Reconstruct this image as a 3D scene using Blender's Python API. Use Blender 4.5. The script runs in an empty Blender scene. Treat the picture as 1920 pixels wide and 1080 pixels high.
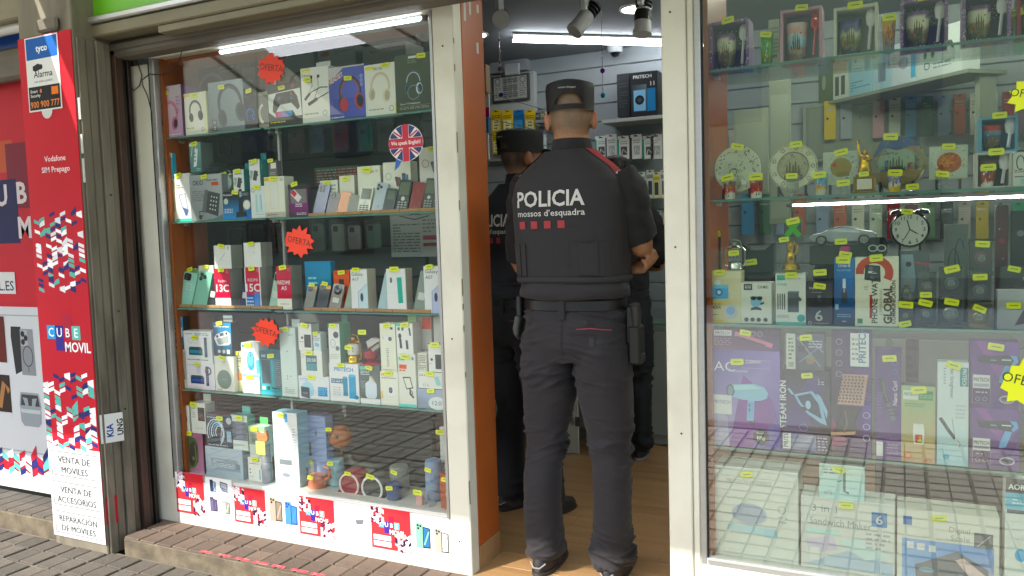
import bpy, bmesh, math, random
from mathutils import Vector, Matrix, noise
random.seed(7)
S = bpy.context.scene
COL = S.collection
# ---------------------------------------------------------------- camera
FPX = 1500.0
YAW, PITCH, ROLL = 0.45374, -0.07236, -0.03086
CAM = Vector((1.42359, -2.51073, 1.27))
_cy, _sy, _cp, _sp = math.cos(YAW), math.sin(YAW), math.cos(PITCH), math.sin(PITCH)
_fw = Vector((-_sy*_cp, _cy*_cp, _sp)); _rt = Vector((_cy, _sy, 0)); _up = _rt.cross(_fw)
_r2 = _rt*math.cos(ROLL) + _up*math.sin(ROLL); _u2 = -_rt*math.sin(ROLL) + _up*math.cos(ROLL)
cam = bpy.data.cameras.new('camera'); camo = bpy.data.objects.new('camera', cam); COL.objects.link(camo)
cam.sensor_width = 36; cam.lens = FPX/1920*36; cam.clip_start = .05; cam.clip_end = 500
mw = Matrix.Identity(4)
for i, a in enumerate((_r2, _u2, -_fw)):
    for k in range(3): mw[k][i] = a[k]
mw.translation = CAM
camo.matrix_world = mw
S.camera = camo
def ray(x, y): return _r2*((x-960)/FPX) - _u2*((y-540)/FPX) + _fw
def wy(x, y, Y=0.0):
    d = ray(x, y); return CAM + d*((Y-CAM.y)/d.y)
def wz(x, y, Z=0.0):
    d = ray(x, y); return CAM + d*((Z-CAM.z)/d.z)
def wx(x, y, X=0.0):
    d = ray(x, y); return CAM + d*((X-CAM.x)/d.x)
def proj(P):
    d = Vector(P)-CAM; z = d.dot(_fw); return 960+FPX*d.dot(_r2)/z, 540-FPX*d.dot(_u2)/z
# ---------------------------------------------------------------- world, sun, exposure
SUN = Vector((.53, 1.0, -.92)).normalized()      # direction the light travels
elev = math.asin(-SUN.z)
W = bpy.data.worlds.new('World'); S.world = W; W.use_nodes = True
nt = W.node_tree; bg = nt.nodes['Background']
sky = nt.nodes.new('ShaderNodeTexSky'); sky.sky_type = 'NISHITA'; sky.sun_disc = False
sky.sun_elevation = elev; sky.sun_rotation = math.atan2(-SUN.x, -SUN.y)
sky.air_density = 1.0; sky.dust_density = 1.5
nt.links.new(sky.outputs[0], bg.inputs[0]); bg.inputs[1].default_value = .15
sl = bpy.data.lights.new('sun', 'SUN'); sl.energy = 2.0; sl.angle = math.radians(.53); sl.color = (1, .95, .87)
so = bpy.data.objects.new('sun', sl); COL.objects.link(so)
so.rotation_euler = SUN.to_track_quat('-Z', 'Y').to_euler(); so.location = (-4, -8, 8)
S.view_settings.view_transform = 'Standard'; S.view_settings.look = 'None'
S.view_settings.exposure = 1.96; S.view_settings.gamma = 1.0
S.render.engine = 'CYCLES'; S.cycles.use_denoising = True
S.cycles.max_bounces = 10; S.cycles.transparent_max_bounces = 24; S.cycles.diffuse_bounces = 4
S.cycles.caustics_reflective = False; S.cycles.caustics_refractive = False
# ---------------------------------------------------------------- helpers
_hx = {}
def hx(c):
    if not isinstance(c, str): return tuple(c)[:3]
    if c not in _hx:
        v = [int(c[i:i+2], 16)/255 for i in (0, 2, 4)]
        _hx[c] = tuple(a/12.92 if a <= .04045 else ((a+.055)/1.055)**2.4 for a in v)
    return _hx[c]
MATS = {}
def pmat(name, col=None, rough=.5, metal=0.0, var=.06, vscale=6, bump=0.0, bscale=80, coat=0.0, sheen=0.0, rand=0.0,
         dirt=None, dscale=3, damt=.5, sub=0.0, stretch=None, gain=1.0, spec=.5):
    m = bpy.data.materials.new(name); m.use_nodes = True; n = m.node_tree.nodes; l = m.node_tree.links
    b = n['Principled BSDF']
    if col is None:
        a = n.new('ShaderNodeAttribute'); a.attribute_name = 'Col'; out = a.outputs['Color']
        if gain != 1:
            hs = n.new('ShaderNodeHueSaturation'); hs.inputs['Saturation'].default_value = 1.15; hs.inputs['Value'].default_value = gain; l.new(out, hs.inputs['Color'])
            cl = n.new('ShaderNodeVectorMath'); cl.operation = 'MINIMUM'; cl.inputs[1].default_value = (.84, .84, .84); l.new(hs.outputs[0], cl.inputs[0]); out = cl.outputs[0]
    else:
        a = n.new('ShaderNodeRGB'); a.outputs[0].default_value = (*hx(col), 1); out = a.outputs[0]
    tc = n.new('ShaderNodeTexCoord'); vec = tc.outputs['Object']
    if stretch:
        mp = n.new('ShaderNodeMapping'); mp.inputs['Scale'].default_value = stretch
        l.new(vec, mp.inputs['Vector']); vec = mp.outputs[0]
    def nz(sc, det=4):
        t = n.new('ShaderNodeTexNoise'); t.inputs['Scale'].default_value = sc; t.inputs['Detail'].default_value = det
        l.new(vec, t.inputs['Vector']); return t.outputs['Fac']
    def mul(fac_out, lo, hi, src):
        r = n.new('ShaderNodeMapRange'); r.inputs['From Min'].default_value = .25; r.inputs['From Max'].default_value = .75
        r.inputs['To Min'].default_value = lo; r.inputs['To Max'].default_value = hi; l.new(fac_out, r.inputs['Value'])
        v = n.new('ShaderNodeVectorMath'); v.operation = 'SCALE'
        l.new(src, v.inputs[0]); l.new(r.outputs[0], v.inputs['Scale']); return v.outputs[0]
    if var: out = mul(nz(vscale), 1-var, 1+var, out)
    if rand:
        oi = n.new('ShaderNodeObjectInfo')
        r = n.new('ShaderNodeMapRange'); r.inputs['To Min'].default_value = 1-rand; r.inputs['To Max'].default_value = 1+rand
        l.new(oi.outputs['Random'], r.inputs['Value'])
        v = n.new('ShaderNodeVectorMath'); v.operation = 'SCALE'; l.new(out, v.inputs[0]); l.new(r.outputs[0], v.inputs['Scale']); out = v.outputs[0]
    if dirt:
        r = n.new('ShaderNodeMapRange'); r.inputs['From Min'].default_value = .48; r.inputs['From Max'].default_value = .72
        r.inputs['To Min'].default_value = 0; r.inputs['To Max'].default_value = damt; l.new(nz(dscale, 8), r.inputs['Value'])
        mx = n.new('ShaderNodeMix'); mx.data_type = 'RGBA'; l.new(r.outputs[0], mx.inputs['Factor'])
        l.new(out, mx.inputs['A']); mx.inputs['B'].default_value = (*hx(dirt), 1); out = mx.outputs['Result']
    l.new(out, b.inputs['Base Color'])
    b.inputs['Specular IOR Level'].default_value = spec
    b.inputs['Roughness'].default_value = rough; b.inputs['Metallic'].default_value = metal
    b.inputs['Coat Weight'].default_value = coat; b.inputs['Sheen Weight'].default_value = sheen
    if sub: b.inputs['Subsurface Weight'].default_value = sub; b.inputs['Subsurface Radius'].default_value = (.01, .004, .002); b.inputs['Subsurface Scale'].default_value = 1
    if bump:
        bp = n.new('ShaderNodeBump'); bp.inputs['Strength'].default_value = bump; bp.inputs['Distance'].default_value = .004
        l.new(nz(bscale, 6), bp.inputs['Height']); l.new(bp.outputs[0], b.inputs['Normal'])
    MATS[name] = m; return m
def emat(name, col, strength):
    m = bpy.data.materials.new(name); m.use_nodes = True; n = m.node_tree.nodes
    b = n['Principled BSDF']; b.inputs['Base Color'].default_value = (.8, .8, .8, 1)
    b.inputs['Emission Color'].default_value = (*hx(col), 1); b.inputs['Emission Strength'].default_value = strength
    MATS[name] = m; return m
def clear(name, tint=(.95, .98, .95), ior=1.5, rough=0.0, haze=0.0, hazecol=(.8, .85, .8)):
    m = bpy.data.materials.new(name); m.use_nodes = True; n = m.node_tree.nodes; l = m.node_tree.links
    n.remove(n['Principled BSDF']); o = n['Material Output']
    t = n.new('ShaderNodeBsdfTransparent'); t.inputs[0].default_value = (*tint, 1)
    g = n.new('ShaderNodeBsdfGlossy'); g.inputs['Roughness'].default_value = rough
    f = n.new('ShaderNodeFresnel'); ge = n.new('ShaderNodeNewGeometry'); mr = n.new('ShaderNodeMapRange')
    mr.inputs['To Min'].default_value = ior; mr.inputs['To Max'].default_value = 1/ior
    l.new(ge.outputs['Backfacing'], mr.inputs['Value']); l.new(mr.outputs[0], f.inputs['IOR'])   # same reflectance on both faces of the pane
    mx = n.new('ShaderNodeMixShader'); l.new(f.outputs[0], mx.inputs[0]); l.new(t.outputs[0], mx.inputs[1]); l.new(g.outputs[0], mx.inputs[2])
    out = mx.outputs[0]
    if haze:
        d = n.new('ShaderNodeBsdfDiffuse'); d.inputs[0].default_value = (*hazecol, 1)
        m2 = n.new('ShaderNodeMixShader'); m2.inputs[0].default_value = haze; l.new(out, m2.inputs[1]); l.new(d.outputs[0], m2.inputs[2]); out = m2.outputs[0]
    l.new(out, o.inputs['Surface']); MATS[name] = m; return m

class MB:
    """collects geometry (with a colour per face corner) into one mesh"""
    def __init__(s): s.v = []; s.f = []; s.c = []; s.m = []
    def face(s, pts, col='808080', m=0):
        n = len(s.v); s.v += [tuple(p) for p in pts]; s.f.append(tuple(range(n, n+len(pts))))
        s.c.append([hx(k) for k in col] if isinstance(col, list) else [hx(col)]*len(pts)); s.m.append(m); return s
    def box(s, x0, y0, z0, x1, y1, z1, col='808080', m=0, ch=0.0, cols=None):
        cols = cols or {}
        if ch > 0:
            c = min(ch, (x1-x0)*.45, (y1-y0)*.45, (z1-z0)*.45); P = {}
            lo = (x0, y0, z0); hi = (x1, y1, z1)
            def vid(sx, sy, sz, ax):
                k = (sx, sy, sz, ax)
                if k not in P:
                    p = [(hi if q > 0 else lo)[i] for i, q in enumerate((sx, sy, sz))]
                    for i, q in enumerate((sx, sy, sz)):
                        if i != ax: p[i] -= q*c
                    P[k] = len(s.v); s.v.append(tuple(p))
                return P[k]
            def add(ids, key):
                s.f.append(tuple(ids)); s.c.append([hx(cols.get(key, col))]*len(ids)); s.m.append(m)
            O = [((-1, -1), (1, -1), (1, 1), (-1, 1))][0]
            for ax, key in ((0, 'x'), (1, 'y'), (2, 'z')):
                for sg in (-1, 1):
                    ids = []
                    for a, b in O:
                        q = [0, 0, 0]; q[ax] = sg; q[(ax+1) % 3] = a; q[(ax+2) % 3] = b
                        ids.append(vid(*q, ax))
                    if sg < 0: ids = ids[::-1]
                    add(ids, ('+' if sg > 0 else '-')+key)
            for ax in range(3):       # edges along ax
                for a in (-1, 1):
                    for b in (-1, 1):
                        A = []; i, j = (ax+1) % 3, (ax+2) % 3
                        for t, f in ((-1, i), (1, i), (1, j), (-1, j)):
                            q = [0, 0, 0]; q[ax] = t; q[i] = a; q[j] = b; A.append(vid(*q, f))
                        if a*b < 0: A = A[::-1]
                        key = '-y' if ((i == 1 and a < 0) or (j == 1 and b < 0)) else '+z'
                        add(A, key)
            for sx in (-1, 1):
                for sy in (-1, 1):
                    for sz in (-1, 1):
                        A = [vid(sx, sy, sz, k) for k in range(3)]
                        if sx*sy*sz < 0: A = A[::-1]
                        add(A, '-y' if sy < 0 else '+z')
            return s
        p = [(x0, y0, z0), (x1, y0, z0), (x1, y1, z0), (x0, y1, z0), (x0, y0, z1), (x1, y0, z1), (x1, y1, z1), (x0, y1, z1)]
        for ids, key in (((0, 1, 5, 4), '-y'), ((1, 2, 6, 5), '+x'), ((2, 3, 7, 6), '+y'), ((3, 0, 4, 7), '-x'), ((4, 5, 6, 7), '+z'), ((3, 2, 1, 0), '-z')):
            s.face([p[i] for i in ids], cols.get(key, col), m)
        return s
    def grid(s, rows, col='808080', m=0, closed=True, caps=(False, False), colf=None):
        n0 = len(s.v); k = len(rows[0])
        for r in rows: s.v += [tuple(p) for p in r]
        def cc(i): return hx(colf(s.v[i])) if colf else hx(col)
        for i in range(len(rows)-1):
            for j in range(k if closed else k-1):
                a = n0+i*k+j; b = n0+i*k+(j+1) % k; f = (a, b, b+k, a+k)
                s.f.append(f); s.c.append([cc(q) for q in f]); s.m.append(m)
        if caps[0]: f = tuple(n0+j for j in range(k))[::-1]; s.f.append(f); s.c.append([cc(q) for q in f]); s.m.append(m)
        if caps[1]: f = tuple(n0+(len(rows)-1)*k+j for j in range(k)); s.f.append(f); s.c.append([cc(q) for q in f]); s.m.append(m)
        return s
    def tube(s, pts, r, col='808080', m=0, n=8, caps=True):
        pts = [Vector(p) for p in pts]; rr = r if isinstance(r, (list, tuple)) else [r]*len(pts)
        rows = []; ref = None
        for i, p in enumerate(pts):
            d = (pts[min(i+1, len(pts)-1)]-pts[max(i-1, 0)]).normalized()
            if ref is None: ref = Vector((0, 0, 1)) if abs(d.z) < .9 else Vector((1, 0, 0))
            a = d.cross(ref).normalized(); b = d.cross(a).normalized(); ref = -b if ref.dot(-b) > 0 else b
            rows.append([p+(a*math.cos(t)+b*math.sin(t))*rr[i] for t in [2*math.pi*q/n for q in range(n)]])
        # orient outward
        return s.grid([r_[::-1] for r_ in rows], col, m, True, (caps, caps))
    def lathe(s, prof, c=(0, 0, 0), n=20, col='808080', m=0, ax='z', colf=None, caps=(True, True)):
        rows = []
        for r, h in prof:
            R = []
            for q in range(n):
                t = 2*math.pi*q/n; x, y = r*math.cos(t), r*math.sin(t)
                R.append((c[0]+x, c[1]+y, c[2]+h) if ax == 'z' else (c[0]+x, c[1]-h, c[2]+y) if ax == 'y' else (c[0]+h, c[1]+x, c[2]+y))
            rows.append(R)
        return s.grid(rows, col, m, True, caps, colf)
    def extrude(s, poly, y0, y1, col='808080', side=None, m=0):
        """x,z outline (counter-clockwise seen from -y) between y0 (front) and y1"""
        s.face([(x, y0, z) for x, z in poly], col, m); s.face([(x, y1, z) for x, z in poly[::-1]], side or col, m)
        k = len(poly)
        for i in range(k):
            a, b = poly[i], poly[(i+1) % k]
            s.face([(a[0], y1, a[1]), (b[0], y1, b[1]), (b[0], y0, b[1]), (a[0], y0, a[1])], side or col, m)
        return s
    def build(s, name, mats, parent=None, loc=(0, 0, 0), rot=None, smooth=False):
        me = bpy.data.meshes.new(name); me.from_pydata(s.v, [], s.f)
        at = me.attributes.new('Col', 'FLOAT_COLOR', 'CORNER')
        flat = []
        for c in s.c:
            for k in c: flat += (k[0], k[1], k[2], 1.0)
        at.data.foreach_set('color', flat)
        mats = mats if isinstance(mats, (list, tuple)) else [mats]
        for k in mats: me.materials.append(k)
        if len(mats) > 1: me.polygons.foreach_set('material_index', s.m)
        if smooth:
            me.shade_smooth()
            try: me.set_sharp_from_angle(angle=math.radians(40))
            except Exception: pass
        me.update()
        return link(name, me, parent, loc, rot)
def link(name, me, parent=None, loc=(0, 0, 0), rot=None):
    o = bpy.data.objects.new(name, me); COL.objects.link(o); o.location = loc
    if rot is not None: o.rotation_euler = rot
    if parent: o.parent = parent
    return o
def tag(o, label, cat, group=None):
    o['label'] = label; o['category'] = cat
    if group: o['group'] = group
    return o
def struct(o, kind='structure'): o['kind'] = kind; return o
def empty(name, loc, label, cat, group=None, rot=None):
    o = bpy.data.objects.new(name, None); COL.objects.link(o); o.location = loc; o.empty_display_size = .05
    if rot is not None: o.rotation_euler = rot
    return tag(o, label, cat, group)
_txt = {}
def text2d(s, bold=0.0):
    k = (s, bold)
    if k not in _txt:
        c = bpy.data.curves.new('t', 'FONT'); c.body = s; c.resolution_u = 2; c.offset = bold
        o = bpy.data.objects.new('t', c); m = bpy.data.meshes.new_from_object(o)
        v = [(q.co.x/.69, q.co.y/.69) for q in m.vertices]; f = [tuple(p.vertices) for p in m.polygons]
        x0 = min([a for a, b in v] or [0]); x1 = max([a for a, b in v] or [0])
        nz = [p.normal.z for p in m.polygons]
        f = [q if z > 0 else q[::-1] for q, z in zip(f, nz)]
        _txt[k] = ([(a-x0, b) for a, b in v], f, x1-x0)
        bpy.data.objects.remove(o); bpy.data.curves.remove(c); bpy.data.meshes.remove(m)
    return _txt[k]
def tri_fix(poly):
    a = sum(p[0]*q[1]-q[0]*p[1] for p, q in zip(poly, poly[1:]+poly[:1]))
    return poly if a > 0 else poly[::-1]
def arc(cx, cy, r, a0, a1, n=10, ry=None):
    ry = r if ry is None else ry
    return [(cx+r*math.cos(math.radians(a0+(a1-a0)*i/n)), cy+ry*math.sin(math.radians(a0+(a1-a0)*i/n))) for i in range(n+1)]
def stroke(pts, w):
    """quads of a polyline of width w"""
    out = []; L = []; Rr = []
    for i, p in enumerate(pts):
        a = pts[max(i-1, 0)]; b = pts[min(i+1, len(pts)-1)]
        dx, dy = b[0]-a[0], b[1]-a[1]; d = math.hypot(dx, dy) or 1
        L.append((p[0]-dy/d*w/2, p[1]+dx/d*w/2)); Rr.append((p[0]+dy/d*w/2, p[1]-dx/d*w/2))
    for i in range(len(pts)-1): out.append([Rr[i], Rr[i+1], L[i+1], L[i]])
    return out
ICON = {}
class Pr:
    """flat print on a face: shapes in metres on a w x h sheet, laid in layers along -y"""
    def __init__(s, w, h, y0=-.0002, dy=-.00005, place=None):
        s.w, s.h = w, h; s.y = y0; s.dy = dy; s.mb = MB(); s.place = place or (lambda x, y, z: (x-w/2, z, y))
    def poly(s, pts, col):
        pts = list(pts)
        if isinstance(col, list): s.mb.face([s.place(x, y, s.y) for x, y in pts], col)
        else: s.mb.face([s.place(x, y, s.y) for x, y in tri_fix(pts)], col)
    def prim(s, p, ox=0, oy=0, sx=None, sy=None, k=None, rot=0, col=None):
        """sx, sy scale of coordinates; k scale of isotropic lengths"""
        sx = s.w if sx is None else sx; sy = s.h if sy is None else sy; k = s.w if k is None else k
        cr, sr = math.cos(math.radians(rot)), math.sin(math.radians(rot))
        def X(u, v):
            a, b = u*sx, v*sy
            return (ox+a*cr-b*sr, oy+a*sr+b*cr)
        def Cc(c): return (col if c == '*' and col else c)
        t = p[0]
        if t == 'r':
            q = [X(p[1], p[2]), X(p[3], p[2]), X(p[3], p[4]), X(p[1], p[4])]
            if len(p) > 6: s.poly(q, [Cc(p[5]), Cc(p[5]), Cc(p[6]), Cc(p[6])])
            else: s.poly(q, Cc(p[5]))
        elif t == 'g':   # gradient with four corner colours
            s.poly([X(p[1], p[2]), X(p[3], p[2]), X(p[3], p[4]), X(p[1], p[4])], list(p[5:9]))
        elif t == 'e':
            rv = p[5] if len(p) > 5 else p[3]
            c = X(p[1], p[2]); s.poly([(c[0]+(a*cr-b*sr), c[1]+(a*sr+b*cr)) for a, b in [(p[3]*k*math.cos(q*.3927), rv*k*math.sin(q*.3927)) for q in range(16)]], Cc(p[4]))
        elif t == 'o':
            rv = p[6] if len(p) > 6 else p[3]; c = X(p[1], p[2])
            pts = [(c[0]+a*cr-b*sr, c[1]+a*sr+b*cr) for a, b in [(p[3]*k*math.cos(q*.314159), rv*k*math.sin(q*.314159)) for q in range(21)]]
            for q in stroke(pts, p[4]*k): s.poly(q, Cc(p[5]))
        elif t == 'p': s.poly([X(u, v) for u, v in p[1]], Cc(p[2]))
        elif t == 'l':
            for q in stroke([X(u, v) for u, v in p[1]], p[2]*k): s.poly(q, Cc(p[3]))
        elif t == 't':   # text,u,v,h,col,align,rot,maxw,bold
            _, tx, u, v, hh, c, *r = p; al = r[0] if r else 'c'; ro = (r[1] if len(r) > 1 else 0)+rot; mxw = r[2] if len(r) > 2 else None; bo = r[3] if len(r) > 3 else .012
            V, Fc, wd = text2d(tx, bo); H = hh*sy; fx = H
            if mxw: fx = min(H*1.1, mxw*(sx if not len(r) > 4 else sy)/max(wd, 1e-6))
            off = {'c': -wd/2, 'l': 0, 'r': -wd}[al]; c0 = X(u, v); a, b = math.cos(math.radians(ro)), math.sin(math.radians(ro))
            P = [(c0[0]+((x+off)*fx)*a-(y*H)*b, c0[1]+((x+off)*fx)*b+(y*H)*a) for x, y in V]
            n0 = len(s.mb.v); s.mb.v += [tuple(s.place(x, y, s.y)) for x, y in P]; cc = hx(Cc(c))
            for f in Fc: s.mb.f.append(tuple(n0+i for i in f)); s.mb.c.append([cc]*len(f)); s.mb.m.append(0)
        elif t == 'n':   # lines that stand for small print
            _, u0, v0, u1, v1, n, c = p; st = (v1-v0)/n
            for i in range(n):
                v = v0+st*(i+.3); x = u0
                while x < u1-.01:
                    ww = random.uniform(.04, .16)*(1 if u1-u0 > .3 else .6); e = min(x+ww, u1)
                    s.poly([X(x, v), X(e, v), X(e, v+st*.45), X(x, v+st*.45)], Cc(c)); x = e+.025
                    if random.random() < .06: break
        elif t == 'm':   # many small pieces on a few shared layers
            y0 = s.y
            for i, q in enumerate(p[1]): s.y = y0+s.dy*(i % 5); s.prim(q, ox, oy, sx, sy, k, rot)
            s.y = y0+s.dy*5
        elif t == 'i':   # icon,u,v,size,rot,cols...
            _, nm, u, v, sz, *r = p; c = X(u, v); ro = r[0] if r else 0; cs = r[1:]
            for q in ICON[nm](*cs): s.prim(q, c[0], c[1], sz*k, sz*k, sz*k, ro+rot); s.y += s.dy
        s.y += s.dy
    def add(s, prims):
        for p in prims: s.prim(p)
        return s
# ---------------------------------------------------------------- printed product pictures
def ic(f): ICON[f.__name__] = f; return f
@ic
def headphones(c='202326', c2='3a3d42', pad='15171a'):
    return [('l', arc(0, .05, .34, 200, -20, 16, .42), .07, c), ('l', arc(0, .05, .30, 180, 0, 14, .36), .03, c2),
            ('e', -.3, -.2, .13, c, .2), ('e', .26, -.22, .15, c2, .22), ('e', -.27, -.21, .08, pad, .14), ('e', .29, -.22, .1, pad, .16), ('o', .29, -.22, .1, .02, c, .16)]
@ic
def neckband(c='1c1c1e'):
    return [('l', [(-.15, .42), (-.12, .2), (-.25, 0)], .015, c), ('e', -.15, .45, .05, c), ('l', [(.1, .42), (.1, .1), (-.1, -.25)], .015, c), ('e', .12, .45, .05, c),
            ('l', [(-.4, -.15), (-.15, .02), (.2, .12), (.45, .1)], .03, c), ('l', [(-.42, -.2), (-.22, -.02)], .08, c), ('l', [(-.3, -.35), (.05, -.2)], .1, c), ('l', [(.05, -.2), (.3, -.12), (.48, -.05)], .03, c)]
@ic
def gamepad(c='2a2b2e', c2='55585c'):
    return [('p', [(-.3, .22), (.3, .22), (.42, .05), (.48, -.25), (.4, -.32), (.2, -.1), (-.2, -.1), (-.4, -.32), (-.48, -.25), (-.42, .05)], c), ('e', -.22, .08, .06, c2), ('e', -.1, -.03, .06, '101112'), ('e', .12, -.03, .06, '101112'),
            ('e', .22, .14, .025, 'b0a020'), ('e', .27, .08, .025, 'b03030'), ('e', .17, .08, .025, '3050b0'), ('e', .22, .02, .025, '30a050')]
@ic
def deskphone(c='34383a', c2='55595a'):
    p = [('p', [(-.12, .38), (.42, .3), (.34, -.42), (-.22, -.3)], c), ('p', [(-.24, .42), (-.1, .4), (-.2, -.34), (-.36, -.3)], c2), ('l', [(-.3, -.28), (-.48, -.3), (-.45, -.45), (-.3, -.42)], .04, c)]
    for i in range(4):
        for j in range(3): p.append(('e', .06+.11*j-.02*i, .2-.13*i-.015*j, .028, 'b8bcba'))
    return p
@ic
def cordless(c='15171b'):
    return [('p', [(-.06, .5), (.07, .5), (.1, -.2), (-.1, -.2)], c), ('r', -.035, .25, .04, .42, '8fa6b8'), ('p', [(-.2, -.2), (.2, -.2), (.24, -.36), (-.22, -.38)], c), ('n', -.05, -.1, .06, .2, 4, '9aa')] if 0 else \
           [('p', [(-.06, .5), (.07, .5), (.1, -.2), (-.1, -.2)], c), ('r', -.035, .25, .04, .42, '8fa6b8'), ('p', [(-.2, -.2), (.2, -.2), (.24, -.36), (-.22, -.38)], c)]
@ic
def strip(c='c9d4cf', c2='4a5a58'):
    return [('p', [(-.1, -.48), (.08, -.44), (.2, .28), (.02, .32)], c), ('l', [(.1, .3), (.05, .48), (-.12, .42), (-.18, .1), (-.2, 0)], .035, c), ('r', -.03, .08, .05, .14, c2), ('r', -.02, -.08, .06, -.02, c2), ('r', -.04, -.24, .04, -.18, c2)]
@ic
def minikeyboard(c='d8dcdd', c2='8a9090'):
    return [('p', [(-.48, .12), (-.3, .26), (.3, .3), (.48, .14), (.4, -.26), (.28, -.32), (-.3, -.26), (-.4, -.2)], c), ('p', [(-.36, .04), (.36, .08), (.3, -.24), (-.3, -.2)], c2), ('r', -.12, .12, .12, .26, '3a4a52'), ('e', -.28, .16, .06, '303438'), ('e', .28, .18, .06, '303438')]
@ic
def tvbox(c='1d2730', c2='2a7fa8'):
    return [('p', [(-.48, .0), (.2, .0), (.2, -.24), (-.48, -.24)], c), ('r', -.42, -.16, .14, -.06, c2), ('p', [(-.48, .0), (.2, .0), (.14, .07), (-.42, .07)], '3c4a52'), ('p', [(.3, .42), (.44, .42), (.44, -.3), (.3, -.3)], c), ('e', .37, .28, .04, '8a4040'), ('n', .32, -.2, .42, .15, 5, '707a80')]
@ic
def mic(c='9a9688', c2='56534a'):
    return [('e', 0, .32, .15, c, .17), ('l', [(-.14, .24), (.14, .24)], .04, c2), ('p', [(-.09, .16), (.1, .16), (.06, -.5), (-.05, -.5)], c2)]
@ic
def mouse(c='3f8fa8', c2='6fb8cc'):
    return [('e', 0, 0, .24, c, .46), ('e', -.02, .08, .18, c2, .32), ('l', [(0, .44), (0, .1)], .02, '2a6070'), ('r', -.02, .2, .03, .32, '20404a')]
@ic
def keyboard(c='3a4650', c2='7d8a90'):
    p = [('r', -.5, -.2, .5, .2, c)]
    for i in range(4):
        for j in range(12): p.append(('r', -.47+.08*j, -.17+.088*i, -.405+.08*j, -.1+.088*i, c2))
    return p
@ic
def dryer(c='8fb4d6', c2='a9c8e2', h='7ba3c8'):
    return [('p', [(-.36, .3), (-.1, .32), (.12, .34), (.34, .28), (.42, .16), (.4, .04), (.26, -.02), (.14, -.03), (.12, -.46), (-.02, -.46), (.0, -.02), (-.1, -.02), (-.36, .04)], c), ('e', -.36, .17, .09, '3f4f58', .14), ('e', -.36, .17, .06, '6d8490', .1),
            ('p', [(-.3, .28), (.1, .31), (.3, .24), (-.28, .18)], c2), ('p', [(0, -.05), (.13, -.05), (.11, -.44), (0, -.44)], h), ('r', .02, -.16, .05, -.1, '30404c'), ('r', .02, -.26, .05, -.2, '30404c'), ('l', [(.05, -.46), (.08, -.56), (.14, -.5), (.1, -.62)], .02, '404858')]
@ic
def dryer2(c='22232b', c2='6fa0cf'):
    return [('p', [(-.46, .22), (.25, .26), (.42, .22), (.46, .06), (.36, -.02), (.2, -.02), (-.42, .04)], c), ('p', [(.3, .26), (.46, .24), (.5, .08), (.38, -.04), (.34, .02), (.4, .12)], c2), ('p', [(.2, -.02), (.36, -.04), (.22, -.46), (.06, -.5), (.08, -.34)], c2), ('l', [(.12, .13), (.34, .13)], .03, 'cfd8e0'), ('r', -.14, .1, 0, .13, '8a90a0')]
@ic
def iron(c='8fb1d4', c2='22304a'):
    return [('p', [(-.36, .3), (.1, .42), (.34, .1), (.46, -.48), (.3, -.42), (-.02, -.2), (-.24, .06)], c), ('p', [(-.28, .26), (.06, .36), (.26, .08), (.34, -.32), (.02, -.14), (-.18, .08)], c2), ('p', [(.18, .36), (.3, .3), (.48, -.1), (.46, -.3), (.36, -.02)], c), ('e', 0, .04, .07, '9fb6d6', .12), ('l', [(-.5, .46), (-.38, .3)], .06, c), ('e', -.12, -.08, .1, '26283a', .06)]
@ic
def hairbrush(c='1a1216', c2='c09a8a'):
    p = [('p', [(-.1, .46), (.26, .46), (.2, -.02), (-.18, -.02)], c2)]
    for i in range(9):
        for j in range(7): p.append(('e', -.13+.05*j+.012*(i % 2)-.006*(8-i)+.02, .03+.05*i, .016, c))
    for i in range(9): p.append(('l', [(.2+.006*i, .02+.05*i), (.29+.006*i, .0+.05*i)], .014, c)); p.append(('l', [(-.18+.009*i, .02+.05*i), (-.25+.009*i, .0+.05*i)], .014, c))
    return p+[('p', [(-.18, -.04), (.18, -.04), (.08, -.26), (.1, -.46), (-.26, -.5), (-.14, -.26)], c), ('p', [(-.27, -.46), (.09, -.42), (.08, -.47), (-.27, -.52)], c2), ('l', [(-.06, -.1), (-.04, -.3), (-.08, -.45)], .03, '5a4a50')]
@ic
def curler(c='2a2a30', c2='5d6068'):
    return [('l', [(-.12, .48), (-.08, .2), (.02, -.1)], .11, c), ('l', [(-.08, .4), (-.05, .16), (.02, -.05)], .03, c2), ('l', [(.02, -.08), (.14, -.46)], .09, c2), ('l', [(.0, -.2), (.15, -.18)], .03, c), ('l', [(.03, -.28), (.18, -.26)], .03, c), ('l', [(.06, -.36), (.2, -.34)], .03, c)]
@ic
def straightener(c='1d1f22'):
    return [('l', [(-.42, .4), (-.1, -.12), (.12, -.42)], .13, c), ('l', [(-.38, .38), (-.08, -.1)], .02, '6a7078'), ('l', [(.02, .42), (.14, -.4), (.3, -.5)], .05, 'cdd6da'), ('l', [(.0, .42), (.12, -.4)], .015, '30343a'), ('l', [(.14, -.42), (.26, -.6), (.2, -.75)], .05, 'e4e8ea'), ('l', [(.18, -.44), (.3, -.62), (.24, -.76)], .02, '30343a')]
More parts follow.
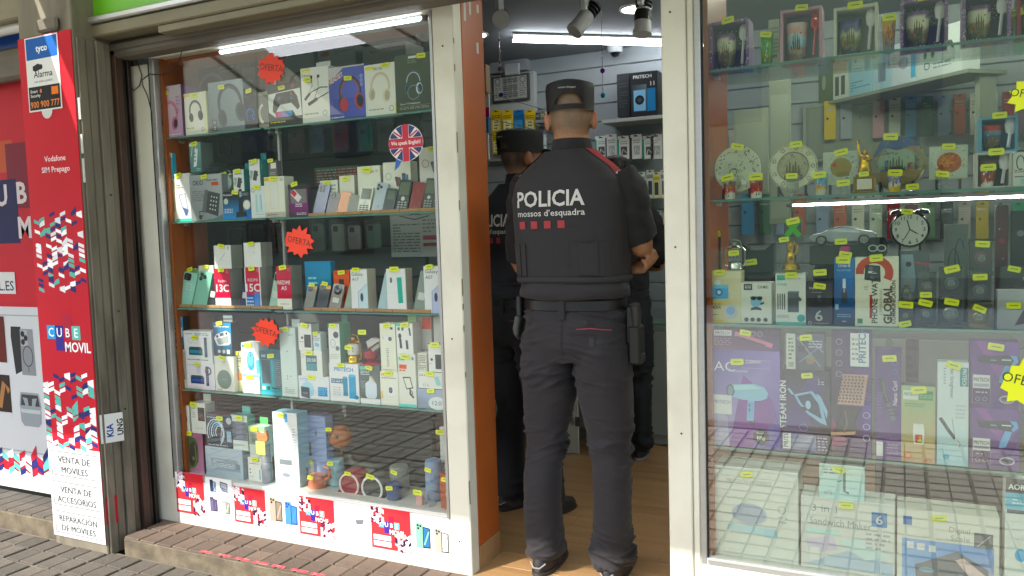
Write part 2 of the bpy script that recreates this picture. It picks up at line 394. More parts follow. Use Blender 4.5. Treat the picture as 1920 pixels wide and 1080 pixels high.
@ic
def blender_(c='d8d0c4'):
    return [('p', [(-.22, .5), (.2, .5), (.24, .1), (.22, -.46), (-.2, -.46), (-.24, .1)], c), ('p', [(-.15, -.02), (.15, -.02), (.16, -.3), (.1, -.4), (-.1, -.4), (-.16, -.3)], 'b04034'), ('e', .04, -.3, .1, 'b8b83a', .08), ('e', -.04, -.16, .09, 'c84838', .1), ('e', .06, -.14, .06, 'd88a60', .08), ('l', [(-.14, -.02), (.14, -.02), (.15, -.3), (.1, -.4), (-.1, -.4), (-.15, -.3), (-.14, -.02)], .02, '9c8478'), ('l', [(.24, .2), (.32, .0), (.3, -.1), (.25, -.08)], .02, '8a8078')]
@ic
def watch(c='c0483a', c2='1f2328'):
    return [('l', arc(0, .0, .36, 200, -20, 12, .34), .2, c), ('p', [(-.26, .16), (.1, .2), (.2, -.22), (-.2, -.24)], c2), ('e', -.1, .08, .06, '5a6066'), ('e', -.02, -.14, .05, '5a6066'), ('l', [(-.15, -.02), (.05, .0)], .05, 'd0d4d8')]
@ic
def printcam(c='5f9fcc', c2='7db6dc'):
    return [('p', [(-.36, .28), (.3, .28), (.3, -.26), (-.36, -.28)], c), ('r', -.36, .14, .3, .28, c2), ('o', -.06, -.02, .12, .04, '38506a'), ('e', -.06, -.02, .06, 'cfe2ee'), ('l', [(.3, .1), (.46, -.05), (.44, -.3)], .03, 'cfdce4'), ('e', -.1, .36, .12, 'c2d2dc', .1)]
@ic
def robot(c='8db4c8', c2='33383c'):
    return [('e', 0, 0, .3, c, .3), ('e', -.14, .18, .15, '24282c', .11), ('e', .18, .18, .15, '24282c', .11), ('l', [(-.3, .24), (.32, .26)], .04, '24282c'), ('p', [(-.25, -.34), (-.05, -.28), (.05, -.28), (.25, -.34), (.3, -.48), (.05, -.44), (-.05, -.44), (-.3, -.48)], c2), ('p', [(.2, -.1), (.4, 0), (.42, -.1), (.25, -.18)], c2)]
@ic
def powerbank(c='50575a'):
    return [('r', -.05, -.4, .35, .35, c), ('p', [(-.05, .35), (.35, .35), (.38, .4), (-.02, .4)], '70777a'), ('p', [(.35, .2), (.46, .1), (.4, .0), (.35, .05)], c), ('l', [(-.4, .3), (-.4, -.3)], .04, '4a5052'), ('l', [(-.32, .3), (-.32, -.3)], .04, '4a5052'), ('l', [(-.24, .3), (-.24, -.3)], .04, '4a5052'), ('l', [(-.16, .3), (-.16, -.3)], .04, '4a5052')]
@ic
def band(c='15161a'):
    return [('l', arc(0, 0, .34, 0, 360, 20, .4), .12, c), ('r', -.12, -.44, .12, .44, '26282c'), ('l', [(-.1, .1), (.1, -.1)], .03, '8a9298'), ('r', -.08, .15, .08, .3, '6a7076'), ('r', -.46, -.1, -.3, .1, '303338'), ('r', .3, -.1, .46, .1, '303338')]
@ic
def toothbrush(c='d9e2ea'):
    return [('p', [(-.05, .44), (.05, .44), (.06, .1), (-.06, .1)], c), ('e', 0, .44, .07, 'a8c8de', .06), ('p', [(-.07, .1), (.07, .1), (.12, -.2), (.1, -.5), (-.1, -.5), (-.12, -.2)], '2a3036'), ('e', 0, .02, .04, '8a96a0', .1)]
@ic
def bottle(c='c9d2d8'):
    return [('p', [(-.06, .48), (.06, .48), (.08, .3), (.3, .15), (.3, -.4), (.2, -.5), (-.2, -.5), (-.3, -.4), (-.3, .15), (-.08, .3)], c), ('p', [(-.07, .46), (.07, .46), (.3, .15), (.1, .3)], 'dfae84')]
@ic
def seccam(c='d9dde0'):
    return [('e', 0, -.3, .25, c, .14), ('e', 0, .1, .28, c, .34), ('e', 0, .1, .17, '3a4148', .24), ('o', 0, .1, .07, .03, '8a949c')]
@ic
def bulbcam(c='d5d9d8'):
    return [('e', 0, 0, .3, c, .2), ('p', [(-.28, .1), (-.45, .12), (-.45, -.08), (-.28, -.08)], 'b8bcba'), ('e', .2, -.05, .14, '2f3438'), ('e', .22, -.05, .06, '7a848c')]
@ic
def holder(c='3f4142', c2='d9d0bc'):
    return [('p', [(-.3, .48), (.14, .5), (.28, -.05), (-.1, -.12)], c), ('p', [(-.24, .42), (.1, .44), (.22, -.0), (-.08, -.06)], c2), ('l', [(.1, -.08), (.12, -.3), (.22, -.45)], .08, c), ('o', .15, -.28, .08, .04, c, .12), ('l', [(.2, -.42), (.3, -.5)], .1, c)]
@ic
def twinphone(c='2a2e31', c2='8a9092'):
    return [('p', [(-.3, .45), (.0, .45), (.0, -.45), (-.3, -.45)], c), ('r', -.26, -.1, -.04, .38, c2), ('p', [(.05, .4), (.3, .45), (.3, -.4), (.05, -.45)], '4a4e50'), ('r', .1, .2, .25, .35, '1d2022')]
@ic
def phoneback(c='b9b2a6', c2='26282c', sc='30507a'):
    return [('p', [(-.32, .5), (.02, .5), (.02, -.5), (-.32, -.5)], c), ('e', -.22, .4, .05, c2), ('e', -.1, .38, .05, c2), ('e', -.2, .28, .05, c2), ('p', [(.0, .38), (.34, .34), (.34, -.46), (.0, -.48)], c2), ('p', [(.04, .33), (.3, .3), (.3, -.41), (.04, -.43)], sc), ('l', [(.06, -.35), (.16, -.1), (.28, .2)], .07, c)]
@ic
def laptop(c='20242a', c2='9aa4b0'):
    return [('p', [(-.4, .4), (.3, .3), (.3, -.2), (-.38, -.05)], c), ('p', [(-.35, .34), (.25, .25), (.25, -.13), (-.33, .0)], c2), ('p', [(-.38, -.06), (.3, -.22), (.42, -.36), (-.22, -.3)], '6a7280')]
@ic
def openbook(c='e6e8ea', c2='6a6f76'):
    return [('p', [(-.5, .1), (-.1, .36), (.5, .2), (.3, -.4), (-.1, -.3)], c), ('l', [(-.5, .4), (-.05, .05)], .02, '3a3d42'), ('l', [(-.42, -.02), (-.1, -.32), (.3, -.42), (.5, .18)], .03, '8e9298'), ('l', [(-.1, .36), (.1, .1), (.3, .05)], .012, c2), ('p', [(.1, .0), (.4, .04), (.34, -.1), (.14, -.12)], c2)]
@ic
def cables(c='6fb0d8', c2='cfe4f2'):
    p = []
    for i in range(5): p.append(('l', arc(-.1+.04*i, -.05, .36-.05*i, 210, -60, 12, .42-.05*i), .03, c if i % 2 else c2))
    return p+[('l', [(.1, -.3), (.2, .3)], .02, c2)]
@ic
def camera3(c='26282b', n=3):
    return [('e', -.2, .18, .2, c), ('e', .2, 0, .2, c), ('e', -.2, -.2, .2, c), ('e', -.2, .18, .1, '4a5258'), ('e', .2, 0, .1, '4a5258'), ('e', -.2, -.2, .1, '4a5258')]
@ic
def earbuds(c='3a3e42', c2='8d9499'):
    return [('p', [(-.38, .46), (.38, .46), (.46, .1), (.42, .0), (-.42, .0), (-.46, .1)], c2), ('p', [(-.34, .4), (.34, .4), (.4, .1), (-.4, .1)], c), ('p', [(-.3, .32), (-.1, .3), (-.06, .04), (-.2, .1)], c2), ('p', [(.3, .32), (.1, .3), (.06, .04), (.2, .1)], c2), ('p', [(-.44, .0), (.44, .0), (.42, -.34), (.3, -.46), (-.3, -.46), (-.42, -.34)], c2), ('p', [(-.42, 0), (.42, 0), (.4, -.1), (-.4, -.1)], 'b4babd'), ('e', 0, -.1, .025, '40e060')]
@ic
def magphone(c='85888c', c2='2a2c2f'):
    return [('p', [(-.36, .5), (-.05, .5), (-.02, -.36), (-.3, -.46), (-.38, .3)], c2), ('p', [(-.08, .46), (.32, .46), (.34, -.46), (-.1, -.46)], c), ('p', [(-.06, .44), (.14, .44), (.14, .12), (-.06, .12)], 'a0a4a8'), ('e', -.0, .36, .06, c2), ('e', .0, .2, .06, c2), ('e', .09, .28, .06, c2), ('o', .12, -.08, .15, .025, '4a4d50', .2), ('l', [(.12, -.3), (.12, -.4)], .02, '4a4d50')]
@ic
def cathedral(c='6d6248', c2='b8a878'):
    p = [('p', [(-.45, -.5), (.45, -.5), (.45, -.3), (.2, -.12), (-.2, -.12), (-.45, -.3)], c)]
    for x, h in ((-.3, .28), (-.16, .45), (.0, .3), (.12, .46), (.27, .26)): p.append(('p', [(x-.06, -.3), (x+.06, -.3), (x+.035, h-.15), (x, h), (x-.035, h-.15)], c)); p.append(('l', [(x, -.2), (x, h-.15)], .02, c2))
    return p
def cube_logo(u, v, s, k=1.0):
    """the shop's stacked letter logo; s = letter cell as a share of the sheet's width, k = width over height"""
    q = s*k
    return [('r', u, v, u+s, v+q*1.1, '2aa0e0'), ('r', u+s, v-q*.9, u+2*s, v+q*1.1, '3a2d8a'), ('r', u+2*s, v, u+3*s, v+2*q, 'b0203c'), ('r', u+3*s, v, u+4*s, v+q*1.1, '5fc0b0'),
            ('t', 'C', u+.5*s, v+.2*q, q*.7, 'ffffff'), ('t', 'U', u+1.5*s, v+.2*q, q*.7, 'ffffff'), ('t', 'B', u+2.5*s, v+.2*q, q*.7, 'ffffff'), ('t', 'E', u+3.5*s, v+.2*q, q*.7, 'ffffff'), ('t', 'MOVIL', u+2.1*s, v-q*.95, q*.75, 'ffffff', 'l', 0, 3*s, .02)]
def mosaic(u0, v0, u1, v1, nx, ny, dens=.75, k=1.0, cols=('ffffff', '2a2c6a', '58b8a8', 'c21f38', 'e8e8ea'), fade=None):
    out = []; dx = (u1-u0)/nx; dy = (v1-v0)/ny
    for i in range(nx):
        for j in range(ny):
            d = dens
            if fade: d = dens*fade(i/nx, j/ny)
            if random.random() > d: continue
            x, y = u0+i*dx, v0+j*dy; c = random.choice(cols); sh = dy*.5*(1 if (i % 2) else -1); y += dy*.5*(i % 2)*0
            out.append(('p', [(x, y), (x+dx, y+sh), (x+dx, y+sh+dy*random.choice((.7, .7, 1.5))), (x, y+dy*.7)], c))
    return [('m', out)]
# ---------------------------------------------------------------- materials
CARD = pmat('printed_card', None, .42, gain=1.42, var=.03, vscale=9, bump=.02, bscale=30)
GLOSSY = pmat('glossy_plastic', None, .18, gain=1.3, var=.02, coat=.3)
MATTE = pmat('matte_plastic', None, .55, var=.04)
CERAM = pmat('glazed_ceramic', None, .12, gain=1.4, var=.03, coat=.5)
METALC = pmat('tinted_metal', None, .22, gain=1.2, metal=.95, var=.05)
CLOTHC = pmat('coloured_cloth', None, .85, var=.08, vscale=30, bump=.15, bscale=600)
CREAM = pmat('cream_painted_metal', 'ddd9c6', .4, var=.04, vscale=3, dirt='a89e84', dscale=3.4, damt=.4, bump=.06, bscale=14)
WHITEP = pmat('white_panel', 'd2d1cb', .4, var=.03, vscale=2, dirt='aaa595', dscale=3.5, damt=.35)
ALU = pmat('brushed_aluminium', 'b9b9b4', .38, metal=.7, var=.05, stretch=(1, 1, 20))
GREYMET = pmat('weathered_grey_metal', '7d7666', .65, metal=.15, var=.25, vscale=5, dirt='473f33', dscale=6, damt=.85, bump=.5, bscale=22, stretch=(1.6, 1.6, .35))
DARKMET = pmat('dark_shutter_guide', '2a2622', .5, metal=.4, var=.25, vscale=8, dirt='5a4a3c', dscale=9, damt=.6, stretch=(1, 1, .4))
BROWNMET = pmat('brown_guide', '4c372b', .5, metal=.2, var=.2, vscale=5, dirt='2c231d', dscale=6, damt=.6, stretch=(1, 1, .4))
OLIVE = pmat('olive_grey_lintel', '80795f', .55, metal=.2, var=.14, vscale=3, dirt='56513f', dscale=4, damt=.7, bump=.15, bscale=16, stretch=(.4, 1, 1.6))
SHUTTER = pmat('sooty_shutter_bar', '6c6558', .65, metal=.2, var=.25, vscale=5, dirt='3a352c', dscale=5, damt=.8, bump=.2, bscale=24, stretch=(.4, 1, 1.6))
GREEN = pmat('lime_sign', '6ab81e', .35, var=.05, vscale=2, dirt='5a9a28', dscale=3, damt=.3)
ORANGE = pmat('orange_laminate', 'b0571c', .35, var=.05, vscale=3, dirt='8f4a1e', dscale=4, damt=.4)
REDV = pmat('red_vinyl', None, .5, spec=.12, var=.04, vscale=2, bump=.03, bscale=6)
TILE = pmat('paving_tile', '5a534a', .9, var=.2, vscale=20, rand=.2, dirt='413b33', dscale=12, damt=.6, bump=.8, bscale=110)
TILE_P = pmat('pale_paving_tile', '968f83', .9, var=.15, vscale=14, dirt='7a7266', dscale=7, damt=.5, bump=.6, bscale=90)  # lighter copy for the unseen paving, paled to strengthen its reflection in the glass
TILE_W = pmat('warm_step_tile', '66574b', .9, var=.2, vscale=20, rand=.22, dirt='473d34', dscale=12, damt=.6, bump=.8, bscale=110)
MORTAR = pmat('mortar', '6e685c', .9, var=.2, vscale=8, bump=.4, bscale=60)
STEPC = pmat('worn_concrete', '6a604e', .95, var=.3, vscale=16, dirt='474035', dscale=11, damt=.75, bump=1.0, bscale=45)
ASPH = pmat('pale_bounce_road', '8a877f', .9, var=.2, vscale=40, bump=.5, bscale=120)  # unseen road, paled to bounce fill light up onto the shop front
WOODF = pmat('laminate_floor', 'a27e56', .35, var=.14, vscale=4, dirt='7c5c38', dscale=3, damt=.6, stretch=(.5, 5, 1), coat=.1)
WALLG = pmat('grey_slatwall', '9aa3a6', .45, var=.03)
CEIL = pmat('grey_ceiling', '8b9194', .8, var=.04)
DARKB = pmat('dark_back_panel', '363a3a', .5, var=.2, vscale=4)
RUB = pmat('black_rubber', '17171a', .5, var=.1)
GLASS = clear('window_glass', (.975, .992, .972), 1.65)
FILMG = clear('filmed_window_glass', (.955, .99, .945), 2.35)
SHELFG = clear('shelf_glass', (.93, .98, .95), 1.45)
PLAST = clear('clear_plastic', (.93, .94, .94), 1.35, .05, .05)
EDGEG = pmat('green_glass_edge', '5f8f80', .2, var=.05)
YEL = pmat('fluorescent_label', 'e9f01a', .5, var=.02)
TUBEM = emat('tube_light', 'f2f6ff', 8); LEDM = emat('led_dot', 'eef4ff', 7); DOWNM = emat('downlight', 'fff6e6', 6)
# ================================================================ the street
pave = struct(MB().box(-9, -2.75, -.2, 8, -.232, -.078).build('pavement', MORTAR))
kerb = struct(MB().box(-9, -2.93, -.24, 8, -2.752, -.072, ch=.01).build('kerb', STEPC))
road = struct(MB().face([(-60, -60, -.21), (60, -60, -.21), (60, -2.9, -.21), (-60, -2.9, -.21)]).build('road', ASPH))
def tile_mesh(w, d, h=.012, mt=None):
    m = MB().box(-w/2, -d/2, -h, w/2, d/2, 0, ch=.003); o = m.build('tile', mt or TILE); me = o.data; bpy.data.objects.remove(o); return me
TW, TD = .0945, .1085
TM = tile_mesh(TW-.006, TD-.006); TMW = tile_mesh(TW-.006, TD-.006, mt=TILE_W)
step = struct(MB().box(-1.598, -.2255, -.2, 1.9, .0, -.0085, ch=.004).build('step', STEPC))
k = 0
for i in range(38):
    for j in range(2):
        gx = -1.55+i*TW+(.004 if (i//2) % 2 else 0); gy = -.172+j*TD+(.004*j)
        if gx > .9: continue
        o = link('tile', TMW, step, (gx, gy, random.uniform(-.0015, .001)), (random.uniform(-.006, .006), random.uniform(-.006, .006), 0))
mb = MB()
for i in range(-68, 84):
    for j in range(22):
        gx = (i//2)*.2+(i % 2)*.0945; gy = -.30-(j//2)*.225-(j % 2)*.11
        if gy < -2.70: continue
        px = None
        vis = gy > -.85 and -2.75 < gx < -.55 and not (gx > -1.2 and gy < -.55)
        dz = random.uniform(-.0015, .0015)
        if vis: link('tile', TM, pave, (gx, gy, -.07+dz), (random.uniform(-.008, .008), random.uniform(-.008, .008), 0))
        else: mb.box(gx-TW/2+.003, gy-TD/2+.003, -.0785, gx+TW/2-.003, gy+TD/2-.003, -.07+dz, ch=.003)
struct(mb.build('paving_tiles', TILE_P, pave), 'stuff')
# red spray marks on the step edge
REDP = pmat('red_spray_paint', 'c8404a', .8, var=.2, vscale=60, dirt='b09088', dscale=60, damt=.8)
for i in range(8):
    x = -1.15+i*.0955
    o = MB().box(x, -.2235, -.0005, x+.075+random.uniform(-.012, .006), -.207, .0012+i*.0001, ch=.0006).build('paint_mark', REDP, step)
# neighbour's step at the left of the pillar
st2 = struct(MB().box(-4.5, -.2, -.2, -1.99, -.01, -.012, ch=.004).build('neighbour_step', STEPC))
for i in range(14):
    for j in range(2): link('tile', TM, st2, (-2.04-i*TW, -.14+j*TD*.9, -.004))
# opposite side of the street (seen only as reflections in the glass)
FAC = pmat('ochre_stucco', '83866e', .9, var=.08, vscale=.6)
bl = empty('apartment_building', (0, -17, -.2), 'ochre apartment building across the street mirrored in the shop windows', 'building')
MB().box(-30, -8, 0, 30, 0, 7.0).build('wall', FAC, bl)
WIN = pmat('dark_pane', '2a3036', .15, var=.1)
for i in range(16):
    for j in range(2):
        f = MB().box(-.6, -.001, 0, .6, .05, 1.7).build('window', WIN, bl, (-28+i*3.7, .02, .9+j*2.9))
struct(MB().face([(-60, -17.0, -.05), (60, -17.0, -.05), (60, -12, -.05), (-60, -12, -.05)]).build('far_pavement', STEPC))
# awnings above the fronts: they shade the glass; light leaks through the narrow gap between them
def awning(name, x0, x1, z0, drop, out, colr, label):
    m = bpy.data.materials.new(name); m.use_nodes = True; n = m.node_tree.nodes; l = m.node_tree.links; n.remove(n['Principled BSDF'])
    d = n.new('ShaderNodeBsdfDiffuse'); t = n.new('ShaderNodeBsdfTranslucent'); d.inputs[0].default_value = (*colr, 1); t.inputs[0].default_value = (*colr, 1)
    nzt = n.new('ShaderNodeTexNoise'); nzt.inputs['Scale'].default_value = 40
    mx = n.new('ShaderNodeMixShader'); mx.inputs[0].default_value = .45; l.new(d.outputs[0], mx.inputs[1]); l.new(t.outputs[0], mx.inputs[2]); l.new(mx.outputs[0], n['Material Output'].inputs['Surface'])
    a = empty(name, (x0, 0, z0), label, 'awning')
    MB().face([(0, 0, 0), (0, -out, -drop), (x1-x0, -out, -drop), (x1-x0, 0, 0)]).build('canopy', m, a)
    MB().tube([(0, -out, -drop), (x1-x0, -out, -drop)], .018).build('front_bar', ALU, a)
    for x in (.4, x1-x0-.4): MB().tube([(x, -.02, -.15), (x+.05, -out*.5, -drop*.5-.06), (x, -out, -drop)], .014).build('folding_arm', ALU, a)
AW_COL = (.6, .62, .52)
awning('awning', -2.189, 4.6, 3.0, .32, 2.668, AW_COL, 'pale fabric awning stretched out above the phone shop front')
awning('awning', -6.0, -2.104, 3.0, .89, 2.07, AW_COL, 'pale fabric awning of the neighbouring front left of the pillar')
# ================================================================ facade
def quad_on(x0, x1, z0, z1, y): return [(x0, y, z0), (x1, y, z0), (x1, y, z1), (x0, y, z1)]
wallu = tag(MB().box(-7, .3, 2.46, 4.5, .5, 6).build('upper_wall', FAC), 'ochre upper facade wall above the shop front', 'wall')
# --- sign fascia, lintel beam and shutter bar above the left window
zs0 = wy(200, 31, -.16).z
sg = tag(MB().box(-1.80, -.16, 2.217, 3.6, -.06, 2.8, ch=.004).build('shop_sign', GREEN), 'lime green shop sign panel above the window', 'sign')
MB().box(-1.80, -.19, 2.188, 3.6, -.05, 2.2155, ch=.006).build('trim', ALU, sg)
lin = tag(MB().box(-1.80, -.175, 2.134, 3.6, -.02, 2.186, ch=.006).build('lintel_beam', OLIVE), 'scuffed olive grey lintel beam under the green sign', 'beam')
MB().box(-1.27, -.165, 2.104, 3.6, -.10, 2.1335, ch=.003).build('cover_strip', OLIVE, lin)
sb = tag(MB().box(-1.655, -.095, 2.062, 3.6, -.003, 2.133, ch=.012).build('shutter_bottom_bar', SHUTTER), 'sooty grey bottom bar of the rolled up shutter', 'shutter')
MB().box(-1.655, -.104, 2.09, 3.6, -.0955, 2.118, ch=.004).build('slat', SHUTTER, sb)
# --- pillar at the left
pil = empty('pillar', (-1.82, -.1, -.078), 'grey metal clad pillar between the red poster and the left window', 'pillar')
MB().box(-.175, -.165, 0, .17, .15, 3.0, ch=.004).build('core', GREYMET, pil)
# ridged shutter guide on the pillar's right side: ribs running up
for i, (y0, y1, x1, mt) in enumerate(((-.155, -.115, .18, GREYMET), (-.11, -.075, .176, GREYMET), (-.07, -.03, .186, GREYMET), (-.025, .0, .178, GREYMET), (.005, .04, .20, BROWNMET), (.045, .06, .192, DARKMET), (.066, .085, .2, DARKMET), (.09, .12, .178, DARKMET))):
    MB().box(.1705, y0, .0, x1, y1, 2.2, ch=.003).build('guide_rib', mt, pil)
for z in (.62, 1.05, 1.55): MB().lathe([(.004, 0), (.004, .003), (.0, .004)], (.19, -.05, z), 8, '101010', ax='x').build('screw_hole', RUB, pil)
# peeled white sealant along the guide edge
for z0, z1 in ((1.72, 1.80), (1.86, 1.95), (1.60, 1.70)): MB().box(.1705, -.163, z0, .184, -.158, z1, ch=.002).build('paint_flake', WHITEP, pil)
MB().box(-.03, -.185, 2.235, .1, -.166, 2.29, ch=.01).build('bracket', SHUTTER, pil)
# panel with lettering on the pillar's front
PX0, PX1 = -1.995, -1.652; PW = PX1-PX0; PZ0, PZ1 = -.03, 2.15; PH = PZ1-PZ0
pan = tag(MB().box(-PW/2, 0, 0, PW/2, .004, PH, ch=.0012, col='c8202e').build('pillar_panel', REDV, None, ((PX0+PX1)/2, -.271, PZ0)), 'tall red panel with alarm sticker and shop lettering on the pillar', 'sign panel')
def pz(y, x=150): return (wy(x, y, -.271).z-PZ0)/PH
pr = Pr(PW, PH)
vlow = pz(842)
pr.add([('g', 0, 0, 1, 1, 'c41e2d', 'c41e2d', 'bf1d2c', 'cc2433'), ('r', 0, 0, 1, vlow, 'c6c6c4'), ('t', 'Vodafone', .55, pz(297), .0105, 'f2dede', 'c', 0, .40), ('t', 'SIM Prepago', .55, pz(318), .0105, 'f2dede', 'c', 0, .56)])
pr.add(mosaic(.06, pz(545), .98, pz(395), 9, 16, .7, fade=lambda a, b: 1 if b < .8 else .5))
pr.add(mosaic(.0, vlow, .98, pz(700), 9, 14, .85, fade=lambda a, b: 1 if b < .55 else 1.4-b if a < .5 else .8-b*.4))
pr.add(cube_logo(.16, pz(638), .16, PW/PH))
for i, (a, b, t1, t2) in enumerate(((.012, .302, 'REPARACIÓN', 'DE MÓVILES'), (.322, .63, 'VENTA DE', 'ACCESORIOS'), (.65, .965, 'VENTA DE', 'MÓVILES'))):
    v0, v1 = a*vlow, b*vlow
    pr.add([('l', [(.06, v0+.006), (.06, v1-.004), (.94, v1-.004), (.94, v0+.006), (.06, v0+.006)], .008, '5a5f64'), ('t', t1, .5, v0+(v1-v0)*.56, (v1-v0)*.22, '3c4146', 'c', 0, .74, 0.0), ('t', t2, .5, v0+(v1-v0)*.2, (v1-v0)*.22, '3c4146', 'c', 0, .74, 0.0)])
pr.mb.build('lettering', REDV, pan)
# alarm sticker
sv0, sv1 = pz(198), pz(52)
st = tag(MB().box(0, -.0012, 0, .215, 0, (sv1-sv0)*PH, col='e8e8e6').build('alarm_sticker', REDV, None, (PX0+.048, -.2725, PZ0+sv0*PH)), 'blue white and black alarm sticker on the red pillar panel', 'sticker')
p2 = Pr(.215, (sv1-sv0)*PH, -.0014, place=lambda x, y, z: (x, z, y))
p2.add([('r', .03, .70, .97, .985, '1f5fae'), ('t', 'tyco', .5, .80, .085, 'f0f4f8', 'c', 0, .72, .03), ('t', 'Alarma', .5, .455, .085, '26282c', 'c', 0, .88, .008), ('t', 'con aviso a policía', .5, .385, .032, '303236', 'c', 0, .9, .006),
        ('p', [(.2, .61), (.36, .64), (.44, .62), (.44, .56), (.28, .535), (.2, .555)], '2b2d30'), ('e', .45, .59, .05, '2b2d30'), ('r', .03, .02, .97, .335, '23252b'), ('t', 'Smart', .08, .255, .04, 'e8e8e8', 'l', 0, .26), ('t', 'Security', .08, .195, .04, 'e8e8e8', 'l', 0, .36), ('r', .72, .2, .92, .305, 'ef7d22'), ('t', '900 900 777', .5, .05, .085, 'f08a3a', 'c', 0, .88), ('e', .4, .27, .03, 'ef7d22', .04)])
p2.mb.build('lettering', REDV, st)
tab = MB().extrude(arc(.115, .0, .035, 180, 360, 8)+[(.15, 0), (.08, 0)][0:0], -.0009, -.0002, 'd8d8d6').build('tab', REDV, st)
tape = tag(MB().box(0, -.0015, 0, .09, 0, .125, col='d8d8d4').build('torn_tape', REDV, None, (-1.6515, -.262, 0), (0, 0, math.radians(62))), 'torn white printed tape strip wrapped on the pillar guide', 'tape')
q = wy(212, 805, -.26); tape.location = (-1.6495, -.262, q.z-.07)
p3 = Pr(.09, .125, -.0018, place=lambda x, y, z: (x, z, y)); p3.add([('t', 'KIA', .55, .2, .2, '24408a', 'l', 90, None, .03), ('t', 'UNG', .98, .22, .18, '202226', 'l', 90, None, .03)]); p3.mb.build('lettering', REDV, tape)
rt = tag(MB().box(0, -.0012, 0, .05, 0, .12, col='b02030').build('red_tape', REDV, None, (-1.6492, -.262, wy(205, 985, -.26).z), (0, 0, math.radians(78))), 'scrap of red tape on the pillar edge near the pavement', 'tape')
# --- neighbouring red poster front at far left
npn = tag(MB().box(-2.2, 0, 0, .0, .03, 2.14, ch=.002, col='a51c2a').build('poster_window', REDV, None, (-2.0, -.02, .03)), 'red neighbouring window covered in phone posters left of the pillar', 'shop window')
Q = lambda x, y: ((wy(x, y, -.02).x+4.2)/2.2, (wy(x, y, -.02).z-.03)/2.14)
pq = Pr(2.2, 2.14, place=lambda x, y, z: (x-2.2, z, y))
def QR(x0, y0, x1, y1, c):
    a = Q(x0, y1); b = Q(x1, y0); return ('r', a[0], a[1], b[0], b[1], c)
pq.add([('r', 0, 0, 1, 1, 'b81e2c'), QR(-300, 175, 200, 560, 'bd1f2e'), QR(-60, 262, 22, 330, 'b8502a'), QR(18, 265, 54, 392, '7a1f33'), QR(-90, 335, 30, 460, '232050'), QR(62, 325, 140, 392, '3f9d98')])
for ch, x, y in (('U', 4, 385), ('B', 42, 380), ('E', 76, 375), ('M', 48, 445), ('O', 76, 440)): a = Q(x, y); pq.add([('t', ch, a[0], a[1], .046, 'd8ccd0', 'c', 0, None, .03)])
a, b = Q(-160, 830), Q(150, 578); pq.add([('r', a[0]-.1, a[1], b[0]+.03, b[1], 'c6c8ca'), ('l', [(a[0], a[1]+.02), (a[0], b[1]-.02), (b[0], b[1]-.02), (b[0], a[1]+.02), (a[0], a[1]+.02)], .003, '9a9da0')])
a = Q(45, 660); pq.add([('i', 'magphone', a[0], a[1], .115)]); a = Q(58, 768); pq.add([('i', 'earbuds', a[0], a[1], .085)])
a = Q(2, 640); pq.add([('r', a[0]-.03, a[1]-.05, a[0]+.018, a[1]+.06, '5e2018'), ('r', a[0]-.03, a[1]-.17, a[0]+.022, a[1]-.08, '30241e'), ('l', [(a[0]-.02, a[1]-.16), (a[0], a[1]-.1), (a[0]+.018, a[1]-.12)], .015, 'a07040')])
a, b = Q(-60, 550), Q(28, 510); pq.add([('r', a[0], a[1], b[0], b[1], 'd2cfcf'), ('t', 'L.ES', b[0]-.006, a[1]+.008, .022, '3a3d44', 'r', 0, .06)])
a = Q(110, 880)[1]; pq.add([('r', 0, 0, 1, a-.02, 'd6d6d2')]); pq.add(mosaic(.45, a-.03, 1, a+.03, 26, 3, .95))
pq.mb.build('posters', REDV, npn)
nt_ = tag(MB().box(-4.2, -.085, 2.05, -1.998, -.021, 2.20, ch=.015).build('roller_housing', SHUTTER), 'grey roller bar above the red neighbouring window', 'shutter')
tag(MB().box(-4.2, -.19, 2.275, -1.998, .05, 2.42, ch=.008).build('lintel_beam', OLIVE), 'pale olive lintel beam above the neighbouring poster window', 'beam')
tag(MB().box(-4.2, -.05, 2.201, -2.0, -.0, 2.274).build('fascia_strip', pmat('blue_vinyl', '1c4f9c', .3)), 'blue strip panel above the neighbouring roller bar', 'sign panel')
wr = tag(MB().tube([(-4.2, -.13, 2.262), (-2.2, -.13, 2.26), (-2.02, -.13, 2.255)], .024, n=12).build('white_pipe', WHITEP, None), 'white pipe run under the neighbouring lintel', 'pipe')
MB().lathe([(.034, -.03), (.034, .03)], (-2.10, -.13, 2.257), 14, ax='x').build('collar', WHITEP, wr)
# ================================================================ left window
SH_L = [1.722, 1.352, .970, .603, .222]      # shelf tops
SH_R = [1.745, 1.345, .955, .560, .205]
lw = empty('window_frame', (-.8, .02, 0), 'cream framed left shop window with white base panel', 'window frame')
def lp(name, mat, *a, par=lw, **k):
    m = MB().box(*a, **k); l = par.location; m.v = [(x-l.x, y-l.y, z-l.z) for x, y, z in m.v]; return m.build(name, mat, par)
lp('jamb', CREAM, -1.652, 0, -.008, -1.53, .06, 2.043, ch=.004)
lp('jamb_edge', ALU, -1.529, -.002, .16, -1.5, .03, 2.06, ch=.003)
lp('seal', RUB, -1.5305, -.004, .2, -1.5265, .01, 2.05)
lp('head', CREAM, -1.529, .0, 2.062, -.0885, .06, 2.14, ch=.003)
lp('base_panel', WHITEP, -1.529, -.0, -.008, -.0885, .03, .2, ch=.003)
lp('sill', WHITEP, -1.499, .004, .201, -.0885, .24, .216, ch=.002)
lp('post', CREAM, -.088, -.001, -.008, -.0005, .06, 2.14, ch=.004)
lp('glazing_bead', ALU, -.1, -.003, .2, -.0885, .012, 2.062, ch=.002)
lp('side_panel', ORANGE, -1.499, .031, .217, -1.485, .235, 2.061)
lp('top_panel', ORANGE, -1.484, .062, 2.05, -.09, .235, 2.061)
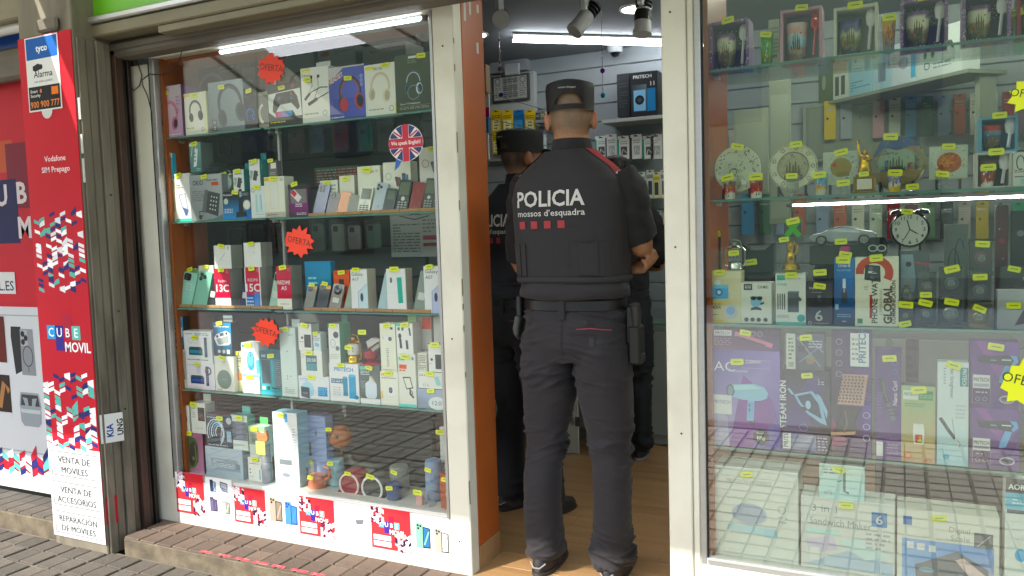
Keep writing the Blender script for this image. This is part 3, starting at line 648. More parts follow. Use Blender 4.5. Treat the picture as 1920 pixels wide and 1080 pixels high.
lp('orange_jamb', ORANGE, -.085, .061, .085, .0, .228, 2.14, ch=.002)
lp('skirting', WOODF, -.085, .061, -.008, .003, .232, .084, ch=.003)
for x, z in ((-.045, 1.93), (-.05, .12), (-.05, .88)): MB().lathe([(.0035, .0), (.003, .002), (0, .0025)], (x+.8, -.021, z), 8, '302820', ax='y').build('screw', RUB, lw)
MB().box(0, 0, 0, .566, .005, 1.844).build('glass_pane', GLASS, lw, (-.699, -.006, .217))
MB().box(0, 0, 0, .83, .005, 1.844).build('glass_pane', GLASS, lw, (-.131, -.006, .217))
for i in range(9):
    z = random.uniform(.2, 2.0); hgt = random.uniform(.015, .09); MB().box(.7994, -.0222, z, .8, -.0150, z+hgt, ch=.0002).build('chipped_edge', pmat('bare_wood', '8a7a58', .8) if i == 0 else MATS['bare_wood'], lw)
for x, z, hgt in ((.1, 2.06, .05), (.06, 2.03, .07), (.16, 2.08, .03), (.15, 1.93, .04)):
    MB().box(.8001, x, z, .8008, x+.016, z+hgt, ch=.0003).build('paint_scar', WHITEP, lw)
# cables hanging on the jamb
pts = [wy(x, y, -.006) for x, y in ((241, 103), (258, 118), (266, 142), (262, 160), (251, 170), (242, 160), (237, 140))]
tag(MB().tube(pts, .0022, '181410', n=6).build('cable', RUB), 'thin dark cable loop at the top of the cream jamb', 'cable')
pts = [wy(x, y, -.004) for x, y in ((341, 92), (338, 110), (322, 135), (300, 140), (280, 139), (266, 150), (268, 162), (276, 178), (284, 210), (286, 260))]
tag(MB().tube(pts, .002, '181410', n=6).build('cable', RUB), 'dark cable drooping across the orange panel to the jamb', 'cable')
def shelf(x0, x1, z, lab, y1=.225, t=.008):
    s = tag(MB().box(x0, .036, z-t, x1, y1, z).build('glass_shelf', SHELFG), lab, 'shelf')
    MB().box(x0, .0345, z-t+.0005, x1, .0355, z-.0005).build('polished_edge', EDGEG, s)
    for x in (x0+.012, x1-.012):
        MB().box(x-.008, .09, z-t-.012, x+.008, .115, z-t-.0005, ch=.002).build('clip', ALU, s)
nm = ['top', 'second', 'third', 'fourth']
for i in range(4):
    shelf(-1.484, -.94, SH_L[i], f'{nm[i]} glass shelf from the top in the left half of the left window')
    shelf(-.922, -.09, SH_L[i]-.003, f'{nm[i]} glass shelf from the top in the right half of the left window')
for x in (-.931,):
    tag(MB().box(x-.006, .12, .217, x+.006, .135, 2.039, ch=.002).build('shelf_upright', ALU), 'thin metal upright carrying the shelves in the left window', 'upright')
# LED strip
a = wy(415, 99, .045); b = wy(795, 35, .045)
led = empty('led_strip', (a.x, .045, a.z), 'lit led strip channel across the top of the left window', 'light')
L = (b-a).length; dz = b.z-a.z
MB().box(0, -.012, -.012, b.x-a.x, .03, .014, ch=.003).build('channel', pmat('white_channel', 'b4bcc0', .35), led)
nled = 60; mbd = MB()
for i in range(nled):
    x = (b.x-a.x)*(i+.5)/nled; mbd.box(x-.0045, -.0145, -.0035, x+.0045, -.0125, .0035)
mbd.build('led_row', LEDM, led)
led.rotation_euler = (0, -math.atan2(dz, b.x-a.x), 0)
MB().box(.01, -.0128, -.0095, b.x-a.x-.01, -.0122, -.0055).build('diffuser', emat('led_diffuser', 'eef4ff', 2.5), led)
# starburst and flag stickers on the glass
def star(n, r0, r1, jit=.12, sx=1.0):
    out = []
    for i in range(2*n):
        t = math.pi*i/n; r = (r1 if i % 2 else r0)*(1+random.uniform(-jit, jit)); out.append((r*math.cos(t)*sx, r*math.sin(t)))
    return out
def burst(px, py, r, col, txt, label, tcol='4a1a10', Y=.0128, n=13, sx=1.25, rot=-12):
    c = wy(px, py, Y); o = tag(MB().extrude(star(n, r, r*.78, sx=sx), -.0008, 0, col).build('starburst_sticker', MATTE, None, (c.x, Y, c.z), (0, math.radians(-rot*0), 0)), label, 'sticker', 'offer stickers')
    p = Pr(2*r, 2*r, -.001, place=lambda x, y, z: (x-r, z, y-r)); p.add([('t', txt, .5, .42, .2, tcol, 'c', rot, .95, .0)]); p.mb.build('lettering', MATTE, o)
burst(508, 128, .062, 'f04020', 'OFERTA', 'red starburst offer sticker on the glass in front of the headphone boxes')
burst(560, 453, .062, 'f04020', 'OFERTA', 'red starburst offer sticker on the glass beside the upright above the phone row')
burst(498, 622, .06, 'f04020', 'OFERTA', 'red starburst offer sticker on the glass above the teal keyboard box')
c = wy(761, 268, .0128)
fl = tag(MB().extrude(arc(0, 0, .076, 0, 360, 28, .068)[:-1], -.0008, 0, 'e6e4de').build('flag_sticker', MATTE, None, (c.x, .0128, c.z)), 'round british flag sticker on the glass above the phones', 'sticker')
p = Pr(.15, .136, -.001, place=lambda x, y, z: (x-.075, z, y-.068))
B_, R_ = '23386e', 'bf2236'
p.add([('p', [(.22, .9), (.4, .985), (.4, .66)], B_), ('p', [(.6, .985), (.78, .9), (.6, .66)], B_), ('p', [(.05, .7), (.12, .8), (.3, .64), (.05, .64)], B_), ('p', [(.95, .7), (.88, .8), (.7, .64), (.95, .64)], B_), ('p', [(.22, .1), (.4, .015), (.4, .34)], B_), ('p', [(.6, .015), (.78, .1), (.6, .34)], B_), ('p', [(.05, .3), (.12, .2), (.3, .36), (.05, .36)], B_), ('p', [(.95, .3), (.88, .2), (.7, .36), (.95, .36)], B_),
       ('l', [(.15, .82), (.38, .66)], .04, R_), ('l', [(.85, .82), (.62, .66)], .04, R_), ('l', [(.15, .18), (.38, .34)], .04, R_), ('l', [(.85, .18), (.62, .34)], .04, R_), ('r', .41, .005, .59, .995, R_), ('r', .005, .37, .995, .63, R_), ('t', 'We speak English!', .5, .46, .1, 'f2eee8', 'c', 0, .86, .014)])
p.mb.build('print', MATTE, fl)
MB().extrude([(-.045, -.052), (-.02, -.062), (-.035, -.085), (-.055, -.1)], -.0006, -.0001, '2d5fa8').build('speech_tail', MATTE, fl)
# base panel stickers
def bsticker(x0, x1, y0, y1, label, prints, bg='e6e6e2', name='poster_sticker', Y=-.0004):
    xm = (x0+x1)/2; A = wy(x0, (y0+y1)/2, 0); B = wy(x1, (y0+y1)/2, 0); zt = wy(xm, y0, 0).z; zb = wy(xm, y1, 0).z
    w, h = B.x-A.x, zt-zb
    o = tag(MB().box(-w/2, -.0006, 0, w/2, 0, h, col=bg).build(name, REDV, None, ((A.x+B.x)/2, Y, zb)), label, 'sticker')
    p = Pr(w, h, -.0008); p.add(prints(w/h)); p.mb.build('print', REDV, o); return o
def cubeprint(k):
    P = [('g', 0, 0, 1, 1, 'd4373c', 'd4373c', 'c92a34', 'd4373c')]+cube_logo(.2, .52, .13, k)
    P += [('r', .05, .21, .5, .33, 'ece6e4'), ('r', .05, .06, .5, .18, 'ece6e4'), ('n', .1, .24, .46, .30, 1, '9a9aa0'), ('n', .1, .09, .46, .15, 1, '9a9aa0')]
    P += mosaic(.6, .0, 1, .42, 6, 6, .9, cols=('ece6e6', 'ffffff', '2a2040', 'd0c8d0')); P += mosaic(.0, .62, .34, 1, 5, 6, .9, cols=('ece6e6', 'ffffff', '2a2040', 'd0c8d0'))
    return P
bsticker(331, 383, 887, 963, 'leftmost red logo sticker on the white base panel', cubeprint)
bsticker(440, 498, 916, 982, 'second red logo sticker from the left on the white base panel', cubeprint)
bsticker(562, 627, 934, 1005, 'third red logo sticker from the left on the white base panel', cubeprint)
bsticker(697, 770, 954, 1031, 'rightmost red logo sticker on the white base panel', cubeprint)
bsticker(387, 436, 897, 968, 'sticker of a laptop and three phones between red logo stickers', lambda k: [('i', 'phoneback', .28, .78, .35, 0, '38465a', '20242a', '8fb0d0'), ('i', 'laptop', .72, .78, .4), ('i', 'phoneback', .28, .3, .42, 0, '6a6480', '26262c', '5a5070'), ('i', 'phoneback', .74, .28, .42, 0, 'c0c0bc', '6f7468', '8a9080')])
bsticker(502, 560, 925, 990, 'sticker of a bronze phone and a blue phone on the base panel', lambda k: [('i', 'phoneback', .27, .5, .62, 0, 'a89a8a', '3a3028', '8a7a6a'), ('i', 'phoneback', .76, .46, .58, 0, '4a86d0', '1d3a8a', '3f7fe0')])
bsticker(630, 692, 945, 1002, 'sticker of a white folding tablet with stylus on the base panel', lambda k: [('i', 'openbook', .5, .5, .9)])
bsticker(773, 842, 972, 1042, 'sticker of a green phone and a white phone at the base panel end', lambda k: [('i', 'phoneback', .3, .5, .6, 0, '7fb49a', '26302e', '2f6a9a'), ('i', 'phoneback', .8, .45, .56, 0, 'a8a294', '3a3a36', 'd8d4ca')])
# ================================================================ right window
rw = empty('window_frame', (1.4, .02, 0), 'cream framed right shop window beside the doorway', 'window frame')
def rp(name, mat, *a, **k): return lp(name, mat, *a, par=rw, **k)
rp('post', CREAM, .745, -.001, -.008, .822, .25, 2.14, ch=.004)
rp('outer_bead', CREAM, .823, .006, -.008, .846, .04, 2.14, ch=.004)
rp('inner_bead', ALU, .847, .002, .175, .866, .03, 2.14, ch=.003)
rp('seal', RUB, .8665, .006, .18, .8695, .03, 2.14)
rp('base_panel', WHITEP, .8465, .0, -.008, 2.2, .03, .168, ch=.003)
rp('sill', WHITEP, .8465, .004, .169, 2.2, .36, .198, ch=.002)
rp('sill_bead', ALU, .8705, -.002, .181, 2.2, .0035, .196, ch=.001)
rp('head', CREAM, .867, 0, 2.06, 2.2, .06, 2.14)
rp('side_panel', ORANGE, .8695, .031, .199, .884, .33, 2.059)
rp('end_post', CREAM, 2.2, 0, -.008, 2.32, .3, 2.14)
for x, z in ((.775, 1.93), (.78, 1.2), (.79, .6)): MB().lathe([(.0035, .0), (.003, .002), (0, .0025)], (x-1.4, -.0215, z), 8, '302820', ax='y').build('screw', RUB, rw)
MB().box(0, 0, 0, 1.328, .005, 1.86).build('glass_pane', FILMG, rw, (-.529, -.006, .199))
for i in range(4): shelf(.885, 2.19, SH_R[i], f'{nm[i]} glass shelf from the top in the right window', .30)
a = wy(1487, 386, .285); b = wy(1858, 367, .285)
tl = empty('tube_lamp', (a.x, .285, a.z-.012), 'white tube lamp under the second shelf of the right window', 'light')
MB().box(0, -.008, .010, 1.0, .008, .0175, ch=.003).build('tube', emat('shelf_tube', 'f4f4f0', 14), tl)
MB().box(-.02, -.008, .008, -.0005, .012, .02, ch=.002).build('end_cap', MATTE, tl); MB().box(0, .0105, .011, 1.0, .015, .0165).build('bracket', ALU, tl)
burst(1933, 178, .052, 'dfe81c', 'OFERTA', 'yellow starburst sticker at the right edge beside the blue mug box', '30401a', n=11, sx=1.0)
burst(1927, 717, .066, 'e4ea18', 'OFERTA', 'yellow starburst offer sticker at the right edge over the purple hairdryer box', '30401a', n=11, sx=1.0)
# ================================================================ shop interior
BW = 2.78; CZ = 2.47
floor = struct(MB().box(-2.2, .0, -.1, 3.2, 3.0, -.0075).build('floor', WOODF))
for j in range(23):       # laminate boards near the door
    y = .06+j*.12
    for i in range(4):
        x = -1.9+i*1.25+(j % 3)*.4
        MB().box(x, y-.0592, -.0074, x+1.247, y+.0592, -.0035, ch=.0012).build('board', WOODF, floor)
back = struct(MB().box(-2.2, BW+.02, 0, 3.2, BW+.1, CZ).build('back_wall', WALLG))
for i in range(20): MB().box(-2.2, BW, .02+i*.1235, 3.2, BW+.0195, .02+i*.1235+.1175, ch=.003).build('slat', WALLG, back)
struct(MB().box(-2.3, .25, 0, -2.2, 3.0, CZ).build('left_wall', WALLG)); struct(MB().box(3.2, .25, 0, 3.3, 3.0, CZ).build('right_wall', WALLG))
struct(MB().box(-2.3, .07, CZ, 3.3, 3.0, CZ+.08).build('ceiling', CEIL))
struct(MB().box(-.0, .07, 2.141, .7445, .25, CZ-.001).build('door_head', CREAM))
struct(MB().box(-2.2, .07, 2.141, -.001, .22, CZ-.001).build('window_head', DARKB)); struct(MB().box(.7455, .07, 2.141, 3.2, .22, CZ-.001).build('window_head', DARKB))
# --- ceiling lamps
a = wz(962, 76, CZ-.05); b = wz(1262, 84, CZ-.05)
tb = empty('ceiling_tube', a, 'long lit fluorescent tube lamp on the grey ceiling', 'light')
d = (b-a)*1.8
for s_, nm_, mt, r in ((0, 'tube', TUBEM, .0095),): MB().tube([(0, 0, 0), d*.5, d], r, n=10).build(nm_, mt, tb)
MB().tube([(0, 0, .034), d*.5+Vector((0, 0, .034)), d+Vector((0, 0, .034))], .016, n=4).build('fitting', WHITEP, tb)
t2 = empty('ceiling_tube', (.95, 1.3, CZ-.05), 'unseen second tube lamp added on the ceiling to brighten the right half of the shop', 'light')  # added out of view to brighten the room behind the right window
MB().tube([(0, 0, 0), (.6, 0, 0), (1.2, 0, 0)], .012, n=10).build('tube', emat('fill_tube', 'f4f8ea', 34), t2); MB().tube([(0, 0, .034), (.6, 0, .034), (1.2, 0, .034)], .016, n=4).build('fitting', WHITEP, t2)
def downlight(x, y, r, label):
    c = wz(x, y, CZ-.004); o = empty('downlight', c, label, 'light')
    MB().lathe([(r, -.004), (r, .0035)], n=24).build('lens', DOWNM, o); MB().lathe([(r+.002, -.003), (r+.014, -.006), (r+.016, .0035)], n=24, caps=(False, False)).build('rim', WHITEP, o)
downlight(888, 66, .075, 'round lit downlight in the ceiling beside the orange jamb'); downlight(1192, 17, .075, 'round lit downlight in the ceiling behind the black spotlight')
def spot(px, py, Y, aim, label, dark, L=.10, r=.036):
    c = wy(px, py, Y); o = empty('spotlight', c, label, 'light'); aim = Vector(aim).normalized()
    q = aim.to_track_quat('Z', 'Y').to_matrix()
    def xf(m):
        m.v = [tuple(q @ Vector(v)) for v in m.v]; return m
    bc = '1c1c1e' if dark else 'd2d4d4'
    xf(MB().lathe([(r*.9, -.01), (r, 0), (r, L*.8), (r*1.12, L*.82), (r*1.12, L), (r*.9, L)], n=20, col='c4c6c6')).build('body', MATTE, o, smooth=True)
    xf(MB().lathe([(r*.85, L*.93), (0, L*.7)], n=20, col='8a9092', caps=(False, False))).build('reflector', GLOSSY, o)
    hs = MB()
    for i in range(6): hs.lathe([(r*(.98 if i % 2 else .7), -.012-.009*i), (r*(.98 if i % 2 else .7), -.019-.009*i)], n=18, col='141416')
    xf(hs).build('heat_sink', MATTE, o)
    MB().box(-.012, -.05, .02, .012, -.02+.03, CZ-c.z-.001, ch=.004, col='c6c8c8').build('stem', MATTE, o)
    if dark: xf(MB().lathe([(r*1.02, 0), (r*1.02, L*.45)], n=20, col='101012')).build('sleeve', MATTE, o)
spot(940, 32, 1.0, (.45, -1, -.4), 'white spotlight hanging from the ceiling near the orange jamb', False)
spot(1100, 30, 1.0, (-.45, -.5, -.75), 'white spotlight tilted down in the middle of the doorway', False)
spot(1206, 22, .85, (0, -.2, -1), 'black and white spotlight pointing down by the cream post', True)
c = wz(1153, 86, CZ-.001); dm = empty('dome_camera', c, 'white dome security camera on the ceiling behind the tube', 'camera')
MB().lathe([(.05, 0), (.05, -.03), (.042, -.045)][::-1], n=18, col='d0d4d4').build('housing', MATTE, dm, smooth=True); MB().lathe([(.0, -.075), (.022, -.068), (.034, -.046)], n=18, col='15171a', caps=(False, False)).build('lens', GLOSSY, dm, smooth=True)
def chime(px, Y, ys, cols, label):
    top = wy(px, ys[0], Y); o = empty('bead_chime', (top.x, Y, top.z), label, 'ornament'); z1 = wy(px, ys[-1], Y).z-top.z
    MB().tube([(0, 0, CZ-top.z-.002), (0, 0, z1*.5), (0, 0, z1)], .0012, 'b8b0b8', n=5).build('wire', METALC, o)
    for y, c_ in zip(ys[1:], cols):
        z = wy(px, y, Y).z-top.z; r = .012 if len(c_) == 6 else .006
        MB().lathe([(0, -r), (r*.7, -r*.7), (r, 0), (r*.7, r*.7), (0, r)], (0, 0, z), 8, c_[:6]).build('bead', GLOSSY, o)
chime(935, .95, (40, 75, 95, 118, 130, 178), ('8a6a9ax', 'c8c0d0x', '6a5a8ax', '5a4060', '3a3070'), 'string of dark beads hanging near the orange jamb')
chime(1128, .95, (62, 80, 105, 133, 162, 179), ('a8a0b0x', 'd0ccd4x', '5a2a7a', 'c8c8d0x', '2a8aa8'), 'string of violet and blue beads hanging by the officer cap')
# --- things on the back wall, placed by the pixels they cover
def wallbox(name, label, cat, x0, y0, x1, y1, Y=BW-.03, dep=.025, col='c8ccc8', prints=(), group=None, mat=CARD, side=None, tab=False, ret=None):
    ym = (y0+y1)/2; A = wy(x0, ym, Y); B = wy(x1, ym, Y); xm = (x0+x1)/2; zt = wy(xm, y0, Y).z; zb = wy(xm, y1, Y).z; w, h = B.x-A.x, zt-zb
    o = tag(MB().box(-w/2, 0, 0, w/2, dep, h, col=col, ch=min(.002, w*.05), cols={'+x': side or col, '+z': side or col}).build(name, mat, None, ((A.x+B.x)/2, Y, zb)), label, cat, group)
    if prints:
        p = Pr(w, h, -.0006, -.0003); p.add(prints); p.mb.build('print', mat, o)
    if tab:
        MB().box(-w*.5, dep*.4, h-.001, w*.5, dep*.5, h+.022, col=col).box(-w*.16, dep*.4-.0006, h+.008, w*.16, dep*.4-.0001, h+.014, col='30343a').build('hang_tab', mat, o); MB().tube([(0, -.03, h+.015), (0, BW-Y, h+.017)], .0025, '9a9a9a', n=6).build('hook', METALC, o)
    return o
wallbox('wall_cabinet', 'pale grey cabinet board on the back wall with a framed print', 'cabinet', 914, 138, 1003, 300, BW-.06, .055, 'b6bcba', mat=MATTE)
wallbox('junction_box', 'grey cable duct box at the top of the back wall', 'box', 918, 97, 986, 134, BW-.08, .08, '9ca3a5', mat=MATTE); wallbox('junction_box', 'small light grey junction box over the framed print', 'box', 946, 119, 972, 140, BW-.12, .03, 'b4babb', mat=MATTE)
fr = wallbox('framed_print', 'small framed grey engraving on the back wall', 'picture', 922, 140, 992, 190, BW-.085, .02, '3e4442', [('r', .06, .08, .94, .92, 'b4b8b0')]+[('r', .3+.14*i, .12+.27*j, .42+.14*i, .36+.27*j, '8c918c') for i in range(3) for j in range(3)]+[('n', .33, .15, .7, .85, 9, '5c625e'), ('o', .17, .78, .07, .02, '666c68'), ('o', .84, .78, .07, .02, '666c68'), ('n', .1, .15, .26, .65, 6, '7a807c'), ('n', .76, .15, .92, .65, 6, '7a807c')], mat=MATTE)
o = wallbox('wooden_plaque', 'tan wooden plaque hanging behind the orange jamb', 'plaque', 892, 121, 911, 174, 1.2, .05, 'b08a5c', mat=MATTE)
def hung(x0, y0, x1, y1, Y, col, label, group, prints, name='blister_pack'): return wallbox(name, label, 'package', x0, y0, x1, y1, Y, .012, col, prints, group, CARD, tab=True)
hung(892, 176, 917, 221, 1.6, 'd6d4d0', 'white and magenta screen glass pack hanging behind the jamb', None, [('r', 0, 0, 1, .42, 'c02a6a'), ('t', '9H', .45, .45, .2, 'b03070', 'c', 0, .7), ('t', 'Glass', .5, .82, .1, '9a4a50', 'c', 0, .7), ('e', .5, .62, .12, 'e8ecee', .3)])
hung(890, 224, 916, 250, 1.6, '2a78b0', 'bright blue pack hanging below the screen glass pack', None, [('e', .5, .5, .3, '6fc0e0', .2)])
hung(893, 254, 916, 300, 1.6, 'cdd0cc', 'white earphone pack hanging behind the second officer', None, [('l', [(.4, .8), (.6, .5), (.4, .2)], .12, '55595c'), ('e', .5, .2, .15, '33373a')])
ORD = ('first', 'second', 'third', 'fourth', 'fifth', 'sixth', 'seventh', 'eighth', 'ninth', 'tenth', 'eleventh', 'twelfth', 'thirteenth')
for r_, yy in enumerate((212, 252)):
    for i in range(4):
        x = 921+i*21+r_*2; c_ = '2f6fae' if (i == 2 and r_ == 0) else 'c6ac3c'
        hung(x, yy, x+19, yy+36, BW-.1-.03*(i % 2), c_, 'blue pack among yellow packs on the back wall hooks' if c_[0] == '2' else f'{ORD[i]} yellow accessory pack in the {("upper", "lower")[r_]} row above the second officer', 'yellow packs on hooks', [('r', .12, .1, .88, .62, 'd8cfa0' if c_[0] != '2' else '5a9ad0'), ('n', .1, .7, .9, .9, 2, '3a3420'), ('n', .3, .12, .7, .6, 3, '5a5030')])
for i, (x, c_, s_) in enumerate(((1003, 'b9c4c8', '3f8f9a'), (1116, 'c4ccc8', '3f9a8a'), (1135, 'c9cfcc', '4a5054'), (1158, 'd0d4d2', '2f9a8c'), (1182, 'ccd2d0', '3a3d40'), (1205, 'c8d2cf', '2f9a8c'), (1220, 'd0d2cf', '33363a'))):
    hung(x, 258+(i % 2)*3, x+21, 298, BW-.12, c_, f'{ORD[i]} white pack from the left in the upper hook row, with {("pale", "dark")[i % 2]} picture', 'white packs on hooks', [('r', 0, 0, .14, 1, s_), ('r', .3, .2, .85, .62, ['9aa4a4', '4a4e50'][i % 2]), ('n', .25, .72, .9, .92, 2, '8a9090'), ('l', [(.35, .15), (.5, .5), (.8, .3)], .08, 'e0e4e2')])
for i, x in enumerate((1180, 1196, 1212, 1224, 1238)):
    hung(x, 325+(i % 2)*4, x+14, 372, BW-.1, ['c2c8c4', 'c8c49a'][i == 3], f'{ORD[i]} narrow cable pack from the left in the lower hook row', 'narrow packs on hooks', [('r', .25, .15, .75, .7, '3c4144'), ('r', .1, .8, .9, .95, 'b8b040' if i == 3 else '7f8a88')])
for i in range(6):
    x = 1178+i*13
    hung(x, 398+(i % 3)*3, x+11, 446, BW-.1, ('b8c0bc', '9aa8b0', 'c4b890')[i % 3], f'{ORD[i]} small pack from the left in the lowest hook row behind the officer', 'low packs on hooks', [('r', .2, .15, .8, .65, ('4a5054', '3f6a80', '5a4a34')[i % 3]), ('n', .15, .75, .85, .92, 2, '7a8084')])
for i in range(5):
    x = 1006+i*8
    hung(x, 300+(i % 2)*5, x+7, 340, BW-.1, ('a8b0ae', '5a7a84', 'b4a87a')[i % 3], f'{ORD[i]} slim pack from the left between the two officer heads', 'slim packs on hooks', [('r', .2, .15, .8, .65, '4a5054')])
wsh = wallbox('wall_shelf', 'white slim shelf on the back wall under the fan heater box', 'shelf', 1128, 219, 1262, 226, BW-.26, .255, 'aeb3b0', mat=MATTE)
wallbox('fan_heater_box', 'large black appliance box with blue side on the back wall shelf', 'box', 1182, 134, 1233, 219, BW-.25, .2, '1f2327', [('t', 'PRITECH', .45, .86, .07, 'cfd4d6', 'c', 0, .7, .02), ('g', .05, .12, .6, .72, '20272c', '39505c', '5d6a70', '2a2f33'), ('r', .12, .14, .56, .6, '7fa8c8'), ('e', .34, .38, .17, '15181c'), ('e', .34, .38, .08, '39424a'), ('r', .62, .12, .92, .62, '3f74a0'), ('t', '11', .82, .68, .09, 'd0d4d6', 'c', 0, .2)], side='14171a')
wallbox('appliance_box', 'black carton side beside the fan heater box', 'box', 1157, 138, 1181, 219, BW-.22, .18, '24282b', [('n', .15, .2, .85, .8, 9, '3a4044')])
sh2 = wallbox('wall_shelf', 'grey shelf with small goods on the back wall left of the cap', 'shelf', 1003, 224, 1032, 230, BW-.2, .19, '8a908e', mat=MATTE)
for i in range(3): wallbox('small_carton', ['dark small carton lying on the grey wall shelf', 'olive small carton on the grey wall shelf', 'pale small carton on the grey wall shelf'][i], 'carton', 1004+i*9, 211-i*3, 1012+i*9, 224, BW-.18, .1, ['3a3d40', '6a6a4a', 'a8aeb0'][i], [('n', .1, .3, .9, .7, 2, 'b0b4b4')])
# --- counter and boards at the back
ct = empty('counter', (.0, 1.95, 0), 'grey display counter with glass top at the back of the shop', 'counter')
MB().box(-.75, 0, 0, 1.9, .55, .70, ch=.005).build('body', pmat('counter_grey', '8f958f', .5, var=.04), ct)
MB().box(-.76, -.012, .702, 1.92, .57, .74, ch=.003).build('glass_top', SHELFG, ct); MB().box(-.76, -.016, .70, 1.92, -.0125, .712).build('green_led', pmat('green_glass_line', '4a8a66', .2), ct)
for i in range(5): MB().box(-.7+i*.52, -.008, .06, -.7+i*.52+.5, -.0005, .66, ch=.003).build('front_panel', pmat('counter_panel', '9aa19b', .45, var=.04) if i == 0 else MATS['counter_panel'], ct)
A = wz(1050, 848, 0); B = wz(1086, 846, 0)
bd = tag(MB().box(0, 0, 0, B.x-A.x+.02, .012, .62, col='c4c8c2', ch=.002).build('display_board', MATTE, None, (A.x, A.y, 0)), 'white display board with small black pictures seen between the officer legs', 'board')
pb = Pr(.2, .62, -.0004, place=lambda x, y, z: (x, z, y)); pb.add([('i', 'mouse', .3, .5, .3, 20, '3a3d3c', '55595a'), ('i', 'powerbank', .5, .3, .35, 0), ('n', .2, .65, .8, .8, 4, '7a807c')]); pb.mb.build('print', MATTE, bd)
rk = empty('wire_rack', (-.62, 1.25, 0), 'white rack of small packs against the wall left of the second officer', 'rack')
MB().box(-.25, 0, 0, .12, .3, .06, ch=.004, col='c8c8c4').build('base', MATTE, rk); MB().box(-.25, .26, .06, .12, .29, 1.25, col='b4b8b6').build('back_board', MATTE, rk)
for j in range(4):
    MB().box(-.24, .0, .22+j*.26, .11, .26, .228+j*.26, col='c0c2c0').build('shelf', MATTE, rk)
for j in range(4):
    for i in range(3): tag(MB().box(-.05, 0, 0, .05, .03, .15, ch=.002, col=random.choice(('c8ccca', 'b8bcb8', 'd2d2cc'))).build('small_pack', CARD, None, (-.80+i*.115, 1.28+.05*(i % 2), .2285+j*.26)), f'small white pack on the {ORD[j]} rack shelf from below, {ORD[i]} from the left', 'package', 'small packs on the rack')
# --- rack behind the left window with hanging phone cases
rb = struct(MB().box(-2.0, .50, 0, -.46, .52, CZ-.002).build('partition', DARKB))
for i in range(16): MB().box(-2.0, .488, .1+i*.14, -.46, .4995, .1+i*.14+.13, ch=.003).build('slat', pmat('dark_slat', '4c5250', .5, var=.12, vscale=3) if i == 0 else MATS['dark_slat'], rb)
def case(x0, y0, x1, y1, col, label, Y=.42, cam_=True):
    ym = (y0+y1)/2; A = wy(x0, ym, Y); B = wy(x1, ym, Y); xm = (x0+x1)/2; zt = wy(xm, y0, Y).z; zb = wy(xm, y1, Y).z; w, h = B.x-A.x, zt-zb
    r = w*.16; pl = arc(w/2-r, h-r, r, 0, 90, 4)+arc(-w/2+r, h-r, r, 90, 180, 4)+arc(-w/2+r, r, r, 180, 270, 4)+arc(w/2-r, r, r, 270, 360, 4)
    o = tag(MB().extrude(pl, 0, .012, col).build('phone_case', GLOSSY, None, ((A.x+B.x)/2, Y, zb)), label, 'phone case', 'phone cases behind the left window')
    if cam_: MB().box(-w*.36, -.002, h*.72, w*.02, -.0002, h*.93, ch=.001, col='2c3032').build('camera_cutout', GLOSSY, o)
    MB().box(-w*.62, -.006, -h*.06, w*.62, -.005, h*1.16).build('clear_pouch', PLAST, o); MB().tube([(0, -.01, h*1.1), (0, .068, h*1.12)], .0025, '8a8a8a', n=6).build('hook', METALC, o)
for x0, y0, x1, y1, c_, l_ in ((545, 245, 568, 285, '6a5048', 'brown phone case hanging behind the purple memory stick pack'), (584, 248, 606, 285, '3a5a8a', 'blue phone case hanging behind the phone row'), (626, 242, 652, 283, '8a2238', 'dark red phone case hanging behind the phone row'), (673, 238, 697, 283, '2a8a7c', 'teal phone case hanging left of the flag sticker'), (712, 236, 738, 283, '33403e', 'dark grey phone case hanging beside the flag sticker'),
                               (585, 420, 608, 470, '6a7672', 'grey green phone case hanging right of the red starburst'), (622, 420, 646, 470, 'a8aaa8', 'pale grey phone case hanging behind the phone boxes'), (653, 423, 676, 467, 'b0a8ac', 'pinkish clear phone case hanging behind the phone boxes'), (688, 420, 712, 464, '6f8a84', 'sage phone case hanging behind the phone boxes'),
                               (410, 258, 432, 290, '2c3236', 'black phone case in the dim back of the second shelf'), (455, 255, 478, 285, '5f6a74', 'slate phone case in the dim back of the second shelf'), (500, 252, 525, 283, '7a7f80', 'grey phone case in the dim back of the second shelf'),
                               (430, 430, 452, 470, '33262a', 'dark maroon phone case behind the stacked phone boxes'), (470, 428, 494, 470, '2a2e2e', 'black phone case behind the stacked phone boxes'), (508, 424, 532, 474, '1f2224', 'black pouch phone case left of the red starburst')):
    case(x0, y0, x1, y1, c_, l_)
pw = wallbox('price_poster', 'white price table poster behind the right end of the phone row', 'poster', 732, 402, 826, 482, .47, .004, 'a8aeac', [('n', .06, .1, .6, .8, 10, '6a7074'), ('r', .66, .4, .98, .5, '9a4a5a'), ('r', .66, .25, .98, .33, '9a4a5a'), ('n', .66, .55, .95, .9, 4, '7a8084'), ('l', [(.2, .98), (.5, .88), (.8, .96)], .02, '5a6064')])
wallbox('leaflet_stack', 'pile of green and red leaflets behind the phone row', 'leaflets', 590, 312, 672, 345, .36, .08, '5a6a5a', [('r', 0, 0, .45, .8, '6a4a48'), ('r', .5, .1, 1, .9, '8a4a40'), ('n', .05, .1, .95, .9, 5, '93a08a')])
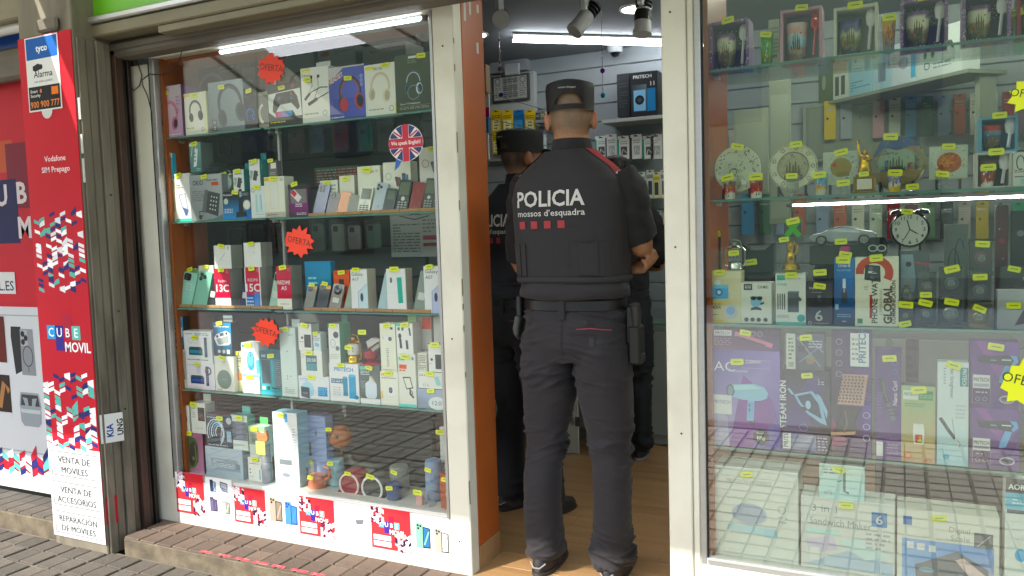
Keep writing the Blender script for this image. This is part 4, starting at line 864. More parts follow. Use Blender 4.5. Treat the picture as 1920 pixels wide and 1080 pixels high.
# --- seen through the right window
for i, (x0, y0, x1, y1, Y, c_, l_) in enumerate(((1376, 205, 1440, 362, 1.9, 'a3ab98', 'pale green panel door standing in the shop behind the plates'), (1442, 150, 1482, 420, 1.6, '9aa390', 'narrow pale green pillar panel behind the plates'))):
    wallbox('panel_board', l_, 'panel', x0, y0, x1, y1, Y, .03, c_, mat=MATTE, prints=[('r', .08, .04, .92, .9, 'aab29e')])
mir = wallbox('framed_mirror', 'grey framed board on the back wall behind the souvenir plates', 'board', 1505, 190, 1672, 300, BW-.05, .03, '8f9688', [('r', .04, .05, .96, .95, '727a6c'), ('r', .07, .08, .93, .92, '7f8878')], mat=MATTE)
cs = ['b9a23a', '6f8a70', 'a9b4a4', '8a96b0', 'b8bcae', '8a9298', '2c3236', '8a3030', 'b06a58', '5a8ab0', '4a9a7a', 'a8a09a', '70586a', 'c8c8b8', '3f5f4a', 'b08a90']
k = 0
for row, (xa, xb, ya, yb, n_) in enumerate(((1545, 1940, 196, 262, 13), (1530, 1930, 386, 448, 12), (1330, 1440, 250, 330, 3), (1390, 1520, 370, 440, 4))):
    for i in range(n_):
        x = xa+(xb-xa)*i/n_; wd = (xb-xa)/n_*.72; sl_ = (ya-20*(i/n_)) if row == 0 else ya
        c_ = cs[(i*5+row*3) % len(cs)]; yb_ = yb-14*(i/n_) if row == 0 else yb
        wallbox('hanging_case_pack', f'{ORD[i]} phone case pack from the left in the {["upper", "lower", "left", "lowest"][row]} row behind the right window', 'package', x, sl_, x+wd, yb_, BW-.09+.02*(i % 3), .014, c_, [('r', .1, .05, .9, .7, c_), ('e', .3, .6, .12, '3a4040'), ('n', .15, .78, .85, .93, 2, '8a9488')], f'case packs {row}', GLOSSY, tab=True)
A = wz(1490, 205, 1.98); B = wz(1815, 128, 1.98)
shb = empty('angled_shelf', A, 'shelf of small appliance boxes running back behind the mug boxes', 'shelf'); ang = math.atan2(B.y-A.y, B.x-A.x); shb.rotation_euler = (0, 0, ang); Ls = (B-A).length
MB().box(0, 0, -.02, Ls, .25, -.0005, ch=.002, col='8a9280').build('board', MATTE, shb)
MB().box(.02, .1, -.6, .05, .2, -.0205, col='8a9280').build('bracket', MATTE, shb); MB().box(Ls-.05, .1, -.6, Ls-.02, .2, -.0205, col='8a9280').build('bracket', MATTE, shb)
x = .02
for i, (w_, h_, c_) in enumerate(((.14, .26, 'c4c8b4'), (.13, .24, '56603a'), (.11, .22, 'bcc2b0'), (.16, .2, '8ab0ba'), (.12, .2, '9ab4bc'), (.14, .22, 'b4bec0'), (.24, .24, 'b8c0bc'))):
    f_ = Ls/1.12; w_ *= f_
    P = Vector((x+w_/2, .01, 0)); P.rotate(Matrix.Rotation(ang, 3, 'Z'))
    o = tag(MB().box(-w_/2, 0, 0, w_/2, .12, h_, ch=.002, col=c_).build('small_appliance_box', CARD, None, A+P, (0, 0, ang)), ['cream card box with yellow drop first on the angled shelf', 'olive green box second on the angled shelf', 'white box with two dark remotes on the angled shelf', 'pale blue box fourth on the angled shelf', 'light blue box with charger on the angled shelf', 'white box with a hand picture on the angled shelf', 'wide white box last on the angled shelf'][i], 'box')
    p = Pr(w_, h_); p.add([[('e', .5, .6, .22, 'c8c030'), ('e', .5, .25, .12, 'a8a098', .2)], [('e', .5, .5, .12, '8a9a80', .3)], [('r', .15, .1, .4, .6, '3a403a'), ('r', .55, .1, .8, .6, '3a403a')], [('n', .1, .1, .9, .4, 4, '4a7a8a')], [('r', .3, .2, .7, .7, '6a7a84')], [('e', .5, .5, .2, '8a929a'), ('r', .8, .1, 1, .9, '5a9ab8')], [('i', 'headphones', .3, .55, .3), ('i', 'gamepad', .7, .6, .3), ('o', .25, .25, .06, .02, '5a6468'), ('n', .4, .15, .8, .3, 2, '7a8488')]][i]); p.mb.build('print', CARD, o); x += w_+.004
# ================================================================ goods in the windows
_t = MB().extrude([(-.021, -.008), (-.018, -.0105), (.018, -.0105), (.021, -.008), (.021, .008), (.018, .0105), (-.018, .0105), (-.021, .008)], -.0012, 0, 'e9f01a')
_o = _t.build('price_tag', YEL); TAGM = _o.data; bpy.data.objects.remove(_o)
_t = Pr(.04, .02, -.0014, place=lambda x, y, z: (x-.02, z, y-.01)); _t.add([('n', .2, .35, .85, .7, 1, '6a6e1c')]); _o = _t.mb.build('tag_print', MATTE); TAGP = _o.data; bpy.data.objects.remove(_o)
def ptag(par, x, y, z, s=1.0, rot=None):
    s *= random.uniform(.78, .98); t = link('price_tag', TAGM, par, (x+random.uniform(-.003, .003), y, z), (random.uniform(-.12, .03), random.gauss(0, .13), random.uniform(-.1, .1))); t.scale = (s, 1, s); link('tag_print', TAGP, t)
TOP = {}
def geo(x0, x1, yt, z0, Y):
    xm = (x0+x1)/2; zt = wy(xm, yt, Y).z; ym = proj((wy(xm, yt, Y).x, Y, (zt+z0)/2))[1]
    A, B = wy(x0, ym, Y), wy(x1, ym, Y); return (A.x+B.x)/2, B.x-A.x, zt-z0
def zof(on): return TOP[on.name] if isinstance(on, bpy.types.Object) else on
def bx(name, label, x0, x1, yt, on, col, prints=(), Y=.05, dep=.06, side=None, top=None, tg=(.5, .93), cat='box', group=None, mat=CARD, yaw=0, hang=None, ts=1.0, ch=.0015):
    z0 = zof(on); xc, w, h = geo(x0, x1, yt, z0, Y)
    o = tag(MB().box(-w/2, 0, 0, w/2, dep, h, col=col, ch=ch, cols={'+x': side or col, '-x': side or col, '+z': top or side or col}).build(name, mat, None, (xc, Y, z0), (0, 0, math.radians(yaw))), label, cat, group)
    TOP[o.name] = z0+h
    if prints:
        p = Pr(w, h); p.add(prints); p.mb.build('print', mat, o)
    if tg: ptag(o, (tg[0]-.5)*w, -.0035, tg[1]*h, ts)
    if hang: m = MB().box(-w*.25, dep-.003, h-.001, w*.25, dep, h+.03, col=hang); m.build('hang_tab', mat, o)
    return o
A_, B_s, C_, D_, E_ = SH_L
# ---- left window, top shelf
bx('headphone_box', 'pink heart patterned wireless headphone box at the left end of the top shelf', 293, 341, 161, A_, 'b9a4b4', [('g', 0, 0, 1, 1, 'b59aac', 'b08ab0', 'b8b0b8', 'b0a0b4'), ('t', 'WIRELESS', .3, .9, .05, '3a3440', 'c', 0, .5), ('n', .04, .76, .3, .86, 3, '6a6068'), ('i', 'headphones', .52, .42, .85, -8, 'c07a98', 'b06888', '2c2030'), ('o', .2, .62, .05, .015, '8a6a80'), ('o', .84, .5, .05, .015, '8a5a80'), ('o', .15, .35, .05, .015, '8a6a80'), ('n', .8, .6, .95, .8, 3, 'a080a0'), ('n', .05, .03, .95, .08, 1, 'd8c8d8')], dep=.09, side='7e5a92', tg=(.42, .87))
bx('headphone_box', 'white and yellow box with black headphones beside the pink box', 346, 388, 173, A_, 'd6d3c2', [('r', 0, .92, .3, .98, 'd0b020'), ('i', 'headphones', .5, .55, .75, 8), ('n', .08, .14, .5, .2, 1, '9a9a60'), ('o', .8, .12, .06, .02, '8a8a80'), ('r', .92, 0, 1, 1, 'cfcf96')], dep=.07, side='bfbfb0')
bx('headphone_box', 'large slate grey box with oversized headphones picture', 392, 457, 151, A_, '6f7c84', [('g', 0, 0, 1, 1, '525c62', '6a757c', '8a979e', '7a878e'), ('i', 'headphones', .62, .5, .95, 12, '2a333b', '37424b', '1d2429'), ('r', .08, .16, .2, .26, '1d2226'), ('r', .08, .04, .2, .14, '1d2226'), ('o', .14, .21, .03, .012, 'd0d4d6'), ('o', .14, .09, .03, .012, 'd0d4d6')], dep=.06, side='8d9496', tg=(.4, .88))
bx('earphone_box', 'narrow black box with blue headphones behind the controller pack', 457, 481, 165, A_, '12151c', [('i', 'headphones', .5, .35, .8, 10, '2f5fae', '4f86d0', '10131a'), ('n', .15, .76, .6, .84, 2, '6a5a8a')], dep=.06)
bx('headphone_pack', 'grey window pack with cream headphones between the black box and controller', 482, 503, 172, A_, '8d8c84', [('r', .1, .1, .95, .9, '6a6a66'), ('l', arc(.6, .4, .4, 100, 260, 10, .25), .2, 'c8c2b4')], tg=None, Y=.06)
bx('controller_box', 'black box with a dark game controller picture and neon stripe', 502, 567, 156, A_, '1b1d1c', [('p', [(.02, .35), (.02, .78), (.95, .85), (.98, .2), (.8, .2), (.72, .34), (.28, .32), (.22, .2)], 'c6c9c4'), ('i', 'gamepad', .52, .6, .82, 3), ('g', .22, .2, .7, .34, 'c04a6a', '3a9ad0', '4aa0d8', 'b04060'), ('n', .06, .06, .5, .12, 1, 'c8d038'), ('o', .75, .92, .04, .02, 'c05060')], tg=(.45, .9), dep=.08)
bx('earphone_box', 'white and yellow box with black neckband earphones', 565, 618, 125, A_-.003, 'd9d6c6', [('r', .04, .92, .34, .97, 'd6c020'), ('t', '23mm', .2, .84, .05, '3a3a30', 'c', 0, .3, 0), ('i', 'neckband', .52, .55, .95), ('n', .1, .14, .6, .19, 1, '8a8a70'), ('o', .82, .16, .07, .02, '8a8a7a')], tg=(.25, .78), hang='d9d6c6')
bx('headset_box', 'violet blue box with red and black headset', 617, 684, 123, A_-.003, '4f569c', [('g', 0, 0, 1, .8, '3c427e', '5a60a8', '5f66b4', '474e94'), ('p', [(0, .82), (0, 1), (1, 1), (1, .97), (.42, .97), (.0, .7)], 'a8a6a4'), ('p', [(.0, .66), (.0, .76), (.4, .9), (.4, .82)], '7a2f34'), ('t', 'HEADSET', .04, .68, .08, 'e6e2e0', 'l', 24, .42), ('i', 'headphones', .6, .46, .85, 6, '23242a', 'a04a3c', '181a20'), ('e', .42, .28, .12, 'a0484a', .16), ('o', .92, .78, .03, .01, 'b8c0e0'), ('o', .92, .7, .03, .01, 'b8c0e0'), ('o', .92, .62, .03, .01, 'b8c0e0'), ('r', .0, .0, 1, .03, '2f3466'), ('n', .05, .03, .4, .07, 1, 'd0d4e8')], tg=(.55, .76), dep=.06)
bx('headphone_box', 'white and yellow box with cream folding headphones', 684, 742, 119, A_-.003, 'd8d5c2', [('r', .04, .9, .32, .96, 'd6c020'), ('t', 'MAX 80h', .45, .88, .06, '3a3a30', 'c', 0, .3, 0), ('i', 'headphones', .5, .53, .85, -6, 'b4ad96', 'c2bca6', '9a937e'), ('n', .12, .1, .6, .15, 1, '8a8a70'), ('o', .85, .12, .07, .02, '8a8a7a'), ('r', .96, 0, 1, .22, 'd0c020')], tg=(.72, .95), side='c9c480')
bx('headphone_box', 'dark olive television headphone box at the right end of the top shelf', 741, 810, 101, A_-.003, '37402c', [('g', 0, 0, 1, 1, '2a3022', '2c3324', '424a34', '3c4430'), ('r', .38, .93, .6, .97, 'c9ccc4'), ('n', .36, .84, .6, .91, 2, '7a8068'), ('i', 'headphones', .5, .5, .6, 0, '39484c', 'b8c4c8', '20282c'), ('o', .5, .34, .16, .02, '6a7a80'), ('t', 'Stereo TV Headphones', .12, .14, .03, 'c0c4b8', 'l', 0, .55), ('l', [(.1, .115), (.95, .115)], .006, '7a8068'), ('n', .1, .05, .9, .1, 2, '8a9078')], tg=(.75, .95), dep=.08)
for i, (x0, x1, yt, l_) in enumerate(((516, 590, 90, 'leftmost grey fan box behind the headphone boxes'), (597, 668, 87, 'middle grey fan box with red oval mark behind the headphone boxes'), (681, 762, 82, 'floor fan box behind the folding headphone box'))):
    bx('fan_box', l_, x0, x1, yt, 1.86, '8f9894', [('e', .2 if i < 2 else 2, .88, .12, '9a3a34', .05) if i < 2 else ('t', 'floor fan', .32, .84, .06, '4a5452', 'c', 0, .35, 0), ('n', .45, .84, .9, .92, 2, '6a7472'), ('o', .62, .3, .26, .06, '4f5856'), ('e', .62, .3, .09, '5f6866'), ('l', [(.45, .45), (.8, .15)], .05, '6a7472'), ('o', .2, .55, .06, .02, '5a6462')], Y=.32, dep=.14, tg=None)
rs = tag(MB().box(-1.4, .26, 1.845, -.47, .487, 1.859, ch=.003, col='5a605c').build('rear_shelf', MATTE), 'dim rear shelf carrying the fan boxes behind the top shelf', 'shelf')
bx('black_carton', 'dark carton with purple swirl at the back left of the top shelf', 365, 445, 108, 1.86, '2a2d33', [('o', .4, .4, .3, .05, '4a4458'), ('e', .4, .4, .12, '3a3548'), ('n', .6, .7, .95, .9, 3, '4a4d55')], Y=.33, dep=.14, tg=None)
bx('black_carton', 'dark carton with pink speaker picture behind the grey headphone box', 448, 512, 104, 1.86, '34323a', [('r', .1, .2, .5, .8, '55505e'), ('e', .3, .5, .14, '6a5a70'), ('r', .6, .1, .95, .6, '6a4a5a')], Y=.335, dep=.12, tg=None)
# ---- left window, second shelf
mic1 = bx('microphone_box', 'clear fronted microphone box at the left end of the second shelf', 299, 330, 336, B_s, 'aaa78c', [('r', .08, .22, .95, .96, '8b8874'), ('i', 'mic', .5, .58, 1.1), ('l', [(.82, .5), (.84, .24)], .07, '4a473c'), ('n', .08, .1, .9, .17, 2, '6a6858'), ('r', .05, .02, .6, .07, '5a5848')], dep=.045, tg=(.55, .95))
bx('memory_card_pack', 'light blue hanging pack on top of the microphone box', 298, 324, 288, mic1, '4a9ab8', [('r', 0, .82, 1, 1, '9fc4c8'), ('g', .1, .05, .9, .78, '3a7ab0', '6fc0e0', '7fd0ea', '4a9ac8'), ('n', .15, .55, .8, .75, 3, '2a5a7a')], dep=.02, tg=(.7, .95), hang='b8ccc8')
bl1 = bx('bulb_box', 'white led bulb box with outline picture on the second shelf', 329, 357, 325, B_s, 'd8dcdc', [('n', .1, .68, .55, .78, 2, 'c8604a'), ('l', [(.25, .55), (.65, .58), (.82, .2), (.7, .12), (.45, .28), (.25, .55)], .04, '5a6088'), ('p', [(.45, .3), (.8, .25), (.75, .12), (.6, .12)], '5a6088'), ('r', 0, 0, 1, .06, '58b8a8')], dep=.07, tg=(.35, .96), side='c4ccd4')
dp = bx('desk_phone_box', 'grey box with a black desk telephone', 357, 417, 327, B_s, '878b8d', [('g', 0, 0, 1, 1, '74797c', '8a8e90', '9a9ea0', '8c9092'), ('t', 'OKIO', .26, .78, .1, '2a2d30', 'c', 0, .32, .02), ('n', .55, .84, .9, .9, 1, '4a4e50'), ('r', .68, .75, .9, .83, 'b8503c'), ('n', .06, .42, .45, .66, 6, '5a5e60'), ('i', 'deskphone', .62, .38, .72, -4), ('p', [(.3, 0), (1, 0), (1, .12), (.7, .03)], '5a6a74'), ('e', .3, .08, .05, '24282a')], dep=.06, tg=(.5, .95))
bx('usb_hub_box', 'teal power strip box standing on the telephone boxes', 356, 377, 267, max(TOP[bl1.name], TOP[dp.name])+.001, '557f7e', [('g', 0, 0, 1, 1, '3f6a6c', '3a6466', '6f908e', '628684'), ('i', 'strip', .45, .55, 1.5, 0), ('n', .55, .04, .9, .14, 2, 'a8c0bc'), ('r', .0, .88, .2, .96, 'b8c8c4')], dep=.07, side='5e6462', tg=(.5, .95), Y=.06)
pn = bx('cordless_phone_box', 'black and blue cordless telephone box', 418, 471, 359, B_s, '10151c', [('g', 0, 0, 1, .8, '1f86c8', '1a6ab0', '12161c', '12161c'), ('t', 'Panasonic', .2, .86, .07, 'e0e4e6', 'c', 0, .36), ('i', 'cordless', .64, .5, .85), ('e', .85, .5, .13, 'b8b898'), ('e', .85, .5, .1, 'd8d8c8'), ('e', .12, .66, .08, 'b0b8a8'), ('n', .05, .22, .35, .4, 3, 'd0e4f0'), ('n', .6, .82, .92, .94, 3, '8a9298')], dep=.06, tg=(.47, .97))
bx('white_teal_box', 'small white box with dark tool picture standing on the cordless phone box', 437, 457, 318, pn, 'd6d9d2', [('r', .1, .88, .5, .96, '3f8f8a'), ('i', 'powerbank', .45, .42, .9, -15, '34383a'), ('n', .1, .76, .9, .84, 1, '7a8078'), ('r', .08, .25, .2, .6, '9ab0a8')], dep=.06, side='2f7a78', tg=(.55, .93), hang='2f7a78')
wt = bx('narrow_white_box', 'narrow white and pale teal box on the second shelf', 470, 497, 349, B_s, 'c6d0cb', [('o', .2, .88, .1, .03, '5a6a68'), ('r', .35, .18, .5, .75, 'a0bcc0'), ('r', .6, .18, .8, .75, 'a8c4c8'), ('l', [(.7, .72), (.75, .28)], .03, '6a8a90'), ('n', .3, .1, .9, .14, 1, '8a9894')], dep=.05, tg=(.5, .96))
bx('white_teal_box', 'small white box with dark tool picture above the narrow white box', 467, 487, 299, TOP[wt.name], 'd6d9d2', [('r', .1, .88, .5, .96, '3f8f8a'), ('i', 'powerbank', .45, .42, .9, -15, '34383a'), ('n', .1, .76, .9, .84, 1, '7a8078'), ('r', .08, .25, .2, .6, '9ab0a8')], dep=.06, side='2f7a78', tg=(.55, .93), hang='2f7a78')
pbx = bx('power_bank_box', 'cream power bank box near the upright on the second shelf', 496, 534, 331, B_s, 'd4cfbe', [('r', .02, .9, .26, .98, 'c8a83a'), ('t', '30', .86, .88, .08, '5a564a', 'c', 0, .16, 0), ('r', .3, .22, .68, .84, 'dad5c6'), ('l', [(.3, .22), (.3, .84), (.68, .84), (.68, .22), (.3, .22)], .012, 'b4ae9a'), ('r', 0, 0, 1, .13, 'a8a498'), ('n', .1, .04, .9, .09, 1, '5a564a')], dep=.06, tg=(.5, .95))
bx('cube_trinket_pack', 'small dark trinket pack with a white cube on the cream power bank box', 503, 519, 301, pbx, '5a5658', [('r', .3, .5, .9, .85, 'c8c8c0'), ('n', .2, .1, .8, .3, 2, 'a098a0')], dep=.03, tg=(.3, 1.0), ts=.8)
bx('memory_stick_pack', 'purple memory stick blister with a red and white stick', 541, 577, 345, B_s-.003, '4a2a48', [('r', 0, .85, 1, 1, '1d1a1e'), ('g', .0, .0, 1, .4, '2a1a2c', '2c1c30', '7a2a6a', '6a2460'), ('r', .12, .42, .95, .84, '6a6468'), ('l', [(.22, .78), (.6, .52)], .28, 'c8c4c4'), ('l', [(.22, .78), (.4, .66)], .2, 'b83a48'), ('n', .35, .3, .7, .42, 2, 'd0c0d0'), ('n', .4, .06, .9, .14, 2, 'c8b8c8')], dep=.02, tg=(.35, 1.0))
# twin bell clock
def bellclock(px, py, r, on, Y, label, face='d8dcd4', body='8e9890', small=True):
    c = wy(px, py, Y); o = empty('alarm_clock', (c.x, Y, zof(on)), label, 'clock'); z = c.z-zof(on)
    MB().lathe([(r, -.035), (r*1.05, -.02), (r*1.05, .0), (r, .012), (r*.9, .014), (r*.89, .012)], (0, 0, z), 24, body, ax='y', caps=(True, False)).build('case', GLOSSY, o, smooth=True)
    MB().lathe([(r*.9, .0135), (0, .0136)], (0, 0, z), 24, face, ax='y', caps=(False, False)).build('dial', MATTE, o)
    p = Pr(2*r, 2*r, -.0142, -.0004, place=lambda x, y, q: (x-r, q, z+y-r))
    p.add([('l', [(.5, .5), (.5+.18, .5-.12)], .03, '202224'), ('l', [(.5, .5), (.42, .78)], .025, '202224')]+([] if small else [('t', str(i+1), .5+.36*math.sin((i+1)*math.pi/6), .45+.36*math.cos((i+1)*math.pi/6), .1, '2a2c2c') for i in range(12)]+[('l', [(.5, .5), (.36, .24)], .02, '202224'), ('l', [(.5, .5), (.72, .36)], .012, '202224')])); p.mb.build('dial_print', MATTE, o)
    for s_ in (-1, 1):
        MB().lathe([(r*.42, 0), (r*.36, r*.2), (0, r*.3)], (s_*r*.62, .0, z+r*.86), 14, body).build('bell', GLOSSY, o, smooth=True)
        MB().tube([(s_*r*.5, .0, z-r*.75), (s_*r*.72, -.005, 0)], r*.07, body, n=6).build('foot', METALC, o)
    MB().tube([(x*r, 0, z+r*(1.05+.42*math.sin(math.acos(max(-1, min(1, x/.6)))))) for x in (-.6, -.45, -.2, .2, .45, .6)], r*.05, 'a8aca8', n=6).build('handle', METALC, o)
    ptag(o, -r*.1, -.02, z+r*1.0, .9); return o
bellclock(427, 343, .036, TOP[pn.name], .10, 'small pale twin bell clock behind the white tool boxes')
tag(MB().lathe([(0, 0), (.045, .01), (.05, .03), (.03, .05), (0, .055)], n=14, col='1d1c1a').build('black_pouch', MATTE, None, (wy(408, 300, .12).x, .12, max(TOP[dp.name], 0)), None, True), 'dark pouch lying on top of the desk telephone box', 'pouch')
# phones leaning on the orange strip
def rr(w, h, r, n=4): return arc(w/2-r, h-r, r, 0, 90, n)+arc(-w/2+r, h-r, r, 90, 180, n)+arc(-w/2+r, r, r, 180, 270, n)+arc(w/2-r, r, r, 270, 360, n)
def phone(label, x0, x1, yt, z0, col, style='back', cam_='bump', Y=.058, lean=14, side=None, tg=None, shear=8, prints=(), th=.009, sticker=False, mat=GLOSSY):
    xc, w, h = geo(x0, x1, yt, z0, Y); h = h/math.cos(math.radians(lean)); w *= .86
    o = tag(MB().extrude(rr(w, h, w*.13), 0, th, col, side or col).build('mobile_phone', mat, None, (xc, Y, z0+.001), (math.radians(-lean), math.radians(shear), 0)), label, 'phone', 'display phones')
    if cam_ == 'bump':
        c = MB().extrude([(x-w*.18, z+h*.76) for x, z in rr(w*.5, h*.2, w*.1)], -.0018, -.0001, '1c2022').build('camera_module', GLOSSY, o)
        for z in (.81, .9): MB().lathe([(w*.075, .0019), (w*.06, .003), (0, .003)], (-w*.25, 0, h*z), 10, '3a4448', ax='y').build('lens', GLOSSY, c)
    elif cam_ == 'three':
        for x, z in ((-.28, .9), (-.05, .85), (-.3, .79)): MB().lathe([(w*.11, .0001), (w*.11, .002), (w*.06, .0026), (0, .0022)], (w*x, 0, h*z), 12, '23282a', ax='y').build('lens', GLOSSY, o)
    elif cam_ == 'pill': MB().extrude([(x+w*.15, z+h*.74) for x, z in rr(w*.26, h*.2, w*.12)], -.0018, -.0001, '20262a').build('camera_module', GLOSSY, o)
    elif cam_ == 'disc': MB().lathe([(w*.36, .0001), (w*.36, .002), (w*.2, .003), (0, .0028)], (0, 0, h*.78), 16, '22262a', ax='y').build('camera_module', GLOSSY, o)
    if style == 'keys':
        s_ = MB().box(-w*.4, -.0006, h*.54, w*.4, -.0001, h*.93, col='4d5a44').build('screen', GLOSSY, o)
        kk = MB()
        MB().lathe([(w*.16, .0003), (w*.1, .001)], (0, 0, h*.42), 12, 'b8bcb8', ax='y').build('nav_key', GLOSSY, o)
        for i in range(4):
            for j in range(3): MB().box(w*(-.38+.27*j), -.0012, h*(.06+.075*i), w*(-.38+.27*j+.2), -.0001, h*(.06+.075*i+.045), ch=.0004, col=prints or '30363a').build('key', MATTE, o)
    elif prints:
        p = Pr(w, h, -.0003, -.0002); p.add(prints); p.mb.build('print', mat, o)
    if sticker: MB().box(-w*.3, -.0005, h*.3, w*.25, -.0001, h*.48, col='d0d2cc').build('price_sticker', MATTE, o)
    if tg: ptag(o, 0, -.004, h*tg, .8)
    return o
def strip(x0, x1, z, label, Y=.045):
    A = wy(x0, 400, Y).x; B = wy(x1, 400, Y).x
    s_ = tag(MB().box(A, Y, z+.0005, B, Y+.012, z+.013, ch=.001, col='b98a52').build('wooden_ledge', MATTE), label, 'ledge')
    n = max(2, int((B-A)/.08))
    for i in range(1, n): MB().box(A+(B-A)*i/n-.0012, Y-.0006, z+.001, A+(B-A)*i/n+.0012, Y-.0001, z+.0125, col='5a3a1c').build('joint', MATTE, s_)
zb = B_s-.003
strip(578, 824, zb, 'light wooden ledge holding the phones on the second shelf')
KEY = '2c3234'
for a in (('lavender blue smartphone at the left end of the wooden ledge', 582, 607, 345, '53607e', 'back', 'bump'), ('charcoal rugged phone second on the wooden ledge', 607, 630, 361, '26282a', 'back', 'bump'), ('orange rugged phone on the wooden ledge', 628, 650, 360, 'c87a22', 'back', None), ('olive green rugged phone on the wooden ledge', 646, 668, 365, '46543a', 'back', None)):
    phone(a[0], a[1], a[2], a[3], zb, a[4], a[5], a[6])
phone('white feature phone with keypad and olive screen', 666, 692, 350, zb, 'c9ccbc', 'keys', None, prints='4a4e48', shear=5)
phone('silver blue smartphone with three cameras on the wooden ledge', 692, 717, 342, zb, 'a2adb2', 'back', 'three', prints=[('r', .4, .2, .62, .26, '8a969c')])
phone('dark teal phone with a lit window on the wooden ledge', 713, 737, 353, zb, '2f3a3a', 'back', None, prints=[('r', .2, .55, .8, .9, '4a5a4c')])
phone('black feature phone right of the dark teal phone', 737, 763, 337, zb, '1e2422', 'keys', None, prints='a8aca8', shear=5)
phone('red feature phone showing its plain back', 762, 788, 341, zb, '7a1f22', 'back', None, prints=[('e', .5, .7, .08, 'a84a4c'), ('n', .25, .12, .7, .16, 1, 'a86a6a')])
phone('black feature phone right of the red phone', 787, 810, 334, zb, '23281f', 'keys', None, prints='a8aca8', shear=5)
phone('grey feature phone cut by the window edge', 808, 824, 334, zb, '34363a', 'keys', None, prints='8a8e90', shear=3)
for x0, x1, yt, l_, P in ((601, 634, 338, 'low white carton behind the charcoal phone', [('n', .1, .6, .9, .9, 3, '8a9084')]), (637, 665, 329, 'white carton with handwritten price behind the orange phone', [('t', 'P1P', .5, .35, .18, '3a3a40', 'c', 0, .5, 0)]), (671, 714, 311, 'white carton with a black phone picture behind the white feature phone', [('t', 'Note 10', .72, .86, .06, '3a3d3a', 'c', 0, .35, 0), ('i', 'twinphone', .45, .45, .42)]), (719, 771, 303, 'white carton with two phones behind the dark teal phone', [('o', .2, .72, .1, .02, '7a9a98'), ('i', 'phoneback', .55, .62, .3, 12, '6a4a50', '23262a', '5a5e60'), ('i', 'phoneback', .8, .66, .34, 0, '4a6070', '23262a', '6a8a9a')])):
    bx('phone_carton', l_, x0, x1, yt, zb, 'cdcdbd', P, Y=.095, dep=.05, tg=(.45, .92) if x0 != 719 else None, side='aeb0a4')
bx('phone_carton', 'tall white carton with phone picture beside the flag sticker', 787, 821, 276, zb, 'cfcfc4', [('o', .35, .75, .18, .03, '9a7070'), ('i', 'phoneback', .85, .7, .5, 15, '5a6068', '30343a', '6a7078'), ('n', .2, .4, .6, .5, 2, 'b0b4ac'), ('r', 0, .02, 1, .06, 'c8584a')], Y=.1, dep=.05, tg=(.8, .97))
# ---- left window, third shelf
zc = C_; zc2 = C_-.003
strip(322, 520, zc, 'light wooden ledge under the phones in the left half of the third shelf'); strip(562, 800, zc2, 'light wooden ledge under the phones in the right half of the third shelf')
phone('mint phone with black camera block at the left end of the third shelf', 329, 358, 511, zc, '8fc0b2', cam_='bump', shear=10, lean=10, prints=[('r', .3, .5, .72, .68, 'a8ccc0'), ('n', .35, .52, .68, .66, 3, '7a9a92')])
phone('mint phone with three black lenses beside the first mint phone', 357, 388, 510, zc, '86b8a4', cam_='three', shear=10, lean=10)
phone('dark phone with barcode sticker left of the stacked red boxes', 384, 402, 514, zc, '2e2f30', cam_=None, shear=8, lean=10, sticker=True)
bx('phone_carton', 'pale carton top peeking behind the first mint phone', 347, 372, 504, zc, 'c2c8b8', [('r', 0, .88, 1, 1, '6a8a5a')], Y=.1, dep=.04, tg=(.5, .98)); bx('phone_carton', 'white carton with orange lettering behind the second mint phone', 374, 402, 498, zc, 'd4d4c4', [('t', 'A26', .55, .72, .14, 'b0704a', 'c', 0, .6, 0)], Y=.1, dep=.04, tg=(.5, .97))
def redmi(x0, x1, yt, t1, t2, lab, P2=(), side='8c8c88', z=zc):
    return bx('phone_box', lab, x0, x1, yt, z, 'b3173c', [('g', 0, 0, 1, 1, 'b8163f', 'b8163f', 'b01838', 'b31a3a'), ('t', t1, .5, .66, .07, 'e8c8cc', 'c', 0, .62, 0), ('t', t2, .5, .42, .18, 'f2eeee', 'c', 0, .88, .02), ('o', .85, .93, .07, .02, 'd8a0a8')]+list(P2), dep=.075, side=side, tg=(.5, .97))
b13 = redmi(403, 432, 504, 'Redmi', '13C', 'red phone box marked 13C with a white box on top', [('r', 0, 0, 1, .26, 'd8d8d6')])
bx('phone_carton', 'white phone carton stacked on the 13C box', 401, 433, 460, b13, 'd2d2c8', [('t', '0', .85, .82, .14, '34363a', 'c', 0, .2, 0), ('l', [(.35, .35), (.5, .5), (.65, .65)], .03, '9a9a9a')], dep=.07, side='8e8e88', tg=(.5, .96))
b15 = redmi(460, 489, 501, 'REDMI', '15C', 'red phone box marked 15C with a blue phone picture', [('r', 0, 0, 1, .34, '3f62a0'), ('n', .08, .05, .5, .3, 3, 'a8bcd8'), ('p', [(.55, .05), (.9, .1), (.9, .38), (.58, .4)], '5a80b8'), ('r', 0, 0, .06, 1, 'd8d4d4'), ('r', .94, 0, 1, 1, 'd8d4d4')])
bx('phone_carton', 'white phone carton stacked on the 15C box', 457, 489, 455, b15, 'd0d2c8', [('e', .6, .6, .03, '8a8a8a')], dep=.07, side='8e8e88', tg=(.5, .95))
phone('blue phone with barcode sticker between the two red stacks', 446, 461, 517, zc, '2f3550', cam_=None, shear=6, lean=10, sticker=True)
phone('pale green phone half hidden by the A5 box', 501, 519, 511, zc, '9ab8a4', cam_='bump', shear=8, lean=10, sticker=True)
